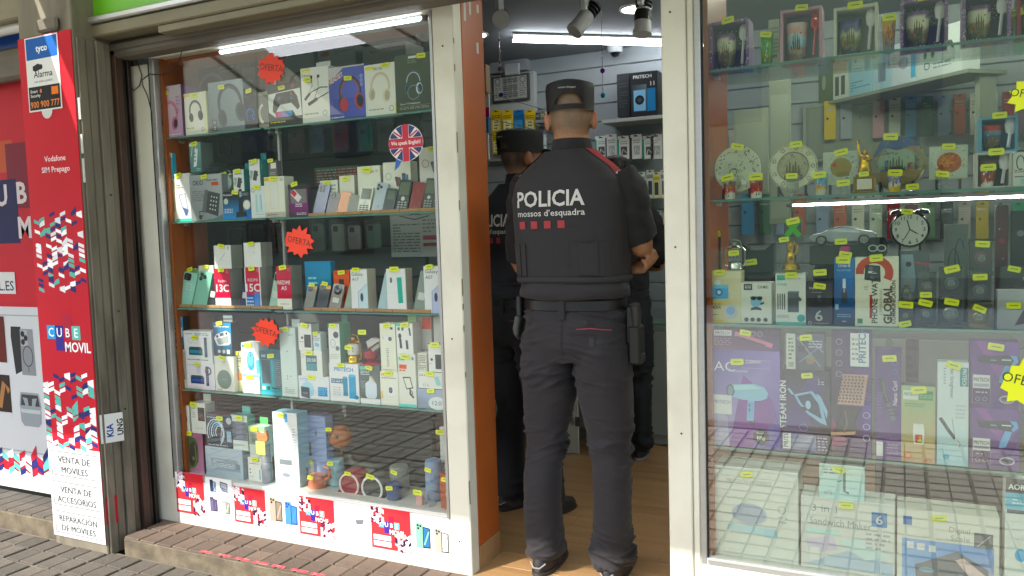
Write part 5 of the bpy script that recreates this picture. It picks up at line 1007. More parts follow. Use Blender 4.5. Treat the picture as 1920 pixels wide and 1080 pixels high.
bA5 = bx('phone_box', 'red phone box marked A5 beside the upright', 519, 546, 499, zc, 'b5183a', [('t', 'REDMI', .5, .58, .09, 'eee4e4', 'c', 0, .84, .01), ('t', 'A5', .5, .45, .09, 'eee4e4', 'c', 0, .4, .01), ('r', 0, 0, 1, .25, 'cfcfbe'), ('n', .2, .1, .8, .15, 1, '9a948a'), ('o', .85, .92, .07, .02, 'd8a0a8')], dep=.07, side='8a8478', tg=(.5, .97))
phone('grey phone in an amber topped tray on the third shelf', 566, 586, 536, zc2, '6f6e66', cam_='bump', shear=8, lean=12, prints=[('r', 0, .88, 1, 1, 'c08a2e')], tg=1.02)
phone('black phone in an amber topped tray on the third shelf', 588, 612, 535, zc2, '15171c', cam_='bump', shear=8, lean=12, prints=[('r', 0, .86, 1, 1, 'c08a2e')], tg=1.04)
phone('taupe phone with round camera disc and white label', 613, 637, 533, zc2, '7d7668', cam_='disc', shear=8, lean=12, sticker=True)
bx('sim_card_pack', 'large blue and teal card pack behind the amber trays', 573, 621, 490, zc2, '2a7a9c', [('g', 0, 0, 1, 1, '1f5f5c', '2a6a66', '2f86b4', '2a7eb0'), ('n', .12, .5, .5, .7, 2, '8ac0d0'), ('n', .12, .3, .35, .4, 1, '7ab0b8')], Y=.1, dep=.03, tg=None)
bx('phone_carton', 'orange phone carton behind the taupe phone', 626, 656, 507, zc2, 'c4502a', [('n', .1, .9, .9, .96, 1, '6a2a1a'), ('p', [(.35, .35), (.65, .35), (.65, .78), (.35, .78)], '2a2220'), ('e', .5, .6, .1, '8a7a70')], Y=.095, dep=.04, tg=(.55, .95))
phone('grey green phone leaning against the A17 box', 641, 663, 518, zc2, '94a094', cam_='pill', shear=12, lean=10)
for x0, x1, yt, t2, c_, l_ in ((658, 689, 505, 'A17', 'b4c6d4', 'white phone box marked A17 with a pale blue phone picture'), (795, 829, 499, 'A07', 'aeb2d4', 'white phone box marked A07 with a lilac phone picture')):
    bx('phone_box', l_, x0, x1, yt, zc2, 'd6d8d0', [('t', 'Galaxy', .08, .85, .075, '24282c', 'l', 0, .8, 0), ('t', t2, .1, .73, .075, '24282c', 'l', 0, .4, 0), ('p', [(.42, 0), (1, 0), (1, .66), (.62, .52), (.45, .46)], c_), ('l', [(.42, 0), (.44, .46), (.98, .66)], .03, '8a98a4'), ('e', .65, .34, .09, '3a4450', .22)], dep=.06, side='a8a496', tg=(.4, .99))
phone('pale blue phone between the two white phone boxes', 704, 727, 512, zc2, 'a4b8bc', cam_=None, shear=10, lean=10)
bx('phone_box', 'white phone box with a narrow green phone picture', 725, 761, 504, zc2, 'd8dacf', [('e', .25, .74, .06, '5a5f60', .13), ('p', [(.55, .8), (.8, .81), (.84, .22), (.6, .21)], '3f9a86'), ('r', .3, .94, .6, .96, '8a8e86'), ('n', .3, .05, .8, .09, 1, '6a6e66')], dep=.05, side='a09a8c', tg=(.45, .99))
phone('sage grey phone with white sticker left of the A07 box', 771, 796, 509, zc2, '7e887e', cam_='pill', shear=9, lean=10, sticker=True)
# ---- left window, fourth shelf
zd = D_; zd2 = D_-.003
MP = [('r', .08, .22, .95, .96, '9a9488'), ('i', 'mic', .42, .58, 1.1), ('l', [(.82, .5), (.84, .24)], .06, '4a473c'), ('n', .08, .12, .9, .18, 2, '7a7668'), ('r', .05, .03, .6, .08, '6a6654')]
m2 = bx('microphone_box', 'clear fronted microphone box at the left end of the fourth shelf', 317, 350, 655, zd, 'bdb9a8', MP, dep=.05, tg=(.6, .97))
KP = [('g', 0, 0, 1, 1, '16212a', '1c2a34', '2f86b8', '1d5a84'), ('i', 'minikeyboard', .52, .52, .95, 12), ('n', .1, .84, .9, .92, 1, 'c8dce6'), ('r', .15, .08, .9, .2, '39444c'), ('e', .3, .14, .07, 'd0d4d4'), ('e', .55, .14, .08, 'b0b8bc'), ('r', .72, .08, .88, .2, 'c8ccd0')]
bx('keyboard_pack', 'blue mini keyboard pack on the left microphone box', 315, 344, 594, m2, '142028', KP, dep=.04, side='15181c', tg=(.45, .97), hang='15181c')
s1 = bx('tv_box_carton', 'white carton with blue set top box and pink line, under its twin', 349, 402, 681, zd, 'c9c6cc', [('n', .05, .88, .4, .94, 1, '8a8a94'), ('i', 'tvbox', .5, .46, .7, 0, '26365e', '3f5a94'), ('o', .8, .72, .09, .04, '2f3338'), ('n', .1, .05, .9, .12, 2, 'd0a0b0'), ('e', .45, .72, .06, 'bdb8c4', .1)], dep=.06, tg=(.45, .95))
bx('tv_box_carton', 'white carton with teal set top box and remote, upper of the pair', 345, 397, 621, s1, 'd0d4d8', [('n', .05, .88, .35, .94, 1, '6a6a74'), ('n', .4, .86, .9, .95, 2, '6a747c'), ('i', 'tvbox', .52, .45, .72, 0, '2a4a54', '1f7f94'), ('n', .1, .08, .92, .13, 1, '3a3e44'), ('o', .25, .7, .07, .02, 'a8b4bc')], dep=.06, tg=(.42, .8))
ch_ = bx('charger_box', 'white box with round green grey wireless charger', 403, 439, 668, zd, 'cfcbc0', [('o', .5, .86, .06, .02, '5a5a54'), ('e', .48, .34, .36, '6f7d76'), ('o', .48, .34, .36, .02, '5c6862'), ('l', [(.35, .34), (.62, .34)], .012, 'a8b0aa'), ('r', .1, .02, .36, .07, 'a8a498'), ('n', .4, .75, .6, .78, 1, '9a968a')], dep=.06, tg=(.45, .95))
bx('keyboard_pack', 'blue mini keyboard pack on the wireless charger box', 400, 434, 605, ch_, '142028', KP, dep=.04, side='15181c', tg=(.4, .98), hang='8a8e90')
bx('remote_pack', 'pale remote control pack behind the mouse box', 438, 455, 659, zd, 'b8b49a', [('r', .1, .68, .95, .9, 'a09a80'), ('n', .15, .6, .9, .86, 4, '4a4a44'), ('e', .5, .5, .3, '8a8a80'), ('r', .1, .28, .9, .46, 'c07a4a'), ('n', .1, .06, .9, .2, 2, 'c0c48a')], Y=.07, dep=.04, tg=(.4, .96))
ms = bx('white_carton', 'plain white small carton under the mouse box', 455, 487, 706, zd, 'd6d6d0', [('n', .2, .3, .7, .36, 1, 'b8bcb4')], dep=.06, tg=(.5, .95))
bx('mouse_box', 'white and teal box with a blue computer mouse', 453, 486, 643, ms, 'd0d8d8', [('i', 'mouse', .52, .46, .92), ('g', 0, .0, 1, .14, '58b0b8', '6ac0c8', 'c8d4d4', 'c8d4d4'), ('r', .82, .1, 1, .5, '5aa8b0'), ('r', .06, .86, .26, .95, '3a8a9a')], dep=.06, side='c2c6c2', tg=(.45, .93))
bx('keyboard_box', 'teal keyboard and mouse box marked M8', 488, 527, 659, zd, '3a8f98', [('g', 0, 0, 1, 1, '3f9aa8', '2f7a84', '3a7a84', '2f6a74'), ('r', 0, .82, 1, 1, '2a5058'), ('t', 'M8', .2, .86, .06, 'e0e8e8', 'c', 0, .26), ('r', .08, .26, .5, .8, '33444c'), ('r', .72, .2, 1, .8, '3c484e'), ('n', .74, .22, .98, .78, 12, '7a868a'), ('r', .08, .12, .22, .2, 'd0e4e4'), ('r', .3, .12, .44, .2, '20343a'), ('n', .55, .12, .95, .2, 1, '20343a'), ('l', [(.6, .2), (.6, .8)], .01, '8ad0d4')], dep=.06, tg=(.55, .9))
bx('tall_white_box', 'tall pale green white box beside the upright on the fourth shelf', 526, 556, 615, zd, 'bcc8c2', [('o', .2, .95, .06, .02, '5a6a64'), ('n', .55, .88, .8, .92, 1, '8a9a94'), ('t', 'POWERSOCKET', .82, .72, .06, 'a4b2ac', 'r', -90, .4, 0, 1), ('e', .4, .3, .03, '5a6a64'), ('e', .4, .26, .03, '5a6a64'), ('e', .6, .3, .03, '5a6a64'), ('n', .2, .04, .8, .14, 4, '8a9a94'), ('e', .45, .66, .04, '7a8a84')], dep=.06, side='a4aeaa', tg=(.45, .98), hang='b0bab4')
cb1 = bx('speaker_box', 'white box with pale blue round speaker and dark clock face', 560, 617, 706, zd2, 'c6c9cc', [('n', .06, .78, .36, .92, 2, '7a8ab8'), ('e', .3, .4, .22, '9ec2d6'), ('p', [(.08, .1), (.36, .02), (.36, .5), (.08, .54)], '39444e'), ('r', .13, .2, .3, .3, '6a7884'), ('r', .64, .16, .94, .56, '4a86b8'), ('n', .66, .2, .92, .52, 4, '7ab0d8')], dep=.07, tg=(.45, .96))
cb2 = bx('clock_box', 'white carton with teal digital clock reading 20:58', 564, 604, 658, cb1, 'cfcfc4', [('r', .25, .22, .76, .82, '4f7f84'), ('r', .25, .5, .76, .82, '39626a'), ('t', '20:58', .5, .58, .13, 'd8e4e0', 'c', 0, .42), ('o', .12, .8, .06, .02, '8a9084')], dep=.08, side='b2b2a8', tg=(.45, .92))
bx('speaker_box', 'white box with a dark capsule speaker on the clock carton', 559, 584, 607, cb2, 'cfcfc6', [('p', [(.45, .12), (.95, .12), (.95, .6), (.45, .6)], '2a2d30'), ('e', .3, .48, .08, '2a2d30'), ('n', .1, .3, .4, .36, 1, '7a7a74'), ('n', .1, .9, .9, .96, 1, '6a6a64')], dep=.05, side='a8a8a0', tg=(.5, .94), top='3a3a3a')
bx('adapter_box', 'tiny white adapter box at the corner of the clock carton', 587, 601, 624, cb2, 'bfc4c2', [('n', .1, .55, .9, .85, 3, '6a7072'), ('p', [(.2, .3), (.8, .2), (.8, .4), (.3, .5)], '7aa8c0')], dep=.04, tg=(.45, .98), ts=.8)
pt = bx('flask_box', 'white box with two blue flasks marked PRITECH', 618, 673, 682, zd2, 'd0d3d0', [('t', 'PRITECH', .5, .8, .1, '3f74a8', 'c', 0, .74, .02), ('r', .06, .48, .46, .6, '3f5f74'), ('n', .08, .5, .44, .58, 2, 'c0ccd4'), ('r', .46, .16, .62, .64, '3f7f9c'), ('r', .66, .1, .9, .7, '4a92b4'), ('e', .54, .64, .08, '5a9ab4', .03), ('e', .78, .7, .12, '6aaac4', .04), ('e', .9, .14, .08, '3f7f9c', .06), ('n', .12, .15, .4, .4, 4, '9aa4a4')], dep=.06, tg=(.45, .96))
bx('smartwatch_box', 'tall white box with round smartwatch and green side', 616, 637, 607, pt, 'cfd4c8', [('r', 0, .9, .3, 1, '5a9a7a'), ('e', .68, .72, .24, '4a4448'), ('o', .4, .5, .2, .05, '9aa09c', .3), ('e', .78, .38, .17, '5a6068'), ('n', .1, .1, .9, .24, 3, 'a0a898')], dep=.075, side='4f8a6c', tg=(.45, .95), hang='5a9a80')
hm = bx('humidifier_box', 'dark grey box with a white humidifier bottle', 675, 712, 685, zd2, '55605c', [('r', 0, 0, 1, .14, 'c9ccc8'), ('r', 0, .88, .5, .97, '6ab0a8'), ('n', .05, .74, .5, .86, 3, 'c8d0cc'), ('i', 'bottle', .56, .44, .95, 0, 'bcc4cc'), ('n', .05, .4, .3, .6, 4, '8a9490')], dep=.06, tg=(.55, .94))
cmb = bx('camera_box', 'white box with a small home camera', 713, 747, 697, zd2, 'd2cdbf', [('n', .1, .78, .9, .84, 1, '7a7668'), ('i', 'seccam', .58, .42, .6), ('r', .04, .2, .14, .42, 'd8b070'), ('r', .1, .88, .4, .95, 'd0a860')], dep=.05, tg=(.5, .95))
bx('bulb_camera_box', 'tall cream box with a bulb camera on the home camera box', 713, 742, 607, cmb, 'd0ccba', [('i', 'bulbcam', .5, .7, .8), ('n', .4, .1, .55, .5, 10, '7a766a'), ('r', .7, .88, .85, .93, '3a3a38'), ('n', .1, .02, .9, .06, 1, '9a968a')], dep=.05, tg=(.5, .97))
hd = bx('holder_box', 'white box with a dark phone holder outline and orange print', 747, 780, 664, zd2, 'c6c6bc', [('r', .06, .88, .4, .95, '5ab0b0'), ('r', .08, .72, .5, .8, 'c8604a'), ('n', .08, .66, .45, .72, 1, 'c8604a'), ('i', 'holder', .55, .38, 1.0), ('r', 0, 0, 1, .06, '6ab8b0'), ('e', .86, .92, .08, '7a8a88')], dep=.05, tg=(.45, .95))
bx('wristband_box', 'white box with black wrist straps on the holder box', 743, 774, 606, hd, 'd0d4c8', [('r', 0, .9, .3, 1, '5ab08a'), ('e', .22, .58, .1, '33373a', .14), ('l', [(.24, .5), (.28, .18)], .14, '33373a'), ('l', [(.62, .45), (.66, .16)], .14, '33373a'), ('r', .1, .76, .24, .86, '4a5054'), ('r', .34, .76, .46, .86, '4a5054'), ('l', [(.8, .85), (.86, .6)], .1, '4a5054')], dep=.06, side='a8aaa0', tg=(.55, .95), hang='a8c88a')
ckb = bx('clock_box', 'blue grey box with white clock at the right end of the fourth shelf', 783, 836, 730, zd2, '8893a4', [('g', 0, 0, 1, 1, '7a8696', '8a96a8', '9aa4b4', '909cae'), ('e', .7, .3, .32, 'c6ccd0', .2), ('t', '12:01', .72, .2, .22, '5a646c', 'c', 0, .38, 0)], dep=.06, tg=(.5, .92))
mb_ = bx('power_bank_box', 'white landscape box with a pale teal card and black bottom line', 784, 833, 698, ckb, 'd0cfc4', [('n', .05, .74, .55, .9, 2, '6a6a60'), ('p', [(.62, .72), (.78, .8), (.88, .28), (.72, .2)], '8ab4b8'), ('r', 0, 0, 1, .04, '2a2a2a'), ('t', '12 h', .3, .15, .16, '7a7a70', 'c', 0, .4, 0)], dep=.05, tg=(.48, .9))
bx('earphone_box', 'narrow white printed box beside the capsule speaker box', 783, 800, 662, mb_, 'bcbcb0', [('n', .1, .1, .9, .9, 9, '5a5a54')], dep=.04, tg=None)
bx('speaker_box', 'white box with a dark capsule speaker at the right window edge', 803, 832, 644, mb_, 'cfcfc6', [('p', [(.45, .12), (.95, .12), (.95, .62), (.45, .62)], '2a2d30'), ('e', .22, .44, .08, '2a2d30'), ('n', .08, .28, .34, .33, 1, '7a7a74'), ('r', 0, 0, 1, .02, '2a2a2a'), ('r', .0, .97, 1, 1, '2a2a2a')], dep=.05, tg=(.45, .95))
bx('white_carton', 'tall greyish carton with an orange corner behind the wristband box', 779, 811, 592, zd2, 'a8a89e', [('r', .45, .85, .98, .98, 'c8482a'), ('n', .1, .35, .9, .7, 6, '8a8a80'), ('e', .5, .6, .06, '5a5a54')], Y=.115, dep=.06, tg=None); bx('white_carton', 'tall white carton at the far right behind the capsule speaker box', 815, 834, 593, zd2, 'b4b2aa', [('n', .2, .6, .9, .64, 1, '4a4a46')], Y=.115, dep=.06, tg=None)
# ---- left window, bottom board
ze = .2165
pk = bx('cable_pack', 'pink card pack with a green coiled cable at the bottom left', 333, 381, 811, ze, 'a06a80', [('g', 0, 0, 1, 1, '8a5a70', 'a87a94', '8f6076', 'a07088'), ('p', [(.12, .2), (.1, .5), (.2, .78), (.4, .9), (.7, .88), (.82, .7), (.8, .3), (.62, .1), (.3, .12)], '39522c'), ('p', [(.45, .28), (.5, .7), (.68, .8), (.78, .66), (.72, .3), (.58, .16)], '2a2420'), ('l', [(.3, .2), (.6, .12), (.72, .3), (.7, .7)], .03, '5a7a44'), ('e', .62, .36, .06, '6a5a50')], dep=.04, side='5a3a4a', tg=(.5, .98))
bx('watch_box', 'small white box with a round watch outline on the pink pack', 333, 355, 760, pk, 'c6c8c0', [('o', .52, .5, .28, .06, '4a5054', .36), ('e', .52, .5, .2, 'b4b8b4', .26), ('n', .3, .1, .7, .16, 1, '4a5054')], dep=.05, side='b4b6ae', tg=(.45, .96), hang='c6c8c0')
bx('earphone_box', 'small white box with brown earphone picture on the pink pack', 358, 385, 756, pk, 'cfcdc4', [('r', .5, .42, .96, .86, '4a3e38'), ('e', .75, .55, .15, '6a5a54'), ('n', .1, .5, .35, .85, 5, '9a988c'), ('n', .2, .15, .8, .19, 1, 'a8a69c')], dep=.06, side='b4b2aa', tg=(.3, .95), hang='c8c6bc')
kb = bx('keyboard_box', 'pale grey keyboard carton marked PRITECH on the bottom board', 386, 455, 840, ze, '8f9ca6', [('g', 0, 0, 1, 1, '84929c', '98a6b0', '9eacb4', 'a4b0b8'), ('t', 'PRITECH', .3, .86, .08, '6a8ea4', 'c', 0, .4, 0), ('p', [(.12, .62), (.85, .62), (.95, .22), (.22, .22)], '7a8892'), ('n', .2, .26, .85, .58, 6, 'a4b0b8'), ('r', .8, .3, .93, .48, '6a7680')], dep=.05, tg=None)
bx('light_strip_box', 'dark box with glowing blue light strip picture', 387, 436, 778, kb, '232f3e', [('g', 0, 0, 1, 1, '1a2230', '20303f', '2f3a4a', '2c3644'), ('i', 'cables', .45, .5, .9), ('n', .05, .88, .4, .94, 1, 'b8c0c8'), ('r', .78, .2, .95, .52, '8aa4b8'), ('e', .88, .84, .1, 'a8b0b4'), ('n', .05, .04, .8, .1, 1, '8a98a8')], dep=.05, tg=(.55, .9), top='5a3a48')
bx('holder_box', 'white box with dark window pane and teal back beside the light strip box', 434, 464, 779, kb, 'bcc4be', [('r', 0, .28, 1, .82, '5a6068'), ('r', .3, .3, .7, .8, '6a6e80'), ('n', .1, .12, .8, .18, 1, '8a948e')], dep=.05, side='4f7f7c', tg=(.55, .93), hang='6aa8a0')
wb = bx('white_carton', 'white carton with a thin blue line by the cat pen', 465, 496, 859, ze, 'c9cbc4', [('r', .68, .1, .74, .52, '4a8aa8'), ('n', .1, .72, .7, .78, 1, '6a6e6a'), ('e', .14, .5, .04, '4a4e4a'), ('e', .14, .36, .04, '4a4e4a'), ('n', .1, .18, .3, .22, 1, '4a4e4a')], dep=.05, tg=(.5, .95))
bx('green_top_pack', 'white pack with green loop handle on the white carton', 467, 497, 800, wb, 'b4bdb4', [('r', 0, .42, 1, .82, '75806f'), ('r', .2, .5, .8, .78, '5a6458'), ('e', .75, .2, .12, '5a8a90'), ('r', 0, .86, 1, 1, '8ab48a')], dep=.05, tg=(.4, .92), hang='5fae6a')
# cat pen: glittery tube with an orange cat topper
c = wy(501, 912, .06); pn_ = empty('cat_pen', (c.x, .062, ze), 'grey glitter tube pen with an orange cat topper', 'pen'); hz = wy(501, 833, .06).z-ze
MB().lathe([(.021, 0), (.021, hz*.35), (.023, hz*.36), (.023, hz*.5), (.02, hz*.51), (.02, hz*.98), (.014, hz)], n=16, col='8a8c94').build('barrel', GLOSSY, pn_, smooth=True)
MB().box(-.03, -.026, hz*.75, .022, -.0235, hz*1.1, ch=.001, col='d6cf7a').build('price_card', CARD, pn_)
MB().extrude([(-.024, hz*1.1), (.024, hz*1.1), (.03, hz*1.2), (.026, hz*1.3), (.024, hz*1.38), (.008, hz*1.3), (-.008, hz*1.3), (-.026, hz*1.36), (-.03, hz*1.2)], -.018, -.004, 'c8824a').build('cat_head', MATTE, pn_)
bx('keyboard_box', 'tall white keyboard and mouse carton on the bottom board', 514, 559, 774, ze, 'cdd4d8', [('g', 0, 0, 1, 1, 'c0c8cc', 'b4bec4', 'd4dade', 'c0cad0'), ('r', .22, .36, .7, .86, 'b4bcc2'), ('n', .24, .38, .68, .84, 16, 'c8d0d4'), ('r', .2, .29, .72, .36, '6a7278'), ('e', .46, .15, .17, '7a7e8c', .07), ('r', .5, .87, .62, .99, '5a9ac8'), ('n', .78, .3, .92, .8, 14, '8a949a'), ('n', .76, .06, .95, .2, 6, '6a9ab4')], dep=.07, side='7fa4b0', tg=(.4, .96))
bx('blue_carton', 'pale blue glossy carton behind the glass joint on the bottom board', 572, 612, 780, ze, '7a8aa8', [('r', .1, .4, .3, .6, '3a3e44'), ('r', .5, .7, .6, .8, '55606e')], Y=.12, dep=.05, tg=None)
def jar(name, label, px, r, yt, on, col, Y=.09, cat='speaker', lid=None, tz=.9, mat=GLOSSY, prof=None):
    c = wy(px, yt, Y); z0 = on; h = c.z-z0
    o = tag(MB().lathe(prof(r, h) if prof else [(r*.92, 0), (r, h*.06), (r, h*.9), (r*.9, h)], n=20, col=col).build(name, mat, None, (c.x, Y, z0), None, True), label, cat)
    if lid: MB().lathe([(r*.95, h+.0003), (r*.98, h+.006), (r*.6, h+.014)], n=20, col=lid).build('lid', mat, o, smooth=True)
    if tz: ptag(o, 0, -r-.002, h*tz, .9)
    return o
j1 = jar('mug', 'coral orange mug with a dark slot at the bottom right', 595, .04, 889, ze, 'b0705a', tz=.95); MB().box(-.022, -.042, .03, -.016, -.0385, .09, col='3a302c').build('slot', MATTE, j1); MB().tube([(.038, 0, .09), (.062, 0, .085), (.065, 0, .05), (.039, 0, .035)], .007, 'a86852', n=8).build('handle', GLOSSY, j1)
jar('gadget_jar', 'small white gadget jar behind the coral mug', 591, .034, 859, ze, 'bdbfae', Y=.15, cat='gadget', tz=.93)
jar('gadget_jar', 'pale blue gadget jar with a white foot', 629, .036, 860, ze, '7fa2a8', Y=.14, cat='gadget', tz=.9)
def ring_speaker(px, py, r, col, ring, label):
    Y = .075; c = wy(px, py, Y); o = empty('ring_speaker', (c.x, Y, ze), label, 'speaker', 'ring speakers'); z = c.z-ze
    MB().lathe([(r*.8, -.085), (r*1.25, -.07), (r*1.3, -.012), (r*1.12, .0), (r*1.05, .002)], (0, 0, z), 24, col, ax='y', caps=(True, False)).build('body', MATTE, o, smooth=True)
    MB().lathe([(r*.92, .002), (0, .004)], (0, 0, z), 24, col, ax='y', caps=(False, False)).build('grille', MATTE, o)
    pts = [(r*math.cos(t*.2618), -.005, z+r*math.sin(t*.2618)) for t in range(25)]; MB().tube(pts, .0045, ring, n=8, caps=False).build('light_ring', GLOSSY, o, smooth=True)
    for s_ in (-1, 1): MB().box(s_*r*1.0-.012, -.01, 0, s_*r*1.0+.012, .06, z-r*.6, ch=.004, col=col).build('foot', MATTE, o)
    ptag(o, 0, -.012, z+r*1.08, .95)
ring_speaker(656, 909, .046, '8a2a30', 'd8c0bc', 'red speaker with a pale light ring'); ring_speaker(699, 916, .048, '3c403e', 'd8d6d0', 'dark grey speaker with a white light ring')
def tubespk(name, label, px, r, yt, col, Y=.08, tz=.8): return jar(name, label, px, r, yt, ze, col, Y, 'speaker', None, tz, MATTE)
tubespk('tube_speaker', 'blue fabric tube speaker beside the grey ring speaker', 738, .03, 905, '2f4a7c'); tubespk('tube_speaker', 'pale blue tall tube speaker near the window edge', 812, .034, 862, '7f97b8', .13)
tubespk('tube_speaker', 'grey boxy speaker behind the blue tube speaker', 748, .04, 873, '7a827c', .16, .85)
bx('orange_speaker', 'orange slab speaker at the right end of the bottom board', 825, 845, 890, ze, 'b0522a', [('r', .5, .38, .95, .5, 'c89a8a')], dep=.1, tg=(.6, .86), mat=MATTE, cat='speaker')
bx('white_tube_carton', 'pale narrow carton above the orange slab speaker', 826, 841, 800, ze, 'a9b0aa', [('n', .2, .4, .8, .5, 2, 'c07a7a')], Y=.17, dep=.04, tg=(.2, .92))
bx('pink_eraser', 'small pink eraser with a price tag near the front of the bottom board', 780, 791, 930, ze, 'b08a88', Y=.05, dep=.02, tg=(.5, 1.4), cat='eraser', ts=1.1)
tag(MB().lathe([(.016, 0), (.018, .01), (.012, .04), (.016, .055), (.01, .06)], n=14, col='8a928e').build('glass_bottle', PLAST, None, (wy(810, 945, .06).x, .06, ze), None, True), 'small clear glass bottle near the front of the bottom board', 'bottle')
fx = empty('toy_ball', (wy(636, 820, .16).x, .17, ze), 'orange toy ball face on a stand at the back of the bottom board', 'toy'); zf = wy(636, 818, .17).z-ze
MB().lathe([(.05*math.cos(a*.2618-1.5708), .05*math.sin(a*.2618-1.5708)) for a in range(13)], (0, 0, zf), 20, 'b0662a').build('ball', MATTE, fx, smooth=True); MB().lathe([(.03, 0), (.006, .01), (.006, zf-.045)], n=12, col='6a4a30').build('stand', MATTE, fx)
for s_ in (-1, 1): MB().lathe([(.012, .046), (0, .05)], (s_*.018-.006, 0, zf+.012), 10, '33241a', ax='y').build('eye', GLOSSY, fx)
ptag(fx, -.022, -.05, zf+.04, .9)
# ================================================================ right window
RA, RB, RC, RD, RE = SH_R
def lerp(a, b, t): return a+(b-a)*t
def tumbler(par, x, y, z, r, h, cols, name='mug', mat=CERAM, n=24):
    """slightly conical cup with a printed band: cols are the colours from foot to rim"""
    K = len(cols); prof = []
    m = MB(); rows = []
    for i in range(13):
        t = i/12; rr_ = r*(.78+.22*t); rows.append([(x+rr_*math.cos(q*2*math.pi/n), y+rr_*math.sin(q*2*math.pi/n), z+h*t) for q in range(n)])
    def cf(v):
        t = (v[2]-z)/h; k_ = min(K-1, int(t*K+.35*noise.noise((v[0]*60, v[1]*60, v[2]*40)))); return cols[max(0, k_)]
    m.grid(rows, closed=True, caps=(True, False), colf=cf); m.lathe([(r, h), (r*.93, h), (r*.88, h*.9), (r*.8, h*.2), (0, h*.15)], (x, y, z), n, cols[-1], caps=(False, False))
    return m.build(name, mat, par, smooth=True)
def mugbox(label, x0, x1, yt, on, frame, back, mugc, spoon='e4e4da', Y=.06, dep=.085, tg=(.5, 1.0), pattern=True, cath='5a5238', spx=.84):
    z0 = zof(on); xc, w, h = geo(x0, x1, yt, z0, Y); f = w*.07
    o = empty('mug_gift_box', (xc, Y, z0), label, 'gift box', 'boxed souvenir mugs'); TOP[o.name] = z0+h
    fr_ = MB().box(-w/2, 0, 0, -w/2+f, dep, h, col=frame).box(w/2-f, 0, 0, w/2, dep, h, col=frame).box(-w/2+f, 0, h-f, w/2-f, dep, h, col=frame).box(-w/2+f, 0, 0, w/2-f, dep, f*.7, col=frame).box(-w/2+f, dep-.003, f*.7, w/2-f, dep, h-f, col=back)
    fr_.build('carton', CARD, o)
    if pattern:
        p = Pr(w, h); 
        for i in range(90):
            e = random.choice((0, 1, 2, 3)); t = random.random(); q = random.random()*f/w
            u, v = (t, q*w/h) if e == 0 else (t, 1-q*w/h) if e == 1 else (q, t) if e == 2 else (1-q, t)
            p.prim(('l', [(u, v), (min(1, max(0, u+random.uniform(-.03, .03))), min(1, max(0, v+random.uniform(-.03, .03))))], .012, random.choice(('d8d0d8', 'c8b8cc', 'e0d8e0'))))
        p.mb.build('print', CARD, o)
        p = Pr(w, h, dep-.0034, -.0001)
        for i in range(70):
            u, v = random.uniform(.1, .9), random.uniform(.55, .92); p.prim(('l', [(u, v), (u+random.uniform(-.04, .04), v+random.uniform(-.04, .04))], .012, random.choice(('b0a0b8', 'd0c4d0'))))
        p.mb.build('liner_print', CARD, o)
    mr = min(w*.27, dep*.46); mh = h*.72
    mg = tumbler(o, -w*.13, dep*.47, f*.7+.0005, mr, mh, mugc)
    pm = Pr(mr*1.9, mh, 0, 0, place=lambda x, y, q: (-w*.13+(x-mr*.95)*(.78+.22*y/mh), dep*.47-math.sqrt(max(0, (mr*(.785+.22*y/mh)+.0008)**2-((x-mr*.95)*(.78+.22*y/mh))**2)), f*.7+y))
    def strip_(pts, c_):
        pm.poly(pts, c_)
    pm.mb = MB()
    for i in range(46):
        u = random.uniform(.12, .86); v = random.uniform(.04, .5); hh = random.uniform(.03, .12); ww = random.uniform(.012, .04)
        pm.prim(('p', [(u, v), (u+ww, v), (u+ww*.6, v+hh)], random.choice((cath, '8a7a4a', 'b8a878', '3a3424', '6a4a30'))))
    for x_, hh in ((.36, .72), (.46, .8), (.58, .74), (.68, .66)): pm.prim(('p', [(x_-.04, .3), (x_+.04, .3), (x_+.02, hh-.1), (x_, hh), (x_-.02, hh-.1)], cath))
    pm.prim(('e', .25, .62, .05, 'c8b83a', .03)); pm.prim(('e', .74, .72, .05, 'b83a2c', .035)); pm.prim(('r', .2, .3, .27, .4, 'b03a30'))
    pm.mb.build('picture', CERAM, mg)
    sp = MB().lathe([(.0, -.028), (.012, -.02), (.0145, 0), (.011, .02), (0, .026)], (w*(spx-.5), dep*.3, h*.76), 14, spoon); sp.v = [(a, dep*.3+(b-dep*.3)*.35, c_) for a, b, c_ in sp.v]
    sp.tube([(w*(spx-.5), dep*.3, h*.66), (w*(spx-.5)-.004, dep*.3, h*.3), (w*(spx-.5)-.006, dep*.3, h*.12)], .0045, spoon, n=6); sp.build('spoon', CERAM, o, smooth=True)
    if tg: ptag(o, (tg[0]-.5)*w, -.004, tg[1]*h)
    return o
PUR = ['3f3a24', '6a5f38', '8f8252', 'cfc8a8', 'd8d2b8', '6a4a70']
mugbox('leftmost purple mosaic mug gift box with white spoon', 1331, 1404, 38, RA, '7a5a80', '5a3a60', PUR)
mugbox('pink framed mug gift box with red spoon', 1463, 1541, 15, RA, 'b08a98', '8a98a0', ['7a6a60', '9a8a7a', '8fb0bc', 'a8c4cc', 'd0a8a0', 'd8b8b0'], 'b8302c', pattern=False)
mugbox('white framed mug gift box with white spoon', 1563, 1646, 10, RA, 'b8b8ac', 'a8a89c', ['3a3a4a', '6a6a4a', '8a8a5a', 'b8b8a0', '5a5a80', '3f3a60'], pattern=False)
mugbox('purple mosaic mug gift box right of the amber glass', 1688, 1778, -4, RA, '7a5a80', '5a3a60', PUR); mugbox('purple mosaic mug gift box near the right edge of the top shelf', 1804, 1896, -14, RA, '7a5a80', '5a3a60', PUR)
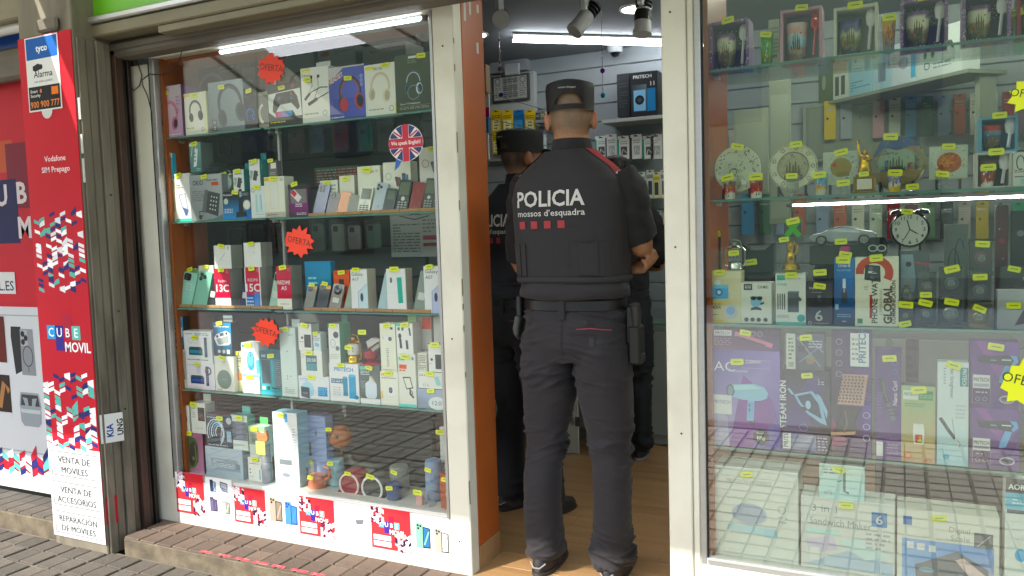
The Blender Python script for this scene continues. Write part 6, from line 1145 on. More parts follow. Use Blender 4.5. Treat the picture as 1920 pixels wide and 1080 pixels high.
def shot(label, px, w_px, yt, on, col, Y=.06, tg=True, cols=None, name='shot_glass', mat=CERAM, cat='glass'):
    xc, w, h = geo(px-w_px/2, px+w_px/2, yt, zof(on), Y); o = empty(name, (xc, Y+w/2, zof(on)), label, cat, 'souvenir glasses'); b = tumbler(o, 0, 0, 0, w/2, h, cols or [col], 'cup', mat, 18)
    p = Pr(w, h, 0, 0, place=lambda x, y, q: ((x-w/2)*(.78+.22*y/h), -math.sqrt(max(0, (w/2*(.785+.22*y/h)+.0006)**2-((x-w/2)*(.78+.22*y/h))**2)), y))
    for i in range(16):
        u, v = random.uniform(.15, .8), random.uniform(.1, .75); p.prim(('p', [(u, v), (u+.1, v), (u+.06, v+.14)], random.choice(('e0d8c8', 'b04a3a', '4a5a8a', 'c8b040', '3a3a30')) if not isinstance(col, tuple) else col[1]))
    if mat is CERAM: p.mb.build('decoration', CERAM, o)
    if tg: ptag(o, 0, -w/2-.003, h*.95)
    return o
shot('lime green shot glass between the first two mug boxes', 1436, 25, 62, RA, '4f9a22', cols=['2f6a18', '4a9020', '58a428', '4a8a22'])
shot('amber patterned shot glass between the white and purple mug boxes', 1666, 27, 30, RA, 'b07a28', cols=['8a8a80', '9a8a6a', 'b07a2a', 'c08a2c', 'b89a30'])
bx('price_leaflet', 'white leaflet standing behind the lime green shot glass', 1441, 1462, 36, RA, 'c4c8b8', [('n', .1, .3, .9, .85, 7, '9aa094'), ('t', '389', .5, .2, .07, '3a3d3a', 'c', 0, .5)], Y=.11, dep=.004, tg=None, cat='leaflet')
mugbox('red framed mug gift box cut by the right edge of the top shelf', 1908, 1990, -20, RA, '8a3040', '7a5040', ['5a3a2a', '8a6a4a', 'a88a6a'], pattern=False, tg=None)
shot('green glass half hidden near the right edge of the top shelf', 1901, 14, 22, RA, '8aa030', Y=.09, cols=['9a9a94', '9a9a94', '8aa828', '92b030'])
# plates and tiles on stands
def plate(label, px, py, r_px, yb, rim, center, deco, Y=.11, tg=(0, .95), sx=1.0, big=False):
    c = wy(px, py, Y); r = (wy(px+r_px, py, Y).x-wy(px-r_px, py, Y).x)/2; z = c.z-RB
    o = empty('souvenir_plate', (c.x, Y, RB), label, 'plate', 'souvenir plates')
    d = MB().lathe([(r*.55, -.012), (r*.97, -.004), (r, .004), (r*.97, .006), (r*.68, -.002), (r*.6, -.004), (0, -.004)], (0, 0, z), 36, rim, ax='y', caps=(True, False), colf=lambda v: rim if math.hypot(v[0], v[2]-z) > r*.66 else center)
    dd = d.build('dish', CERAM, o, smooth=True)
    p = Pr(2*r, 2*r, 0, -.00008, place=lambda x, y, q: (x-r, -(.0072+q*-1*0 if math.hypot(x-r, y-r) > r*.69 else -.001)-abs(q)*1.0 if False else (-.0066-abs(q) if math.hypot(x-r, y-r) > r*.9 else -.0062*max(0, (math.hypot(x-r, y-r)/r-.62)/.32)-.0008-abs(q)*.6+.0025*(math.hypot(x-r, y-r) < r*.62)), z+y-r))
    p.add(deco); p.mb.build('painting', CERAM, dd)
    for s_ in (-1, 1): MB().tube([(s_*r*.55, -.03, .0), (s_*r*.55, -.024, .03), (s_*r*.5, .0, .012), (s_*r*.5, .05, .004)], .004, '1c1a18', n=6).build('stand', MATTE, o)
    if tg: ptag(o, tg[0]*r, -.016, z+r*tg[1])
    return o
random.seed(21)
def flecks(n, r0, r1, cols, s=.03):
    out = []
    for i in range(n):
        t = random.uniform(0, 2*math.pi); r_ = random.uniform(r0, r1)*.5; u, v = .5+r_*math.cos(t), .5+r_*math.sin(t); e = random.uniform(.6, 1.5)*s
        out.append(('p', [(u, v), (u+e, v+e*.4), (u+e*.5, v+e)], random.choice(cols)))
    return [('m', out)]
plate('white plate with black mosaic flecks and spiral at the left of the second shelf', 1383, 317, 44, 362, 'c2c6b0', 'bcc2aa', flecks(80, .55, .95, ('2a3030', '3a4444', '1f2424'))+flecks(24, .1, .5, ('4a5450', '6a746c'))+[('l', arc(.42, .42, .1, 0, 270, 12)+arc(.42, .44, .06, 270, 480, 8), .012, '2f3634'), ('p', [(.5, .1), (.72, .18), (.6, .35)], '9aa488')])
plate('white plate with a brown cathedral drawing and ringed border', 1487, 313, 46, 362, 'c8c8b0', 'a8a488', [('o', .5, .5, .31, .02, '8a8068'), ('o', .5, .5, .48, .012, '7a7258'), ('i', 'cathedral', .5, .44, .42, 0, '55482c', '9a8450')]+flecks(70, .25, .58, ('5a4a50', '6a5a6a', '4a3f3a', '8a7a50'), .025)+[('o', .5+.405*math.cos(a*.7), .5+.405*math.sin(a*.7), .035, .012, '5f5a44') for a in range(9)]+flecks(40, .7, .92, ('6a6a50', '4a5a4a', '8a6a5a'), .02), tg=(.15, .93))
plate('large round plaque with colourful city skyline and sun', 1681, 306, 56, 358, '7f7a5c', '8fa088', [('p', [(.1, .62), (.3, .8), (.5, .74), (.9, .8), (.75, .94), (.5, .99), (.25, .94)], '4a5a80'), ('e', .62, .82, .07, 'c8b040'), ('l', [(.4, .78), (.85, .78)], .03, 'a06a3a'), ('t', 'Barcelona', .3, .66, .06, '4a4a3a', 'c', 6, .32, 0), ('i', 'cathedral', .5, .48, .34, 0, '4a4a3a', '7a7a60'), ('r', .3, .36, .36, .56, '5a6a80'), ('r', .68, .36, .78, .5, '7a5a44'), ('r', .8, .36, .83, .62, '4a6a60'), ('p', [(.08, .36), (.92, .36), (.8, .16), (.5, .06), (.2, .14)], '8a7a5a')]+flecks(70, .3, .9, ('a05a3a', '4a6a8a', 'b0903a', '6a3a3a', '5a7a5a', '8a4a60'), .035), tg=(-.2, .97), Y=.13)
def tile_(label, x0, x1, yt, yb, deco, Y=.09):
    z0 = RB+.03; xc, w, h = geo(x0, x1, yt, z0, Y); h = w*.98
    o = tag(MB().box(-w/2, 0, 0, w/2, .008, h, ch=.002, col='aeb4a2').build('ceramic_tile', CERAM, None, (xc, Y, z0)), label, 'tile', 'souvenir tiles')
    p = Pr(w, h); p.add(deco); p.mb.build('painting', CERAM, o)
    for s_ in (-1, 1): MB().box(s_*w*.3-.003, -.012, -.03, s_*w*.3+.003, .03, -.0005, col='1c1a18').build('stand', MATTE, o)
    ptag(o, 0, -.003, h*.97)
tile_('pale mosaic tile with an oval cathedral picture', 1543, 1611, 277, 345, [('e', .5, .52, .3, '8a7a44', .29), ('i', 'cathedral', .55, .46, .4, 0, '7a6a34', 'c0a850'), ('e', .32, .6, .06, 'a84a3a')]+flecks(60, .62, 1.0, ('7a8a84', '8a9aa0', '5a6a6a', 'c0c4b4', '9a8a9a'), .05))
tile_('pale mosaic tile with an orange oval lizard picture', 1742, 1815, 270, 340, [('e', .52, .5, .32, '9a5a30', .3), ('e', .45, .55, .15, 'b8702c', .18), ('e', .66, .55, .12, 'b0603a', .2)]+flecks(80, .1, .5, ('8a4a2a', 'c88a3a', '6a3a2a'), .05)+flecks(60, .62, 1.0, ('8a9088', '9aa09a', '6a706a', 'c4c8b8'), .05))
for px, w_, yt, l_, cc in ((1366, 24, 331, 'small white shot glass with red figure left of the plates', ['d0ccc0', 'b8483a', '8a6a5a', 'c8c4b8']), (1416, 26, 330, 'small white shot glass with red figure between the plates', ['d0ccc0', 'b83a34', 'a05a54', 'c8c4b8']), (1538, 26, 326, 'sky blue painted shot glass in front of the oval tile', ['b8b8a8', 'b89a5a', '6a9ab0', '7ab0c4']), (1677, 28, 322, 'cream shot glass with blue lettering before the skyline plaque', ['c0a83a', 'c8c4b4', '7a86a8', 'c8c4a8']), (1852, 30, 312, 'white shot glass with a red temple before the brown mug box', ['c4c0b8', '8a3a30', 'a04a3a', 'c8c4c0'])):
    shot(l_, px, w_, yt, RB, cc[0], cols=cc)
for px, w_, yt, l_ in ((1485, 26, 328, 'clear shot glass before the cathedral plate'), (1582, 16, 342, 'clear small glass before the oval tile'), (1710, 26, 350, 'clear low glass dish before the skyline plaque'), (1766, 26, 325, 'clear etched glass before the lizard tile')):
    shot(l_, px, w_, yt, RB, '9aa49a', mat=PLAST)
mb1 = mugbox('brown mug gift box at the right end of the second shelf', 1829, 1897, 285, RB, 'a8a49c', '3a2a20', ['3f3a20', '4a4a26', '5a5230', '6a4a30', '7a4a34'], pattern=False, tg=(.6, 1.0))
mugbox('blue framed mug gift box stacked on the brown mug box', 1836, 1909, 218, mb1, '5a8aa0', '3f6f90', ['2a2a24', '5a4a34', '4a5a70', '6a8aa4', 'b8483f'], pattern=False, tg=(.55, 1.02))
bx('greeting_card', 'white card with black swirl drawing beside the brown mug box', 1899, 1935, 285, RB, 'b4b8ac', [('l', arc(.4, .7, .2, 0, 300, 12), .06, '2a2e2c'), ('n', .1, .4, .9, .5, 2, '6a3a30'), ('n', .1, .25, .9, .32, 1, '2a2e2c'), ('e', .6, .15, .2, '8ab0b0')], dep=.005, tg=None, cat='card')
# golden statuette
c = wy(1621, 340, .07); gs = empty('gold_statuette', (c.x, .085, RB), 'golden robed statuette with raised arm on a plinth with a clock', 'statuette')
GOLD = 'c0983a'; hs_ = wy(1621, 265, .085).z-RB
MB().box(-.036, -.03, 0, .036, .03, .006, ch=.002, col=GOLD).box(-.03, -.026, .006, .03, .026, .05, ch=.004, col=GOLD).box(-.024, -.02, .05, .024, .02, .056, col=GOLD).build('plinth', METALC, gs)
MB().box(-.02, -.0285, .012, .02, -.0265, .042, ch=.001, col='d8d4bc').build('clock_face', MATTE, gs)
fg = MB(); k_ = (hs_-.056)
fg.lathe([(.017, .056), (.019, .056+k_*.1), (.015, .056+k_*.35), (.012, .056+k_*.45), (.014, .056+k_*.55), (.006, .056+k_*.6), (.0085, .056+k_*.66), (.006, .056+k_*.72), (0, .056+k_*.74)], n=12, col=GOLD)
fg.tube([(-.01, 0, .056+k_*.54), (-.016, -.002, .056+k_*.7), (-.017, -.002, .056+k_*.92)], [.005, .0045, .003], GOLD, n=6); fg.tube([(.01, 0, .056+k_*.52), (.016, -.008, .056+k_*.42), (.008, -.014, .056+k_*.4)], .0045, GOLD, n=6)
fg.build('figure', METALC, gs, smooth=True); MB().lathe([(.003, 0), (.006, .006), (.0, .016)], (-.017, -.002, .056+k_*.92), 8, GOLD).build('torch', METALC, gs)
ptag(gs, 0, -.03, .056, .8)
# ---- right window, third shelf
cb_ = bx('camera_box', 'cream yellow box with a blue instant print camera', 1321, 1389, 508, RC, 'c4c0a0', [('g', 0, 0, 1, 1, 'b8a858', 'c8c4a8', 'c8c4a8', 'c4bc90'), ('i', 'printcam', .45, .6, .72), ('t', 'CAMERA', .25, .27, .065, '3a3a34', 'c', 0, .42, .015), ('t', 'INSTANT PRINT', .25, .35, .03, '5a5848', 'c', 0, .42, 0), ('e', .72, .22, .2, 'b0b4b8'), ('e', .72, .24, .12, '8aa4c0'), ('n', .05, .14, .4, .18, 1, '6a6850'), ('r', 0, 0, .5, .06, 'c0a83a')], dep=.07, tg=(.45, .97))
rbx = bx('robot_speaker_box', 'white box with a blue robot toy in sunglasses', 1389, 1447, 530, RC, 'c9ccc0', [('r', .1, .82, .38, .97, '33383a'), ('n', .14, .85, .34, .94, 2, 'c8ccc8'), ('t', 'CH-M31', .72, .86, .07, '2f3432', 'c', 0, .34, .02), ('i', 'robot', .5, .54, .62), ('e', .18, .1, .07, '4a5050'), ('e', .38, .1, .07, '4a5050'), ('e', .58, .1, .07, '4a5050'), ('e', .8, .1, .07, '4a5050')], dep=.07, tg=None)
pbk = bx('power_bank_box', 'white power bank box with four cables and teal corner', 1454, 1511, 513, RC, 'c8ccc2', [('r', .05, .87, .32, .97, '4a9a8a'), ('t', 'POWER', .22, .76, .05, '5aa090', 'c', 0, .32, .01), ('i', 'powerbank', .45, .45, .92), ('t', '60000', .25, .13, .06, '8a928c', 'c', 0, .4, 0), ('e', .84, .13, .13, '3f9490'), ('r', 0, 0, 1, .05, '58a49a'), ('n', .78, .88, .95, .92, 1, '7a827c')], dep=.06, tg=(.5, .97))
bnd = bx('fitness_band_box', 'black box with fitness bands and a big silver 6', 1512, 1561, 528, RC, '262626', [('t', 'Digital Band', .12, .83, .045, 'c8c8c4', 'l', 0, .76, 0), ('n', .2, .74, .8, .77, 1, '8a8a86'), ('i', 'band', .5, .58, .62), ('t', '6', .48, .1, .24, 'a4a49e', 'c', 0, .4, .01), ('o', .14, .05, .06, .02, 'b8b8b4'), ('n', .26, .03, .85, .06, 1, '9a9a96')], dep=.06, tg=(.5, .9))
bx('black_cup', 'dark round lens cap gadget on the fitness band box', 1523, 1555, 500, bnd, '1c1c1c', Y=.07, dep=.03, tg=(.5, .6), cat='gadget', mat=GLOSSY, ch=.008)
tbx = bx('toothbrush_box', 'tall blue electric toothbrush box', 1564, 1602, 484, RC, '2a5f98', [('g', 0, 0, 1, 1, '1a2436', '1c2a40', '2f74b8', '2a66a4'), ('t', 'Oral-B', .5, .87, .05, 'e0e6ec', 'c', 0, .62, .02), ('t', 'PRO BATTERY', .5, .81, .022, 'b8cce0', 'c', 0, .7, 0), ('i', 'toothbrush', .5, .52, 1.3), ('r', .05, .24, .22, .32, '8aa8c4'), ('n', .15, .12, .85, .18, 2, '8aa4c0'), ('n', .4, .05, .6, .08, 1, 'c0ccd8')], dep=.05, tg=(.5, .97))
bx('pink_cap_bottle', 'small bottle with a pink cap on the toothbrush box', 1572, 1595, 462, tbx, '5a4a50', [('r', .2, .45, .9, 1, 'b04a78')], Y=.06, dep=.03, tg=(.5, .3), cat='bottle', mat=GLOSSY, ch=.006)
pw_ = bx('phone_watch_box', 'white phone watch box with red strap and sideways lettering', 1603, 1685, 482, RC, 'cfcab8', [('i', 'watch', .45, .78, .95, -12, 'b04a38', '22282c'), ('t', 'PHONE WATCH', .52, .05, .075, '3a3832', 'l', 90, None, .02), ('t', 'CAMERA MODEL', .63, .17, .035, '7a7668', 'l', 90, None, 0), ('l', [(.37, .12), (.37, .46)], .06, '9a4038'), ('t', 'GLOBAL', .84, .04, .1, '4a3f30', 'l', 90, None, .04), ('t', 'COMMUNICATION', .93, .04, .05, '4a3f30', 'l', 90, None, .03), ('r', .06, .04, .18, .11, '3a7a50'), ('t', '15', .3, .56, .05, '8a7a5a', 'c', 90, None, 0)], dep=.06, tg=(.5, .98))
# lantern
def lantern(px, x0, x1, yt, on, col, label, Y=.09, mat=None):
    xc, w, h = geo(x0, x1, yt, zof(on), Y); o = empty('lantern', (xc, Y, zof(on)), label, 'lantern', 'souvenir lanterns'); r = w*.36
    mat = mat or METALC
    MB().lathe([(r*1.0, 0), (r*1.05, h*.04), (r*.9, h*.1), (r*.95, h*.2), (r*.8, h*.26), (r*.95, h*.3)], n=20, col=col).build('base', mat, o, smooth=True)
    MB().lathe([(r*.86, h*.302), (r*1.0, h*.45), (r*.9, h*.66), (r*.78, h*.7)], n=20, col='c8ccc4' ).build('globe', PLAST if col != 'c09a34' else CERAM, o, smooth=True)
    MB().lathe([(r*.95, h*.701), (r*1.0, h*.74), (r*.6, h*.82), (r*.4, h*.84), (r*.42, h*.92), (0, h*.93)], n=20, col=col).build('cap', mat, o, smooth=True)
    for s_ in (-1, 1): MB().tube([(s_*r*.95, 0, h*.12), (s_*r*1.3, 0, h*.2), (s_*r*1.32, 0, h*.66), (s_*r*.85, 0, h*.78)], r*.11, col, n=8).build('side_arm', mat, o, smooth=True)
    MB().tube([(-r*1.0, 0, h*.76), (-r*.7, 0, h*.96), (0, 0, h*1.02), (r*.7, 0, h*.96), (r*1.0, 0, h*.76)], r*.05, col, n=6).build('handle', mat, o, smooth=True)
    for i in range(3):
        for j in range(2): MB().lathe([(r*.1, 0), (0, r*.05)], (r*.45*(i-1), -r*(1.0-.1*abs(i-1))+.001, h*(.44+.1*j)), 8, '3a3a36', ax='y').build('vent', MATTE, o)
    ptag(o, 0, -r*1.12, h*.58, .95)
lantern(1377, 1357, 1398, 450, TOP[cb_.name], 'a8aaa2', 'silver lantern standing on the instant camera box')
lantern(663, 649, 678, 628, TOP[pt.name], 'c09a34', 'golden lantern clock standing on the flask box', Y=.085)
# red fish ornament beside the golden lantern
c = wy(696, 684, .08); fo = empty('fish_ornament', (c.x, .085, TOP[hm.name]), 'red and white ornament on a glossy red base', 'ornament')
MB().lathe([(.045, 0), (.042, .006), (.02, .012)], n=20, col='9a2a38').build('base', GLOSSY, fo, smooth=True); MB().lathe([(.01, .011), (.026, .025), (.028, .045), (.016, .06), (0, .063)], (-.004, 0, 0), 16, '98303a').build('body', GLOSSY, fo, smooth=True)
MB().extrude([(.0, .04), (.045, .07), (.05, .1), (.012, .105), (-.015, .09)], -.012, .012, 'b4b0ac').build('sail', GLOSSY, fo); MB().tube([(-.02, -.02, .05), (.05, -.02, .09)], .0035, '5a3a34', n=6).build('rod', MATTE, fo); ptag(fo, -.02, -.03, .13, 1)
# black selfie stick, black speaker
bx('selfie_stick', 'black folded selfie stick at the left end of the third shelf', 1334, 1350, 430, RC, '191919', [('r', .2, .3, .8, .9, '2a2a2a'), ('e', .5, .2, .2, '6a6a66')], Y=.15, dep=.03, tg=(.4, .95), cat='selfie stick', mat=GLOSSY, ch=.006)
sp_ = empty('black_speaker', (wy(1420, 470, .15).x, .15, RC), 'black speaker with a cat eared top behind the robot box', 'speaker'); hs2 = wy(1420, 455, .15).z-RC
MB().box(-.055, 0, 0, .055, .07, hs2*.62, ch=.012, col='1c1f1e').build('body', GLOSSY, sp_)
MB().extrude([(-.05, hs2*.625), (.05, hs2*.625), (.05, hs2), (.02, hs2*.9), (-.02, hs2*.9), (-.05, hs2)], .005, .06, '23282a').build('head', GLOSSY, sp_); ptag(sp_, -.02, -.004, hs2*.75, 1.0)
# lucky cat in an acrylic case with a green sign
zt_ = TOP[pbk.name]; xc, w, h = geo(1459, 1503, 444, zt_, .06)
lc = empty('lucky_cat_case', (xc, .06, zt_), 'golden lucky cat in a clear acrylic case on the power bank box', 'figurine')
MB().box(-w/2, 0, 0, w/2, .06, h, ch=.001).build('clear_case', PLAST, lc)
MB().lathe([(w*.36, .001), (w*.42, h*.1), (w*.34, h*.24)], (0, .03, 0), 18, 'b89a4a').build('bowl', METALC, lc, smooth=True)
MB().lathe([(w*.2, h*.24), (w*.24, h*.36), (w*.2, h*.52), (w*.15, h*.6), (w*.2, h*.68), (w*.19, h*.8), (w*.08, h*.88), (0, h*.88)], (0, .03, 0), 16, 'b8964a').build('cat', METALC, lc, smooth=True)
for s_ in (-1, 1): MB().lathe([(w*.06, h*.84), (0, h*.95)], (s_*w*.12, .03, 0), 8, 'b8964a').build('ear', METALC, lc); MB().lathe([(w*.025, .0), (0, .001)], (s_*w*.08, .03-w*.195, h*.76), 8, '2a2018', ax='y').build('eye', MATTE, lc)
MB().tube([(w*.2, .025, h*.5), (w*.3, .02, h*.62), (w*.28, .02, h*.8)], w*.06, 'c0a058', n=8).build('raised_paw', METALC, lc, smooth=True); ptag(lc, -w*.25, -.003, h*.93, .9)
bx('green_sign_pack', 'dark pack with a big green cross above the lucky cat case', 1470, 1503, 412, zt_+h+.0008, '2c332c', [('l', [(.1, .0), (.9, 1)], .3, '4a9a3a'), ('l', [(.1, 1), (.9, .0)], .3, '4a9a3a')], Y=.07, dep=.02, tg=(.5, .92), cat='package')
# toy sports car on the boxes
zc_ = TOP[tbx.name]+.0
zcar = wy(1580, 452, .10).z; c = wy(1580, 452, .10)
car = empty('toy_car', (c.x, .115, zcar-.012), 'silver toy sports car standing above the boxes on the third shelf', 'toy car')
Lc = (wy(1650, 440, .1).x-wy(1524, 440, .1).x); s_ = Lc
side_ = [(-.5, .10), (-.49, .16), (-.42, .19), (-.3, .215), (-.18, .27), (-.08, .30), (.06, .305), (.18, .28), (.3, .235), (.44, .215), (.5, .17), (.5, .09), (.44, .07), (-.44, .07)]
m = MB(); rows = []
for yy, f in ((-.22, .86), (-.20, .97), (-.12, 1.0), (.0, 1.02), (.12, 1.0), (.20, .97), (.22, .86)):
    rows.append([(x*s_*(.97 if abs(yy) > .2 else 1), yy*s_, (.07+(z-.07)*f)*s_) for x, z in side_])
m.grid(rows, '8f9496', closed=True, caps=(True, True)); m.build('body', GLOSSY, car, smooth=True)
MB().extrude([(-.26*s_, .215*s_), (-.17*s_, .255*s_), (-.07*s_, .288*s_), (.05*s_, .29*s_), (.16*s_, .265*s_), (.24*s_, .225*s_)], -.213*s_, -.205*s_, '1c2226').build('side_window', GLOSSY, car)
for x in (-.31, .32):
    for y_ in (-.2, .2):
        wl = MB().lathe([(.075*s_, -.02), (.085*s_, -.015), (.085*s_, .012), (.07*s_, .016)], (x*s_, y_*s_, .085*s_), 18, '151515', ax='y').build('wheel', MATTE, car, smooth=True)
        if y_ < 0:
            MB().lathe([(.058*s_, .0165), (.05*s_, .018), (0, .0175)], (x*s_, y_*s_, .085*s_), 14, 'b8bab4', ax='y').build('rim', METALC, wl)
            for q in range(5): MB().box(-.004*s_, -.019, .01*s_, .004*s_, -.0182, .05*s_, col='30302e').build('spoke', MATTE, wl, (x*s_, y_*s_, .085*s_), (0, q*1.2566, 0))
MB().box(.46*s_, -.2*s_, .16*s_, .502*s_, -.12*s_, .19*s_, ch=.002, col='d8d8d0').build('headlight', GLOSSY, car); ptag(car, .0, -.225*s_, .06*s_, 1)
bxc = MB().box(-.5*s_, -.1*s_, -.06, .5*s_, .1*s_, -.0005, col='33362f', ch=.002).build('display_block', MATTE, car); 
bx('grey_riser_carton', 'dark carton behind the toothbrush box that carries the toy car', 1528, 1660, 468, RC, '3a3c36', Y=.14, dep=.1, tg=None)
bellclock(1706, 430, .052, RC, .13, 'black twin bell alarm clock with white numbered dial', 'cfd2c6', '1c1b1a', small=False)
bx('clock_riser', 'dark riser box under the black alarm clock', 1684, 1728, 470, RC, '2c2e2c', Y=.15, dep=.06, tg=None)
bx('black_glasses_case', 'black case with two pale rings on the phone watch box', 1625, 1664, 445, pw_, '1d1f1f', [('o', .3, .45, .2, .06, 'a0a4a0', .16), ('o', .72, .45, .2, .06, 'a0a4a0', .16)], Y=.06, dep=.03, tg=(.5, -.02), mat=GLOSSY, ch=.01, cat='case')
bx('toy_car_pack', 'toy car blister with a pale blue car and pink bike', 1687, 1742, 470, RC, '4a5052', [('p', [(.05, .45), (.05, .95), (.45, .95), (.55, .6), (.5, .45)], '7a8a94'), ('e', .3, .82, .1, '2a2e30'), ('e', .8, .5, .08, '2a2e30'), ('l', [(.5, .85), (.9, .82)], .06, 'a85060'), ('o', .95, .8, .08, .03, 'b05a68'), ('p', [(.15, .2), (.4, .25), (.4, .6), (.1, .6)], '8a8478')], Y=.1, dep=.03, tg=None, cat='toy pack')
def watchbox(label, x0, x1, yt, on, ring, body='33383a', Y=.055, dep=.05, tg=(.5, .96), gold=False):
    z0 = zof(on); xc, w, h = geo(x0, x1, yt, z0, Y); o = empty('watch_box', (xc, Y, z0), label, 'watch', 'boxed watches'); TOP[o.name] = z0+h
    MB().box(-w/2, .004, 0, w/2, dep, h*.14, ch=.002, col='191b1b' if not gold else 'a08a50').box(-w/2, dep-.004, h*.14, w/2, dep, h, col='24282a' if not gold else 'a8925a').build('tray', MATTE, o)
    r = min(w, h)*.3; z = h*.52
    MB().lathe([(r, -.012), (r*1.1, 0), (r*1.05, .008), (r*.85, .01)], (0, dep*.45, z), 20, ring, ax='y').build('watch_case', METALC if gold or ring in ('a8a89a', '8a8c86') else GLOSSY, o, smooth=True)
    d_ = MB().lathe([(r*.84, .0098), (0, .0104)], (0, dep*.45, z), 20, '6a7468' if not gold else 'b8a468', ax='y', caps=(False, False)).build('dial', GLOSSY, o)
    p = Pr(2*r, 2*r, dep*.45-.0112, -.0002, place=lambda x, y, q: (x-r, q, z+y-r)); p.add([('r', .25, .34, .75, .62, '8f9a8a'), ('t', '88', .5, .38, .18, '2a302c', 'c', 0, .3, 0), ('n', .3, .68, .7, .78, 1, 'a8aaa4'), ('o', .5, .5, .38, .02, '3a403e')]); p.mb.build('dial_print', GLOSSY, d_)
    for s_2 in (-1, 1): MB().box(-r*.55, dep*.4, z+(r*.95 if s_2 > 0 else -r*1.5), r*.55, dep*.5, z+(r*1.5 if s_2 > 0 else -r*.95), ch=.002, col=body).build('strap', MATTE, o)
    MB().box(-w/2-.0006, 0, .0005, w/2+.0006, .0012, h).build('clear_front', PLAST, o)
    if tg: ptag(o, (tg[0]-.5)*w, -.004, tg[1]*h, .95)
    return o
w1 = watchbox('small boxed watch with bronze dial at the bottom left of the watches', 1684, 1712, 574, RC, '6a5a3a', tg=(.45, .15)); watchbox('small boxed watch with green dial and pink base above the bronze one', 1686, 1714, 520, w1, '4a5a3a', tg=(.5, .05))
w2 = watchbox('boxed black watch with teal glints in the lower middle of the watches', 1716, 1757, 566, RC, '3f4a4c'); watchbox('low silver boxed watch above the teal glint watch', 1721, 1757, 512, w2, '5a5e50', tg=(.4, .25))
w3 = watchbox('boxed black watch with silver ring in the lower row', 1760, 1806, 564, RC, '8a8c86'); watchbox('boxed black watch with teal dial on the silver ring watch', 1762, 1806, 502, w3, '4a5a5c')
w4 = watchbox('golden boxed bracelet watch at the lower right', 1817, 1858, 577, RC, 'b09a5a', 'a08a4a', gold=True); w5 = watchbox('boxed dark blue watch above the golden watch', 1815, 1862, 517, w4, '33424c'); watchbox('boxed black watch with magenta ring on top of the watch stack', 1819, 1864, 455, w5, '6a3448')
bx('grey_watch_carton', 'pale grey watch carton with a dark photograph at the right end', 1870, 1935, 545, RC, '8f9290', [('g', 0, 0, 1, 1, '7a7d7c', '8a8d8c', 'a0a3a2', '94979a'), ('p', [(.5, .1), (1, .2), (1, .6), (.75, .5)], '3a302c')], dep=.06, tg=(.45, .62)); watchbox('boxed clear watch standing behind the pale grey carton', 1876, 1922, 500, RC, '6a6e6e', Y=.13)
def rest_dark(px0, px1, yt, label, col, P=()): return bx('blister_pack', label, px0, px1, yt, RC, col, list(P), Y=.2, dep=.02, tg=None, cat='package')
rest_dark(1770, 1815, 420, 'clear pack of tangled glasses straps behind the watches', '5a605c', [('l', arc(.4, .5, .25, 0, 340, 14), .05, '23282a'), ('l', arc(.65, .65, .2, 30, 300, 12), .05, '23282a')]); rest_dark(1866, 1890, 385, 'dark red charm pack at the back right of the third shelf', '4a2a2c', [('e', .5, .7, .25, '7a3a3c'), ('e', .3, .8, .06, 'c8c8c4'), ('e', .6, .55, .06, 'c8c8c4')]); rest_dark(1895, 1930, 395, 'black pack with shiny clasp at the far right of the third shelf', '1d2022', [('e', .6, .4, .15, 'b8bcbc'), ('e', .5, .8, .2, '6a7274')])
# ---- right window, fourth shelf
AC = bx('hairdryer_box', 'large lilac box with a pale blue hairdryer and AC lettering', 1327, 1463, 657, RD, '7a68a0', [('g', 0, 0, 1, 1, '9a90b4', '4f4490', '8a78b0', '5a4f94'), ('p', [(.3, 0), (.62, .0), (.95, .32), (.9, .5), (.5, .75)], '7a4f90'), ('p', [(0, .0), (.3, .0), (.28, .3), (0, .5)], 'a8a0bc'), ('t', 'AC', .24, .78, .1, 'e4e0ee', 'c', 0, .3, .0), ('t', 'Professional', .3, .775, .03, 'd8d0e8', 'l', 0, .26, 0), ('t', '2200W', .64, .87, .035, 'd8d4e4', 'c', 0, .22, .01), ('l', [(.5, .82), (.86, .82), (.86, .9), (.5, .9), (.5, .82)], .004, 'c0b8d8'), ('i', 'dryer', .56, .5, .66), ('e', .74, .12, .11, '2b2830'), ('t', 'life', .74, .085, .045, 'e4e0e8', 'c', 0, .12, .02), ('t', 'Beauty', .74, .15, .02, 'd0ccd8', 'c', 0, .12, 0), ('r', .06, .33, .34, .53, 'd4d0dc'), ('t', 'PRITECH', .2, .44, .035, '6a6480', 'c', 0, .24, .01)], dep=.075, tg=(.42, .88))
bx('straightener_box', 'dark violet box with a pink hair straightener on the hairdryer box', 1335, 1461, 618, AC, '4a3550', [('g', 0, 0, 1, 1, '6a4a68', '5a3f70', '3a2c40', '402f48'), ('r', .03, .68, .3, .95, 'c4c0c8'), ('t', 'PRITECH', .165, .74, .14, '4a4450', 'c', 0, .22, .01), ('l', [(.35, .8), (.9, .25)], .07, 'c8809c'), ('l', [(.37, .66), (.8, .25)], .03, '4a3a44'), ('n', .03, .2, .3, .6, 4, '9a7a98'), ('o', .62, .8, .035, .008, 'a890b0'), ('o', .72, .8, .035, .008, 'a890b0')], dep=.06, tg=(.52, .85))
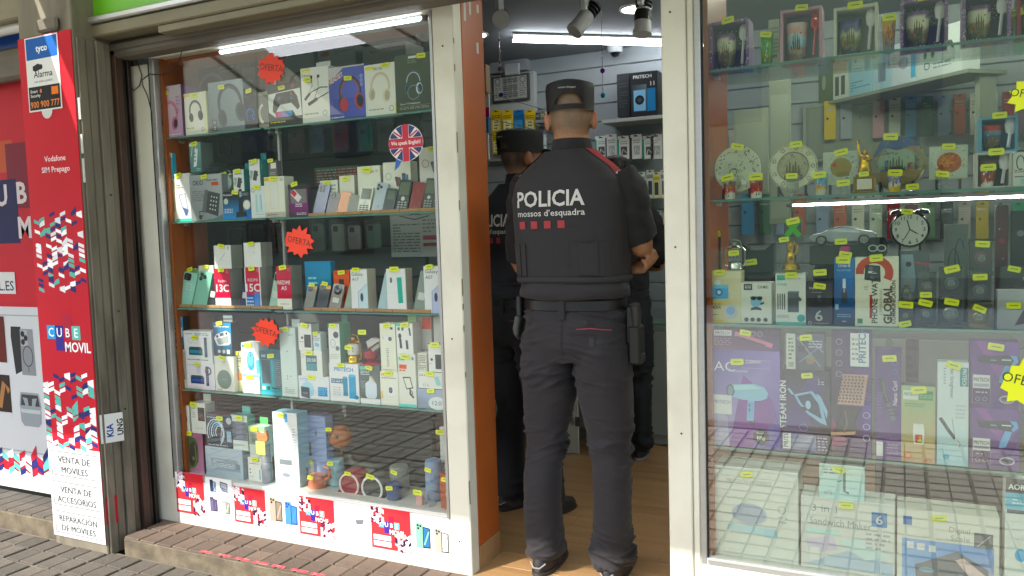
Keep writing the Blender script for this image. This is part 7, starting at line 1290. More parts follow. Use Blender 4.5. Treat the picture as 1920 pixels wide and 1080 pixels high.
IR = bx('steam_iron_box', 'dark purple steam iron box with a blue iron', 1465, 1556, 693, RD, '2d2736', [('g', 0, 0, 1, 1, '5a4a78', '2a2430', '201e28', '2a2634'), ('p', [(.05, .3), (.5, .25), (.9, .9), (.6, .95)], '4a3a70'), ('i', 'iron', .56, .56, .82), ('t', 'STEAM IRON', .1, .28, .07, 'dcd8e2', 'l', 90, None, .02), ('r', .03, .03, .2, .22, 'cfccd0'), ('t', 'PRITECH', .14, .05, .05, '4a4650', 'l', 90, .0 or None, .01), ('g', .22, .03, .72, .21, '8a88a0', '5a6a94', 'a0a0b0', '4a5a88'), ('n', .75, .03, .95, .2, 5, 'b0a8c0'), ('e', .82, .86, .08, '1a181e'), ('n', .76, .82, .88, .9, 3, 'c8c4cc'), ('o', .46, .3, .08, .012, '8a7aa8')], dep=.07, tg=(.52, .93))
bx('clipper_box', 'busy silver printed hair clipper box on the steam iron box', 1474, 1545, 626, IR, '5a5f66', [('r', 0, 0, .25, 1, 'b4b8ae'), ('r', .06, .06, .2, .2, '8a8e88'), ('n', .06, .25, .2, .9, 6, '5a5e58'), ('g', .25, 0, 1, 1, '3a3a44', '46505a', '545066', '3c4650'), ('l', [(.3, .9), (.9, .1)], .03, '8a90a0'), ('l', [(.35, .2), (.95, .7)], .03, '7a8494'), ('l', [(.5, .98), (.98, .5)], .02, 'a0a8b8'), ('r', .32, .48, .5, .66, '23262c'), ('e', .65, .28, .13, '6a7a60'), ('l', [(.55, .3), (.75, .2)], .05, 'a04a3c'), ('n', .6, .6, .95, .92, 4, 'a4aab4'), ('e', .45, .82, .06, '2a2d33')], dep=.07, side='4a6a5e', tg=(.55, .9))
bx('hair_brush_box', 'tall dark box with a rose gold hot air brush', 1559, 1634, 619, RD, '3a2c44', [('g', 0, 0, 1, 1, '2a2230', '4a2f64', '5a3a78', '382c40'), ('p', [(0, .3), (.45, .1), (.0, .05)], '7a3a5a'), ('p', [(.6, .6), (1, .5), (1, .2), (.8, .2)], '5a3f88'), ('i', 'hairbrush', .46, .42, 1.75), ('r', .48, .72, .94, .98, 'cfccd0'), ('t', 'PRITECH', .86, .75, .05, '3f6a8a', 'l', 90, None, .02), ('n', .52, .76, .7, .95, 5, '8a8690')]+[('o', .2, .91-.085*i, .075, .016, 'a898b0') for i in range(4)]+[('o', .88, .34-.09*i, .08, .016, 'b0a8b8') for i in range(3)], dep=.07, tg=(.68, .94))
bx('curler_box', 'narrow purple box with a black hair curler', 1641, 1690, 655, RD, '553a70', [('g', 0, 0, 1, 1, '6a5080', '5a4078', '3f2c5a', '4a3266'), ('i', 'curler', .45, .55, 1.9), ('t', 'Nano Curl', .84, .5, .035, 'cfc4dc', 'l', 90, None, .01), ('o', .75, .88, .1, .03, '6a7ab8'), ('o', .75, .8, .1, .03, '6a7ab8'), ('r', .05, .03, .3, .16, 'cfccd2'), ('n', .4, .05, .9, .2, 6, '8a78a0'), ('n', .06, .4, .3, .62, 8, '6f5a8a')], dep=.06, tg=(.5, .92))
bx('blender_box', 'green and peach box with a portable blender', 1690, 1753, 724, RD, 'a8a890', [('g', 0, 0, 1, 1, 'b09068', 'b4946c', '8fa878', '93ac80'), ('r', .05, .82, .5, .94, 'c4ccc0'), ('t', 'PRITECH', .28, .87, .04, '4a5a4a', 'c', 0, .4, .01), ('r', .52, .82, .94, .94, '3f7a4a'), ('n', .54, .84, .92, .92, 3, '7ab080'), ('i', 'blender_', .52, .37, .72), ('n', .1, .72, .7, .78, 2, '5a8a60'), ('e', .2, .08, .12, 'c07a50'), ('e', .2, .08, .07, 'd0907a'), ('t', '40W', .82, .01, .05, 'c86a50', 'c', 0, .25, .02)], dep=.06, side='4a4a40', tg=(.55, .95))
bx('straightener_box', 'tall white hair straightener box with a teal corner', 1757, 1816, 679, RD, 'c3cccc', [('g', 0, 0, 1, .45, '8ab4c0', '9abcc6', 'c6d0d0', 'bccaca'), ('r', .72, .77, .98, .95, '2f7a80'), ('t', 'PRITECH', .8, .94, .032, 'dce8e8', 'l', -90, None, .02), ('t', 'Hair Straightener', .42, .95, .03, '4a5a60', 'l', -90, None, .005), ('n', .2, .78, .28, .95, 6, '8a989a'), ('i', 'straightener', .48, .36, .9), ('e', .3, .08, .1, '4a98b0'), ('n', .6, .45, .9, .6, 4, 'a8b4b6')], dep=.05, side='9aa4a4', tg=(.5, .97))
DP = [('g', 0, 0, 1, 1, '4a2f5e', '5a3a78', '6a4a88', '5c3c74'), ('p', [(.1, 1), (.3, 1), (.7, .6), (.6, .45)], '7a4a8a'), ('p', [(.4, .0), (.7, 0), (1, .5), (1, .7)], '4a2f6a'), ('i', 'dryer2', .54, .66, .88), ('r', .05, .08, .42, .5, '3a2448'), ('r', .06, .3, .41, .5, 'cfccd2'), ('t', 'PRITECH', .235, .4, .055, '3a3640', 'c', 0, .32, .02), ('r', .08, .32, .39, .37, '9a98a0'), ('l', [(.05, .08), (.05, .5), (.42, .5), (.42, .08), (.05, .08)], .006, 'a898b4'), ('o', .16, .14, .045, .01, 'a898b4'), ('o', .31, .14, .045, .01, 'a898b4'), ('n', .12, .22, .36, .26, 1, 'b8a8c4'), ('e', .76, .15, .16, 'a8a4b4', .1), ('e', .76, .15, .13, '5a5a6a', .07), ('l', [(.66, .17), (.86, .13)], .04, '23232b')]
d1 = bx('hairdryer_box', 'lower of two stacked purple boxes with a black and blue hairdryer', 1819, 1911, 767, RD, '4a2f5c', DP, dep=.06, tg=None)
bx('hairdryer_box', 'upper of two stacked purple boxes with a black and blue hairdryer', 1819, 1911, 640, d1, '4a2f5c', DP, dep=.06, tg=(.5, .92))
bx('comb_pack', 'brown comb refill pack behind the blender box', 1698, 1722, 635, RD, '5a3a34', [('n', .1, .55, .9, .95, 5, '3a2622')], Y=.2, dep=.02, tg=None, cat='package')
# ---- right window, bottom board
RE = .1985
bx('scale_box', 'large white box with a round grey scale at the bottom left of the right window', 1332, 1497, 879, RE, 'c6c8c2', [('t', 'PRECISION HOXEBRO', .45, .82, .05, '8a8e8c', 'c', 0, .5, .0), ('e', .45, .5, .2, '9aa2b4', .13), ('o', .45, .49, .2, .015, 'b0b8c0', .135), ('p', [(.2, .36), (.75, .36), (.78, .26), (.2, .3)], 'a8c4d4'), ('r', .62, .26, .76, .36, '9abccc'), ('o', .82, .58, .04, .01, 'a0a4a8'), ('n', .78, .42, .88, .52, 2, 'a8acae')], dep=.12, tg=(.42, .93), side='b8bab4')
SM = bx('sandwich_maker_box', 'white sandwich maker box with pastel plates in the right window', 1502, 1678, 938, RE, 'c2c4c0', [('t', '3 in 1', .12, .8, .1, '7a8286', 'l', 0, .3, 0), ('t', 'Sandwich Maker', .1, .62, .1, '7a8286', 'l', 0, .66, 0), ('r', .76, .68, .92, .88, '4a7aa8'), ('t', '6', .84, .72, .12, 'd0dce6', 'c', 0, .1), ('r', .06, .5, .42, .56, 'a8ccd4'), ('p', [(.04, .05), (.5, .3), (.98, .2), (.98, .05)], 'a4b4c4'), ('p', [(.4, .42), (.6, .5), (.98, .3), (.7, .2)], 'b8ccd4'), ('p', [(.05, .4), (.35, .48), (.4, .3), (.1, .2)], 'bcb4c8'), ('r', .1, .12, .2, .3, 'dcdce0'), ('n', .7, .35, .95, .6, 4, 'a09ca8')], dep=.11, tg=(.5, .93))
bx('dispenser_box', 'small pale teal box with a dispenser on the sandwich maker box', 1536, 1621, 872, SM, 'b4c8c4', [('g', 0, 0, 1, 1, 'a8ccd0', 'a0c4c8', 'b8c8c0', 'b4c4bc'), ('l', [(.56, .8), (.56, .25), (.66, .2)], .06, '3a5a64'), ('n', .1, .7, .4, .88, 2, '6a7a78'), ('l', [(.4, .5), (.5, .55)], .02, '4a5a5c'), ('t', '#5', .1, .1, .14, '8a9a98', 'l', 0, .2, 0)], dep=.07, top='2f5a60', side='3a6a70', tg=(.42, .86))
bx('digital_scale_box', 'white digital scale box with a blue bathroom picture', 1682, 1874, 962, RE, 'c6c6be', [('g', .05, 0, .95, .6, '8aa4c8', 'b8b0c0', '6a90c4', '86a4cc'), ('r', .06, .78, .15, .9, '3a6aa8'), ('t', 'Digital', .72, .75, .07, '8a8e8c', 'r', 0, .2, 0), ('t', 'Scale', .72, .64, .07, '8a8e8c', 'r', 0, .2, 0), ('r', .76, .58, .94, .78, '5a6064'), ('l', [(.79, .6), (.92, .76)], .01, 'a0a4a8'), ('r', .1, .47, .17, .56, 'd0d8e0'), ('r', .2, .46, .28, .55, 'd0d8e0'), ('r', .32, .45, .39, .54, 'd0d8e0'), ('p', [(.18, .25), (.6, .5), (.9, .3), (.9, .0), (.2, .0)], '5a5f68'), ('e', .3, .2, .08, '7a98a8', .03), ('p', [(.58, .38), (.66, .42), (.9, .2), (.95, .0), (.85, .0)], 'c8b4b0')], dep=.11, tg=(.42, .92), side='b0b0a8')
bx('toothbrush_box', 'tall white box with a blue top band at the right edge', 1884, 1950, 899, RE, 'c4cac6', [('r', 0, .88, 1, 1, '33383a'), ('t', 'AORLIA', .08, .91, .045, 'dcdee0', 'l', 0, .8, .02), ('r', 0, .74, 1, .88, '5aa0b8'), ('n', .2, .78, .9, .84, 2, 'a8d0dc'), ('r', .05, .71, .9, .74, '3a4448'), ('e', .45, .36, .16, '4a9cc8', .22), ('n', .2, .12, .6, .16, 1, '6a7070')], dep=.07, tg=None)
bx('shade_block', 'dark brown block standing in for the dim space at the back of the bottom board', 1640, 1880, 885, RE, '332c26', Y=.27, dep=.08, tg=None)  # added plain block, its dark colour stands in for the shade under the shelf
# ================================================================ people
from mathutils.bvhtree import BVHTree
SKIN = pmat('skin', None, .5, var=.14, vscale=160, bump=.08, bscale=300, sub=.08)
UNI = pmat('charcoal_uniform_cloth', '231f22', .85, var=.08, vscale=14, bump=.12, bscale=420, sheen=.08)
UNI2 = pmat('navy_uniform_cloth', '14151c', .85, var=.1, vscale=14, bump=.12, bscale=420, sheen=.08)
VESTM = pmat('ballistic_vest_cloth', '211e20', .8, var=.06, vscale=10, bump=.1, bscale=500, sheen=.05)
SLEEVE = pmat('black_knit', '171618', .85, var=.1, vscale=20, bump=.1, bscale=400, sheen=.05)
CAPM = pmat('cap_twill', '131315', .7, var=.1, vscale=20, bump=.12, bscale=500)
LEATH = pmat('black_gear', '161616', .4, var=.15, vscale=12)
SHOEM = pmat('shoe_leather', None, .5, var=.12, vscale=20, bump=.1, bscale=90)
PRINTM = pmat('reflective_print', None, .6, var=.06, vscale=60)
def sell(cx, cy, z, rx, ry, n=40, p=2.3, rot=0.0):
    out = []
    for i in range(n):
        t = 2*math.pi*i/n; c, s = math.cos(t), math.sin(t); k = (abs(c)**p+abs(s)**p)**(-1/p)
        x, y = rx*c*k, ry*s*k
        out.append((cx+x*math.cos(rot)-y*math.sin(rot), cy+x*math.sin(rot)+y*math.cos(rot), z))
    return out
def loftz(m, secs, n=40, p=2.3): m.grid([sell(s[1], s[2], s[0], s[3], s[4], n, s[5] if len(s) > 5 else p) for s in secs], caps=(True, True)); return m
def ell(m, c, r, n=14, rot=None):
    rows = []
    for i in range(1, n):
        a = math.pi*i/n-math.pi/2; rows.append([Vector((r[0]*math.cos(a)*math.cos(t), r[1]*math.cos(a)*math.sin(t), r[2]*math.sin(a))) for t in [2*math.pi*q/n for q in range(n)]])
    if rot: rows = [[rot @ v for v in r_] for r_ in rows]
    m.grid([[Vector(c)+v for v in r_] for r_ in rows], caps=(True, True)); return m
def limb(m, pts, rad, n=20): m.tube(pts, rad, n=n); return m
def smooth_path(pts, rad, k=5):
    """Catmull-Rom through the joints, so limbs bend and taper smoothly"""
    P = [Vector(p) for p in pts]; o, r = [], []
    for i in range(len(P)-1):
        a, b, c, d = P[max(i-1, 0)], P[i], P[i+1], P[min(i+2, len(P)-1)]
        for j in range(k):
            t = j/k; o.append(.5*((2*b)+(c-a)*t+(2*a-5*b+4*c-d)*t*t+(3*b-3*c+d-a)*t**3)); r.append(rad[i]+(rad[i+1]-rad[i])*t)
    o.append(P[-1]); r.append(rad[-1]); return o, r
def remesh(m, voxel, smooth=4, f=.5):
    me = bpy.data.meshes.new('tmp'); me.from_pydata(m.v, [], m.f); o = bpy.data.objects.new('tmp', me); COL.objects.link(o)
    b = o.modifiers.new('r', 'REMESH'); b.mode = 'VOXEL'; b.voxel_size = voxel; b.adaptivity = 0
    s = o.modifiers.new('s', 'SMOOTH'); s.iterations = smooth; s.factor = f
    dg = bpy.context.evaluated_depsgraph_get(); dg.update(); r = bpy.data.meshes.new_from_object(o.evaluated_get(dg), depsgraph=dg)
    bpy.data.objects.remove(o); bpy.data.meshes.remove(me); return r
def displace(me, fn):
    me.update(); nr = [v.normal.copy() for v in me.vertices]
    for v, n in zip(me.vertices, nr): v.co += n*fn(v.co)
    me.update()
def bvh(me): return BVHTree.FromPolygons([v.co.copy() for v in me.vertices], [tuple(p.vertices) for p in me.polygons])
def colour(me, fn):
    at = me.attributes.new('Col', 'FLOAT_COLOR', 'POINT'); fl = []
    for v in me.vertices: fl += (*fn(v.co), 1.0)
    at.data.foreach_set('color', fl)
def finish(name, me, mat, par):
    me.materials.clear(); me.materials.append(mat); me.shade_smooth(); me.name = name; return link(name, me, par)
def hand(m, w, d, n, curl=50, side=1, s=1.0):
    """palm, four unequal fingers bent towards n, thumb from the side of the palm; d = hand direction"""
    w, d, n = Vector(w), Vector(d).normalized(), Vector(n).normalized(); n = (n-d*n.dot(d)).normalized(); b = d.cross(n).normalized()*side
    for k in range(4): q = (k-1.5)*.019*s; limb(m, [w+b*q*.5, w+b*q+d*.05*s, w+b*q+d*.088*s], [.017*s, .0145*s, .011*s], 10)
    for k, L in enumerate((.072, .08, .075, .06)):
        p = w+b*((k-1.5)*.0205*s)+d*.085*s; a = 0; pts = [p]
        for j, fr in enumerate((.45, .32, .25)):
            a += math.radians(curl*(.8 if j == 0 else 1.15)); p = p+(d*math.cos(a)+n*math.sin(a))*L*fr*s; pts.append(p)
        limb(m, pts, [.0098*s, .009*s, .0083*s, .007*s], 10)
    p = w-b*.028*s+d*.02*s; q = p-b*.022*s+d*.03*s+n*.015*s; r = q+d*.03*s+n*.02*s+b*.006*s; limb(m, [w-b*.015*s, p, q, r], [.015*s, .0125*s, .0105*s, .008*s], 10)
def ribbon(tree, line, width, axis, direction, off, col, mat, name, par, n=14, start=1.0):
    """cloth strip laid on a surface: line = list of points, widened along axis, cast along direction"""
    m = MB(); D = Vector(direction).normalized(); A = Vector(axis).normalized(); P = [Vector(p) for p in line]; rows = []
    for i in range(n+1):
        t = i/n*(len(P)-1); k = min(int(t), len(P)-2); c = P[k].lerp(P[k+1], t-k); r = []
        for s in (-.5, -.17, .17, .5):
            o = c+A*s*width; h = tree.ray_cast(o-D*start, D)
            q = h[0] if h[0] else o; r.append(q-D*off)
        rows.append(r)
    m.grid(rows, col, closed=False); back_ = [[Vector(v)+D*off*1.6 for v in r[::-1]] for r in rows]; m.grid(back_, col, closed=False)
    o = m.build(name, mat, par, smooth=True); return o
def person(label, loc, rz=0, sc=1.0, kind='officer', voxel=.006, uni=None, vest=None, sleeve=None, hairc='6f5d4c', skinc='b98868', arms='crossed', head_turn=0, text=True, gear=True, feet=((-.135, -.02), (.125, .0)), cat='person'):
    R = empty('person', loc, label, cat, rot=(0, 0, math.radians(rz))); R.scale = (sc, sc, sc)
    (flx, fly), (frx, fry) = feet
    # ---------------- body: one continuous figure
    m = MB()
    loftz(m, [(.90, 0, .0, .15, .10), (1.0, 0, .0, .15, .10), (1.15, 0, .0, .155, .10), (1.32, 0, .0, .175, .11), (1.44, 0, .0, .18, .10), (1.50, 0, .0, .12, .085), (1.53, 0, .0, .07, .07)], 30)
    loftz(m, [(1.50, 0, .0, .068, .07), (1.56, 0, .005, .062, .066), (1.60, 0, .01, .061, .068)], 30)
    ht = Matrix.Rotation(math.radians(head_turn), 3, 'Z')
    hm_ = MB()
    loftz(hm_, [(1.585, 0, .012, .058, .066), (1.615, 0, .012, .064, .082), (1.64, 0, .012, .07, .094), (1.67, 0, .01, .0745, .1), (1.70, 0, .008, .076, .102), (1.735, 0, .006, .074, .098), (1.765, 0, .004, .062, .082), (1.785, 0, .004, .035, .05)], 36, 2.15)
    loftz(hm_, [(1.572, 0, .062, .03, .035), (1.60, 0, .06, .048, .05), (1.64, 0, .05, .058, .06)], 24)              # jaw
    ell(hm_, (0, .116, 1.655), (.012, .016, .022)); ell(hm_, (0, .1, 1.685), (.05, .012, .008)); ell(hm_, (0, .104, 1.618), (.022, .008, .006)); ell(hm_, (0, .1, 1.592), (.016, .012, .012))
    for s_ in (-1, 1):
        q = Matrix.Rotation(s_*math.radians(-28), 3, 'Z') @ Matrix.Rotation(math.radians(-8), 3, 'X')
        ell(hm_, (s_*.084, -.004, 1.652), (.0075, .019, .033), 12, q); ell(hm_, (s_*.08, .01, 1.648), (.012, .01, .026), 10); ell(hm_, (s_*.088, -.013, 1.66), (.005, .008, .026), 10, q)
    hm_.v = [tuple(ht @ Vector(v)) for v in hm_.v]; n0 = len(m.v); m.v += hm_.v; m.f += [tuple(i+n0 for i in f) for f in hm_.f]; m.c += hm_.c; m.m += hm_.m
    if arms == 'crossed':
        AL = [(-.155, .01, 1.445), (-.192, .035, 1.38), (-.218, .055, 1.25), (-.236, .07, 1.14), (-.15, .16, 1.14), (.0, .195, 1.135), (.16, .14, 1.125)]
        AR = [(.155, .01, 1.445), (.195, .02, 1.38), (.212, .04, 1.28), (.232, .06, 1.21), (.18, .16, 1.205), (.05, .215, 1.225), (-.06, .22, 1.235)]
        hl = ((.165, .135, 1.125), (1, -.4, .05), (.1, -.5, .85)); hr = ((-.08, .22, 1.235), (-1, -.2, .1), (0, -1, -.2))
    else:
        AL = [(-.17, 0, 1.445), (-.22, .0, 1.38), (-.245, .0, 1.26), (-.25, .02, 1.14), (-.245, .07, 1.02), (-.235, .11, .93), (-.23, .12, .9)]
        AR = [(.17, 0, 1.445), (.22, .0, 1.38), (.245, .0, 1.26), (.25, .02, 1.14), (.245, .07, 1.02), (.235, .11, .93), (.23, .12, .9)]
        hl = ((-.23, .12, .9), (0, .1, -1), (1, 0, 0)); hr = ((.23, .12, .9), (0, .1, -1), (-1, 0, 0))
    ar = [.062, .058, .05, .042, .039, .031, .027]
    for A in (AL, AR): P, r_ = smooth_path(A, ar); limb(m, P, r_, 18)
    hand(m, *hl, curl=48, side=1); hand(m, *hr, curl=30, side=-1)
    for s_, fx_, fy_ in ((-1, flx, fly), (1, frx, fry)):
        P, r_ = smooth_path([(s_*.085, 0, .93), (s_*.095, .0, .8), ((s_*.1+fx_)/2, .01, .5), (fx_, fy_-.01, .28), (fx_, fy_, .09)], [.085, .08, .055, .05, .036]); limb(m, P, r_, 18)
        P, r_ = smooth_path([(fx_, fy_-.02, .045), (fx_, fy_+.07, .036), (fx_, fy_+.13, .03)], [.026, .024, .016]); limb(m, P, r_, 14)
    me = remesh(m, voxel, 3)
    sk, hr_ = hx(skinc), hx(hairc); ear = tuple(a*b for a, b in zip(sk, (1.15, .85, .8)))
    inv = ht.inverted()
    def cf(v):
        q = inv @ v
        if q.z > 1.545:
            if abs(q.x) > .078 and q.z < 1.7: return ear
            t = max(0, min(1, (q.z-1.592-(.05 if q.y > .02 else 0)-max(0, q.y-.03)*.8)/.035))*(1 if q.y < .07 else 0)
            t *= .82+.3*noise.noise(q*30); return tuple(a+(b-a)*t for a, b in zip(sk, hr_))
        return sk
    colour(me, cf); body = finish('body', me, SKIN, R)
    for s_ in (-1, 1):
        e = ht @ Vector((s_*.031, .098, 1.668)); ey = MB(); ell(ey, e, (.012, .008, .008), 10); ey.build('eye', GLOSSY, R)
    # ---------------- trousers
    m = MB()
    loftz(m, [(.80, 0, -.005, .185, .115), (.86, 0, -.01, .196, .13), (.92, 0, -.005, .19, .13), (1.0, 0, .0, .178, .118), (1.045, 0, .0, .172, .112)], 40, 2.4)
    for s_, fx_, fy_ in ((-1, flx, fly), (1, frx, fry)):
        ell(m, (s_*.085, -.055, .855), (.088, .075, .085))
        sec = [(.92, s_*.09, -.005, .095, .11), (.84, s_*.1, -.012, .098, .118), (.76, s_*.105, -.008, .103, .114), (.66, s_*.109, .0, .097, .104), (.55, (s_*.1+fx_)/2+s_*.008, .005, .084, .09), (.47, (s_*.09+fx_*2)/3+s_*.01, .005, .07, .08), (.36, fx_*.95+s_*.01, fy_-.005, .068, .078), (.24, fx_+s_*.003, fy_-.012, .067, .078), (.14, fx_, fy_-.005, .07, .083), (.09, fx_, fy_+.0, .07, .086), (.06, fx_, fy_+.0, .066, .084)]
        loftz(m, sec[::-1], 30, 2.2)
    me = remesh(m, .0052 if voxel < .007 else .011, 6)
    def crease(v):
        z = v.z; amp = .0012
        amp += .0075*math.exp(-((z-.735)/.035)**2)+.0058*math.exp(-((z-.47)/.07)**2)+.0105*math.exp(-((z-.1)/.07)**2)+.004*math.exp(-((z-.96)/.05)**2)+.003*math.exp(-((z-.85)/.05)**2)
        s_ = 1 if v.x > 0 else -1
        a = noise.noise((v.x*7+s_*9, v.y*7, z*34+v.x*s_*9)); b = noise.noise((v.x*16, v.y*14+3, z*14)); c = noise.noise((v.x*10-4, v.y*10, z*70))
        msk = max(0, min(1, .5+1.6*noise.noise((v.x*6+2, v.y*6, z*5))))
        r_ = max(0, 1-abs(a)*3.4)**1.5
        return .62*amp*(3.6*r_*(.25+msk)-.9*msk+1.2*b+.3*c)
    displace(me, crease); tr = finish('trousers', me, uni or UNI, R); tb = bvh(me)
    if kind == 'officer': ribbon(tb, [(.002, 0, .985), (.0, 0, .9), (.0, 0, .82)], .004, (1, 0, 0), (0, 1, 0), .0012, '151314', CLOTHC, 'seam', tr, 20)
    # ---------------- shirt with short sleeves
    m = MB()
    loftz(m, [(1.0, 0, .0, .183, .123), (1.05, 0, .0, .187, .128), (1.10, 0, .0, .183, .126), (1.25, 0, .0, .188, .13), (1.38, 0, .0, .2, .132), (1.44, 0, .0, .195, .12), (1.49, 0, .0, .15, .1), (1.525, 0, .0, .095, .085), (1.55, 0, .002, .078, .08)], 40, 2.3)
    k = 3 if kind == 'officer' else 5
    for A in (AL, AR):
        P, r_ = smooth_path(A[:k+1], [.078, .08, .074, .066, .056, .05][:k+1]); cut = int(len(P)*(.95 if k == 3 else 1)); limb(m, P[:cut], r_[:cut], 24)
    me = remesh(m, .007 if voxel < .007 else .011, 4)
    displace(me, lambda v: .0045*(noise.noise((v.x*12, v.y*12, v.z*22+v.x*10))+.5*noise.noise((v.x*25, v.y*25, v.z*30)))*(1.5 if abs(v.x) > .19 or v.z < 1.09 else .6)); sh = finish('shirt', me, sleeve or SLEEVE, R); sb_ = bvh(me)
    # collar
    m = MB(); m.grid([sell(0, .006-.0*i, 1.535+.018*i, .076-.003*i, .079-.003*i, 36, 2.1) for i in range(4)], closed=True); m.grid([sell(0, .006, 1.535+.018*i, .072-.003*i, .075-.003*i, 36, 2.1)[::-1] for i in range(4)][::1], closed=True); m.grid([sell(0, .006, 1.589, .067, .07, 36, 2.1), sell(0, .006, 1.589, .063, .066, 36, 2.1)], closed=True)
    m.build('collar', uni or UNI, R, smooth=True)
    if kind == 'officer':
        vm = vest or VESTM
        VS = [(1.088, .188, .128), (1.10, .201, .139), (1.2, .207, .145), (1.3, .214, .15), (1.38, .216, .152), (1.44, .2, .146), (1.485, .165, .126), (1.52, .12, .104), (1.545, .092, .09)]
        def vsec(z):
            for a, b in zip(VS, VS[1:]):
                if z <= b[0]: t = max(0, (z-a[0])/(b[0]-a[0])); return a[1]+(b[1]-a[1])*t, a[2]+(b[2]-a[2])*t
            return VS[-1][1:]
        m = MB(); rows = []
        for i in range(60):
            z = 1.088+(1.545-1.088)*i/59; rx, ry = vsec(z); r = sell(0, -.004, z, rx, ry, 72, 2.7)
            r = [(x+.0022*noise.noise((x*9, y*9, z*9)), y+.003*noise.noise((x*8+5, y*8, z*11))-.0, z) for x, y, z in r]; rows.append(r)
        m.grid(rows, caps=(True, True)); v = m.build('ballistic_vest', vm, R, smooth=True); vb = bvh(v.data)
        def vback(x, z, off): 
            h = vb.ray_cast(Vector((x, -1, z)), Vector((0, 1, 0))); return (x, (h[0].y if h[0] else -.15)-off, z)
        # hem roll, side straps and patches on the vest
        m = MB(); m.grid([sell(0, -.004, 1.098+dz, .2035+dr, .142+dr, 60, 2.7) for dz, dr in ((-.014, 0), (-.006, .005), (.004, .003), (.008, 0))], closed=True); m.build('hem', vm, v, smooth=True)
        for x0, x1, z0, z1, o_ in ((.045, .19, 1.108, 1.225, .005), (.075, .14, 1.112, 1.222, .009), (-.2, -.13, 1.108, 1.225, .005), (-.19, -.155, 1.112, 1.222, .009)):
            mm = MB(); N = 8; rows = [[vback(x0+(x1-x0)*i/N, z0+(z1-z0)*j/3, o_) for i in range(N+1)] for j in range(4)]; mm.grid(rows, closed=False)
            rim = [vback(x0+(x1-x0)*i/N, z, -.002) for z in (z0,) for i in range(N+1)]; mm.grid([rim, rows[0]], closed=False); mm.grid([rows[-1], [vback(x0+(x1-x0)*i/N, z1, -.002) for i in range(N+1)]], closed=False)
            mm.grid([[vback(x0, z0+(z1-z0)*j/3, -.002) for j in range(4)], [rows[j][0] for j in range(4)]], closed=False); mm.grid([[rows[j][-1] for j in range(4)], [vback(x1, z0+(z1-z0)*j/3, -.002) for j in range(4)]], closed=False)
            mm.build('side_strap', vm, v)
        if text:
            p = Pr(.4, .3, .0, .0, place=lambda x, y, z: vback(x-.2, 1.2+y, .0022)); W_ = 'c4c2bc'
            def tx(t, x0, z0, wd, hh, bo, c=W_):
                V, Fc, w_ = text2d(t, bo); n0 = len(p.mb.v); p.mb.v += [vback(x0+a/w_*wd, z0+b*hh, .0022) for a, b in V]; cc = hx(c)
                for f in Fc: p.mb.f.append(tuple(n0+i for i in f)); p.mb.c.append([cc]*len(f)); p.mb.m.append(0)
            TX = -.16
            tx('POLICIA', TX, 1.352, .262, .052, .022); tx('mossos d\u2019esquadra', TX+.002, 1.318, .26, .021, .01); p.mb.build('lettering', PRINTM, v)
            for i in range(4):
                xx = TX+.008+i*.052; MB().grid([[vback(xx+.026*a/2, 1.275+.026*b/2, .0025) for a in range(3)] for b in range(3)], '9a2a34', closed=False).build('red_square', PRINTM, v)
        # red shoulder marks with a white edge
        cv = [q_.co.copy() for q_ in me.vertices]; cf_ = [tuple(q_.vertices) for q_ in me.polygons]; k0 = len(cv); cv += [q_.co.copy() for q_ in v.data.vertices]; cf_ += [tuple(i+k0 for i in q_.vertices) for q_ in v.data.polygons]; both = BVHTree.FromPolygons(cv, cf_)
        for s_ in (-1, 1):
            ribbon(both, [(s_*.075, -.03, 1.7), (s_*.13, -.03, 1.7), (s_*.185, -.025, 1.7)], .07, (0, 1, 0), (0, .0, -1), .004, '98202a', CLOTHC, 'red_epaulette', R); ribbon(both, [(s_*.187, -.06, 1.7), (s_*.19, .01, 1.7)], .006, (1, 0, 0), (0, 0, -1), .0055, 'c8c4c0', CLOTHC, 'white_edge', R)
        # cap with an arched opening at the back
        def capr(z, rx, ry, n=120): return [tuple(ht @ Vector(q)) for q in sell(0, .004, z, rx, ry, n, 2.15)]
        m = MB(); zs = [(1.682+.0045*i, .0835+.00025*i, .1105+.00025*i) for i in range(17)]+[(1.765, .0872, .1138), (1.779, .084, .11), (1.785, .07, .094), (1.793, .04, .06), (1.797, .008, .012)]
        rows = [[(x+.0018*noise.noise((x*22, y*22, z*22)), y+.0018*noise.noise((x*22+9, y*22, z*22)), z+.0025*noise.noise((x*14, y*14+4, 2))) for x, y, z in capr(*z)] for z in zs]
        m.grid(rows, caps=(False, True)); F, Cc, Mm = [], [], []
        for f, c_, mi in zip(m.f, m.c, m.m):
            q = inv @ (sum((Vector(m.v[i]) for i in f), Vector())/len(f))
            if len(f) == 4 and q.y < 0 and 1.699 < q.z < 1.745 and (q.x/.05)**2+(max(0, q.z-1.700)/.04)**2 < 1: continue
            F.append(f); Cc.append(c_); Mm.append(mi)
        m.f, m.c, m.m = F, Cc, Mm; cp = m.build('cap', CAPM, R, smooth=True)
        m = MB(); pl = [(math.cos(math.radians(a))*.078, .09+math.sin(math.radians(a))*.085) for a in range(0, 181, 15)]; rowsb = [[tuple(ht @ Vector((x, y, 1.695-.25*max(0, y-.1)+dz))) for x, y in pl] for dz in (0, .004)]
        m.face(rowsb[1], '131315'); m.face(rowsb[0][::-1], '131315'); m.build('visor', CAPM, cp)
        p = MB(); V, Fc, w_ = text2d('mossos d\u2019esquadra', .008); hh = .0062
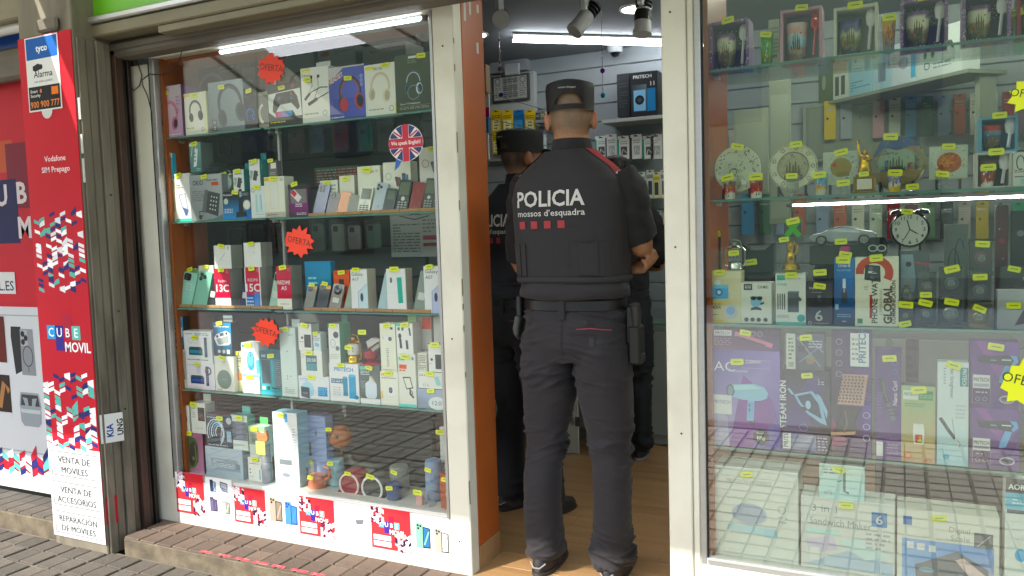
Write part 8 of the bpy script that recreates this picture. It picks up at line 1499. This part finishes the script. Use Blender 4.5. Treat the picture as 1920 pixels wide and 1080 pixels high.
        p.v = [tuple(ht @ Vector((-.036+a/w_*.068, .004-.1148*math.sqrt(max(0, 1-((-.036+a/w_*.068)/.0875)**2))-.0012, 1.753+b*hh-.03*(a/w_*.068-.034)))) for a, b in V]; p.f = Fc; p.c = [[hx('b8b8b4')]*len(f) for f in Fc]; p.m = [0]*len(Fc); p.build('cap_lettering', PRINTM, cp)
        # belt and gear
        m = MB(); m.grid([sell(0, 0, z, .185+d_, .125+d_, 60, 2.4) for z, d_ in ((.985, -.004), (.987, .003), (1.02, .003), (1.022, -.004))], closed=True); bt = m.build('belt', LEATH, R, smooth=True)
        m = MB(); loftz(m, [(1.022, 0, -.004, .19, .13), (1.03, 0, -.006, .203, .143), (1.05, 0, -.006, .206, .147), (1.075, 0, -.005, .2, .142), (1.10, 0, -.004, .19, .134)], 60, 2.4); tl_ = remesh(m, .007, 2); displace(tl_, lambda q_: .009*noise.noise((q_.x*9, q_.y*9, q_.z*26+q_.x*7))); finish('shirt_tail', tl_, uni or UNI, R)
        MB().box(-.012, -.137, .955, .012, -.124, 1.03, ch=.003).build('belt_loop', uni or UNI, bt)
        if gear:
            ribbon(tb, [(.055, 0, .925), (.1, 0, .928), (.165, 0, .918)], .003, (0, 0, 1), (0, 1, 0), .003, 'a04048', CLOTHC, 'red_piping', tr)
            ribbon(tb, [(.05, 0, .90), (.1, 0, .902), (.17, 0, .892)], .005, (0, 0, 1), (0, 1, 0), .002, '2c282a', CLOTHC, 'pocket_welt', tr); ribbon(tb, [(.105, 0, .90), (.107, 0, .865)], .016, (1, 0, 0), (0, 1, 0), .004, '34302f', CLOTHC, 'pocket_tab', tr)
            h = empty('holster', (0, 0, 0), '', ''); 
            for k_ in ('label', 'category'): del h[k_]
            h.parent = R
            MB().box(.196, -.03, .86, .232, .04, 1.0, ch=.008).build('backplate', LEATH, h); MB().box(.205, -.035, .79, .25, .03, .93, ch=.008).build('pouch', LEATH, h); MB().tube([(.232, -.015, .93), (.236, -.03, .975), (.238, -.042, 1.005)], [.016, .018, .016], n=10).build('pistol_grip', pmat('gun_grey', '3a3b3a', .45, metal=.4), h, smooth=True)
            MB().box(.21, -.02, .80, .254, .02, .83, ch=.004).build('strap', MATS['gun_grey'], h)
            g = empty('glove_pair', (0, 0, 0), '', '')
            for k_ in ('label', 'category'): del g[k_]
            g.parent = R
            MB().box(-.215, -.05, .955, -.196, .01, 1.03, ch=.004).build('clip', MATS['gun_grey'], g)
            mm = MB()
            for i in range(5): limb(mm, [(-.207, -.05+.013*i, .955), (-.213-.004*i, -.06+.015*i, .91), (-.209-.003*i, -.062+.016*i, .868+.008*abs(i-2))], [.013, .013, .009], 10)
            gm = remesh(mm, .004, 2); finish('gloves', gm, pmat('grey_glove', '4a4d48', .8, var=.15, bump=.2, bscale=200), g)
    else:
        m = MB(); loftz(m, [(1.665, 0, -.002, .08, .104), (1.69, 0, -.002, .083, .109), (1.74, 0, .0, .082, .107), (1.775, 0, .0, .068, .09), (1.795, 0, .0, .035, .05)], 30, 2.1); loftz(m, [(1.62, 0, -.03, .066, .074), (1.67, 0, -.012, .08, .095)], 30); me = remesh(m, .008, 2); displace(me, lambda v: .004*noise.noise(v*60)); finish('hair', me, pmat('dark_hair', '15110f', .6, var=.2, vscale=60, bump=.4, bscale=220), R)
    # ---------------- shoes
    for s_, fx_, fy_ in ((-1, flx, fly), (1, frx, fry)):
        m = MB(); secs = []
        loftz(m, [(.012, fx_, fy_+.04, .042, .125), (.03, fx_, fy_+.04, .044, .128), (.05, fx_, fy_+.035, .043, .12), (.07, fx_, fy_+.01, .042, .09), (.1, fx_, fy_-.02, .042, .06), (.125, fx_, fy_-.025, .043, .055)], 28, 2.2); me = remesh(m, .005, 3)
        colour(me, lambda v: hx('2c2a2b') if noise.noise(v*22) < .25 else hx('4a4648')); s0 = finish('shoe', me, SHOEM, R)
        m = MB(); loftz(m, [(0.0005, fx_, fy_+.04, .044, .13), (.006, fx_, fy_+.04, .047, .134), (.016, fx_, fy_+.04, .046, .132)], 32, 2.2); m.c = [[hx('8a8684' if kind != 'officer' else '35322f')]*len(f) for f in m.f]; m.build('sole', SHOEM, s0, smooth=True)
        if kind == 'officer':
            q = MB(); q.tube([(fx_-.03, fy_-.075, .05), (fx_-.012, fy_-.09, .035), (fx_+.012, fy_-.09, .035), (fx_+.03, fy_-.075, .05)], .003, '8a8688', n=6); q.build('heel_trim', SHOEM, s0)
    return R
person('police officer seen from behind with arms crossed, dark uniform and black cap, filling the doorway', (.362, .185, -.0035), 0, 1.0, voxel=.0045, skinc='b4835f', hairc='74634f', head_turn=19)
q = wz(958, 972, 0)
person('second police officer in near black uniform half hidden by the orange jamb', (-.085, .70, -.0035), -24, .955, voxel=.008, uni=UNI2, vest=UNI2, sleeve=UNI2, skinc='9a6f52', hairc='2a211b', head_turn=-12, feet=((-.1, -.02), (.1, .03)))
xx = wy(1172, 560, 1.82).x
person('person in dark clothes at the counter behind the main officer', (xx, 1.70, -.0035), 6, .925, kind='civil', voxel=.009, uni=pmat('dark_trousers', '15181e', .85), sleeve=pmat('dark_jacket', '17181b', .85), skinc='9a6f52', hairc='1a1512', feet=((-.1, .0), (.12, -.02)))
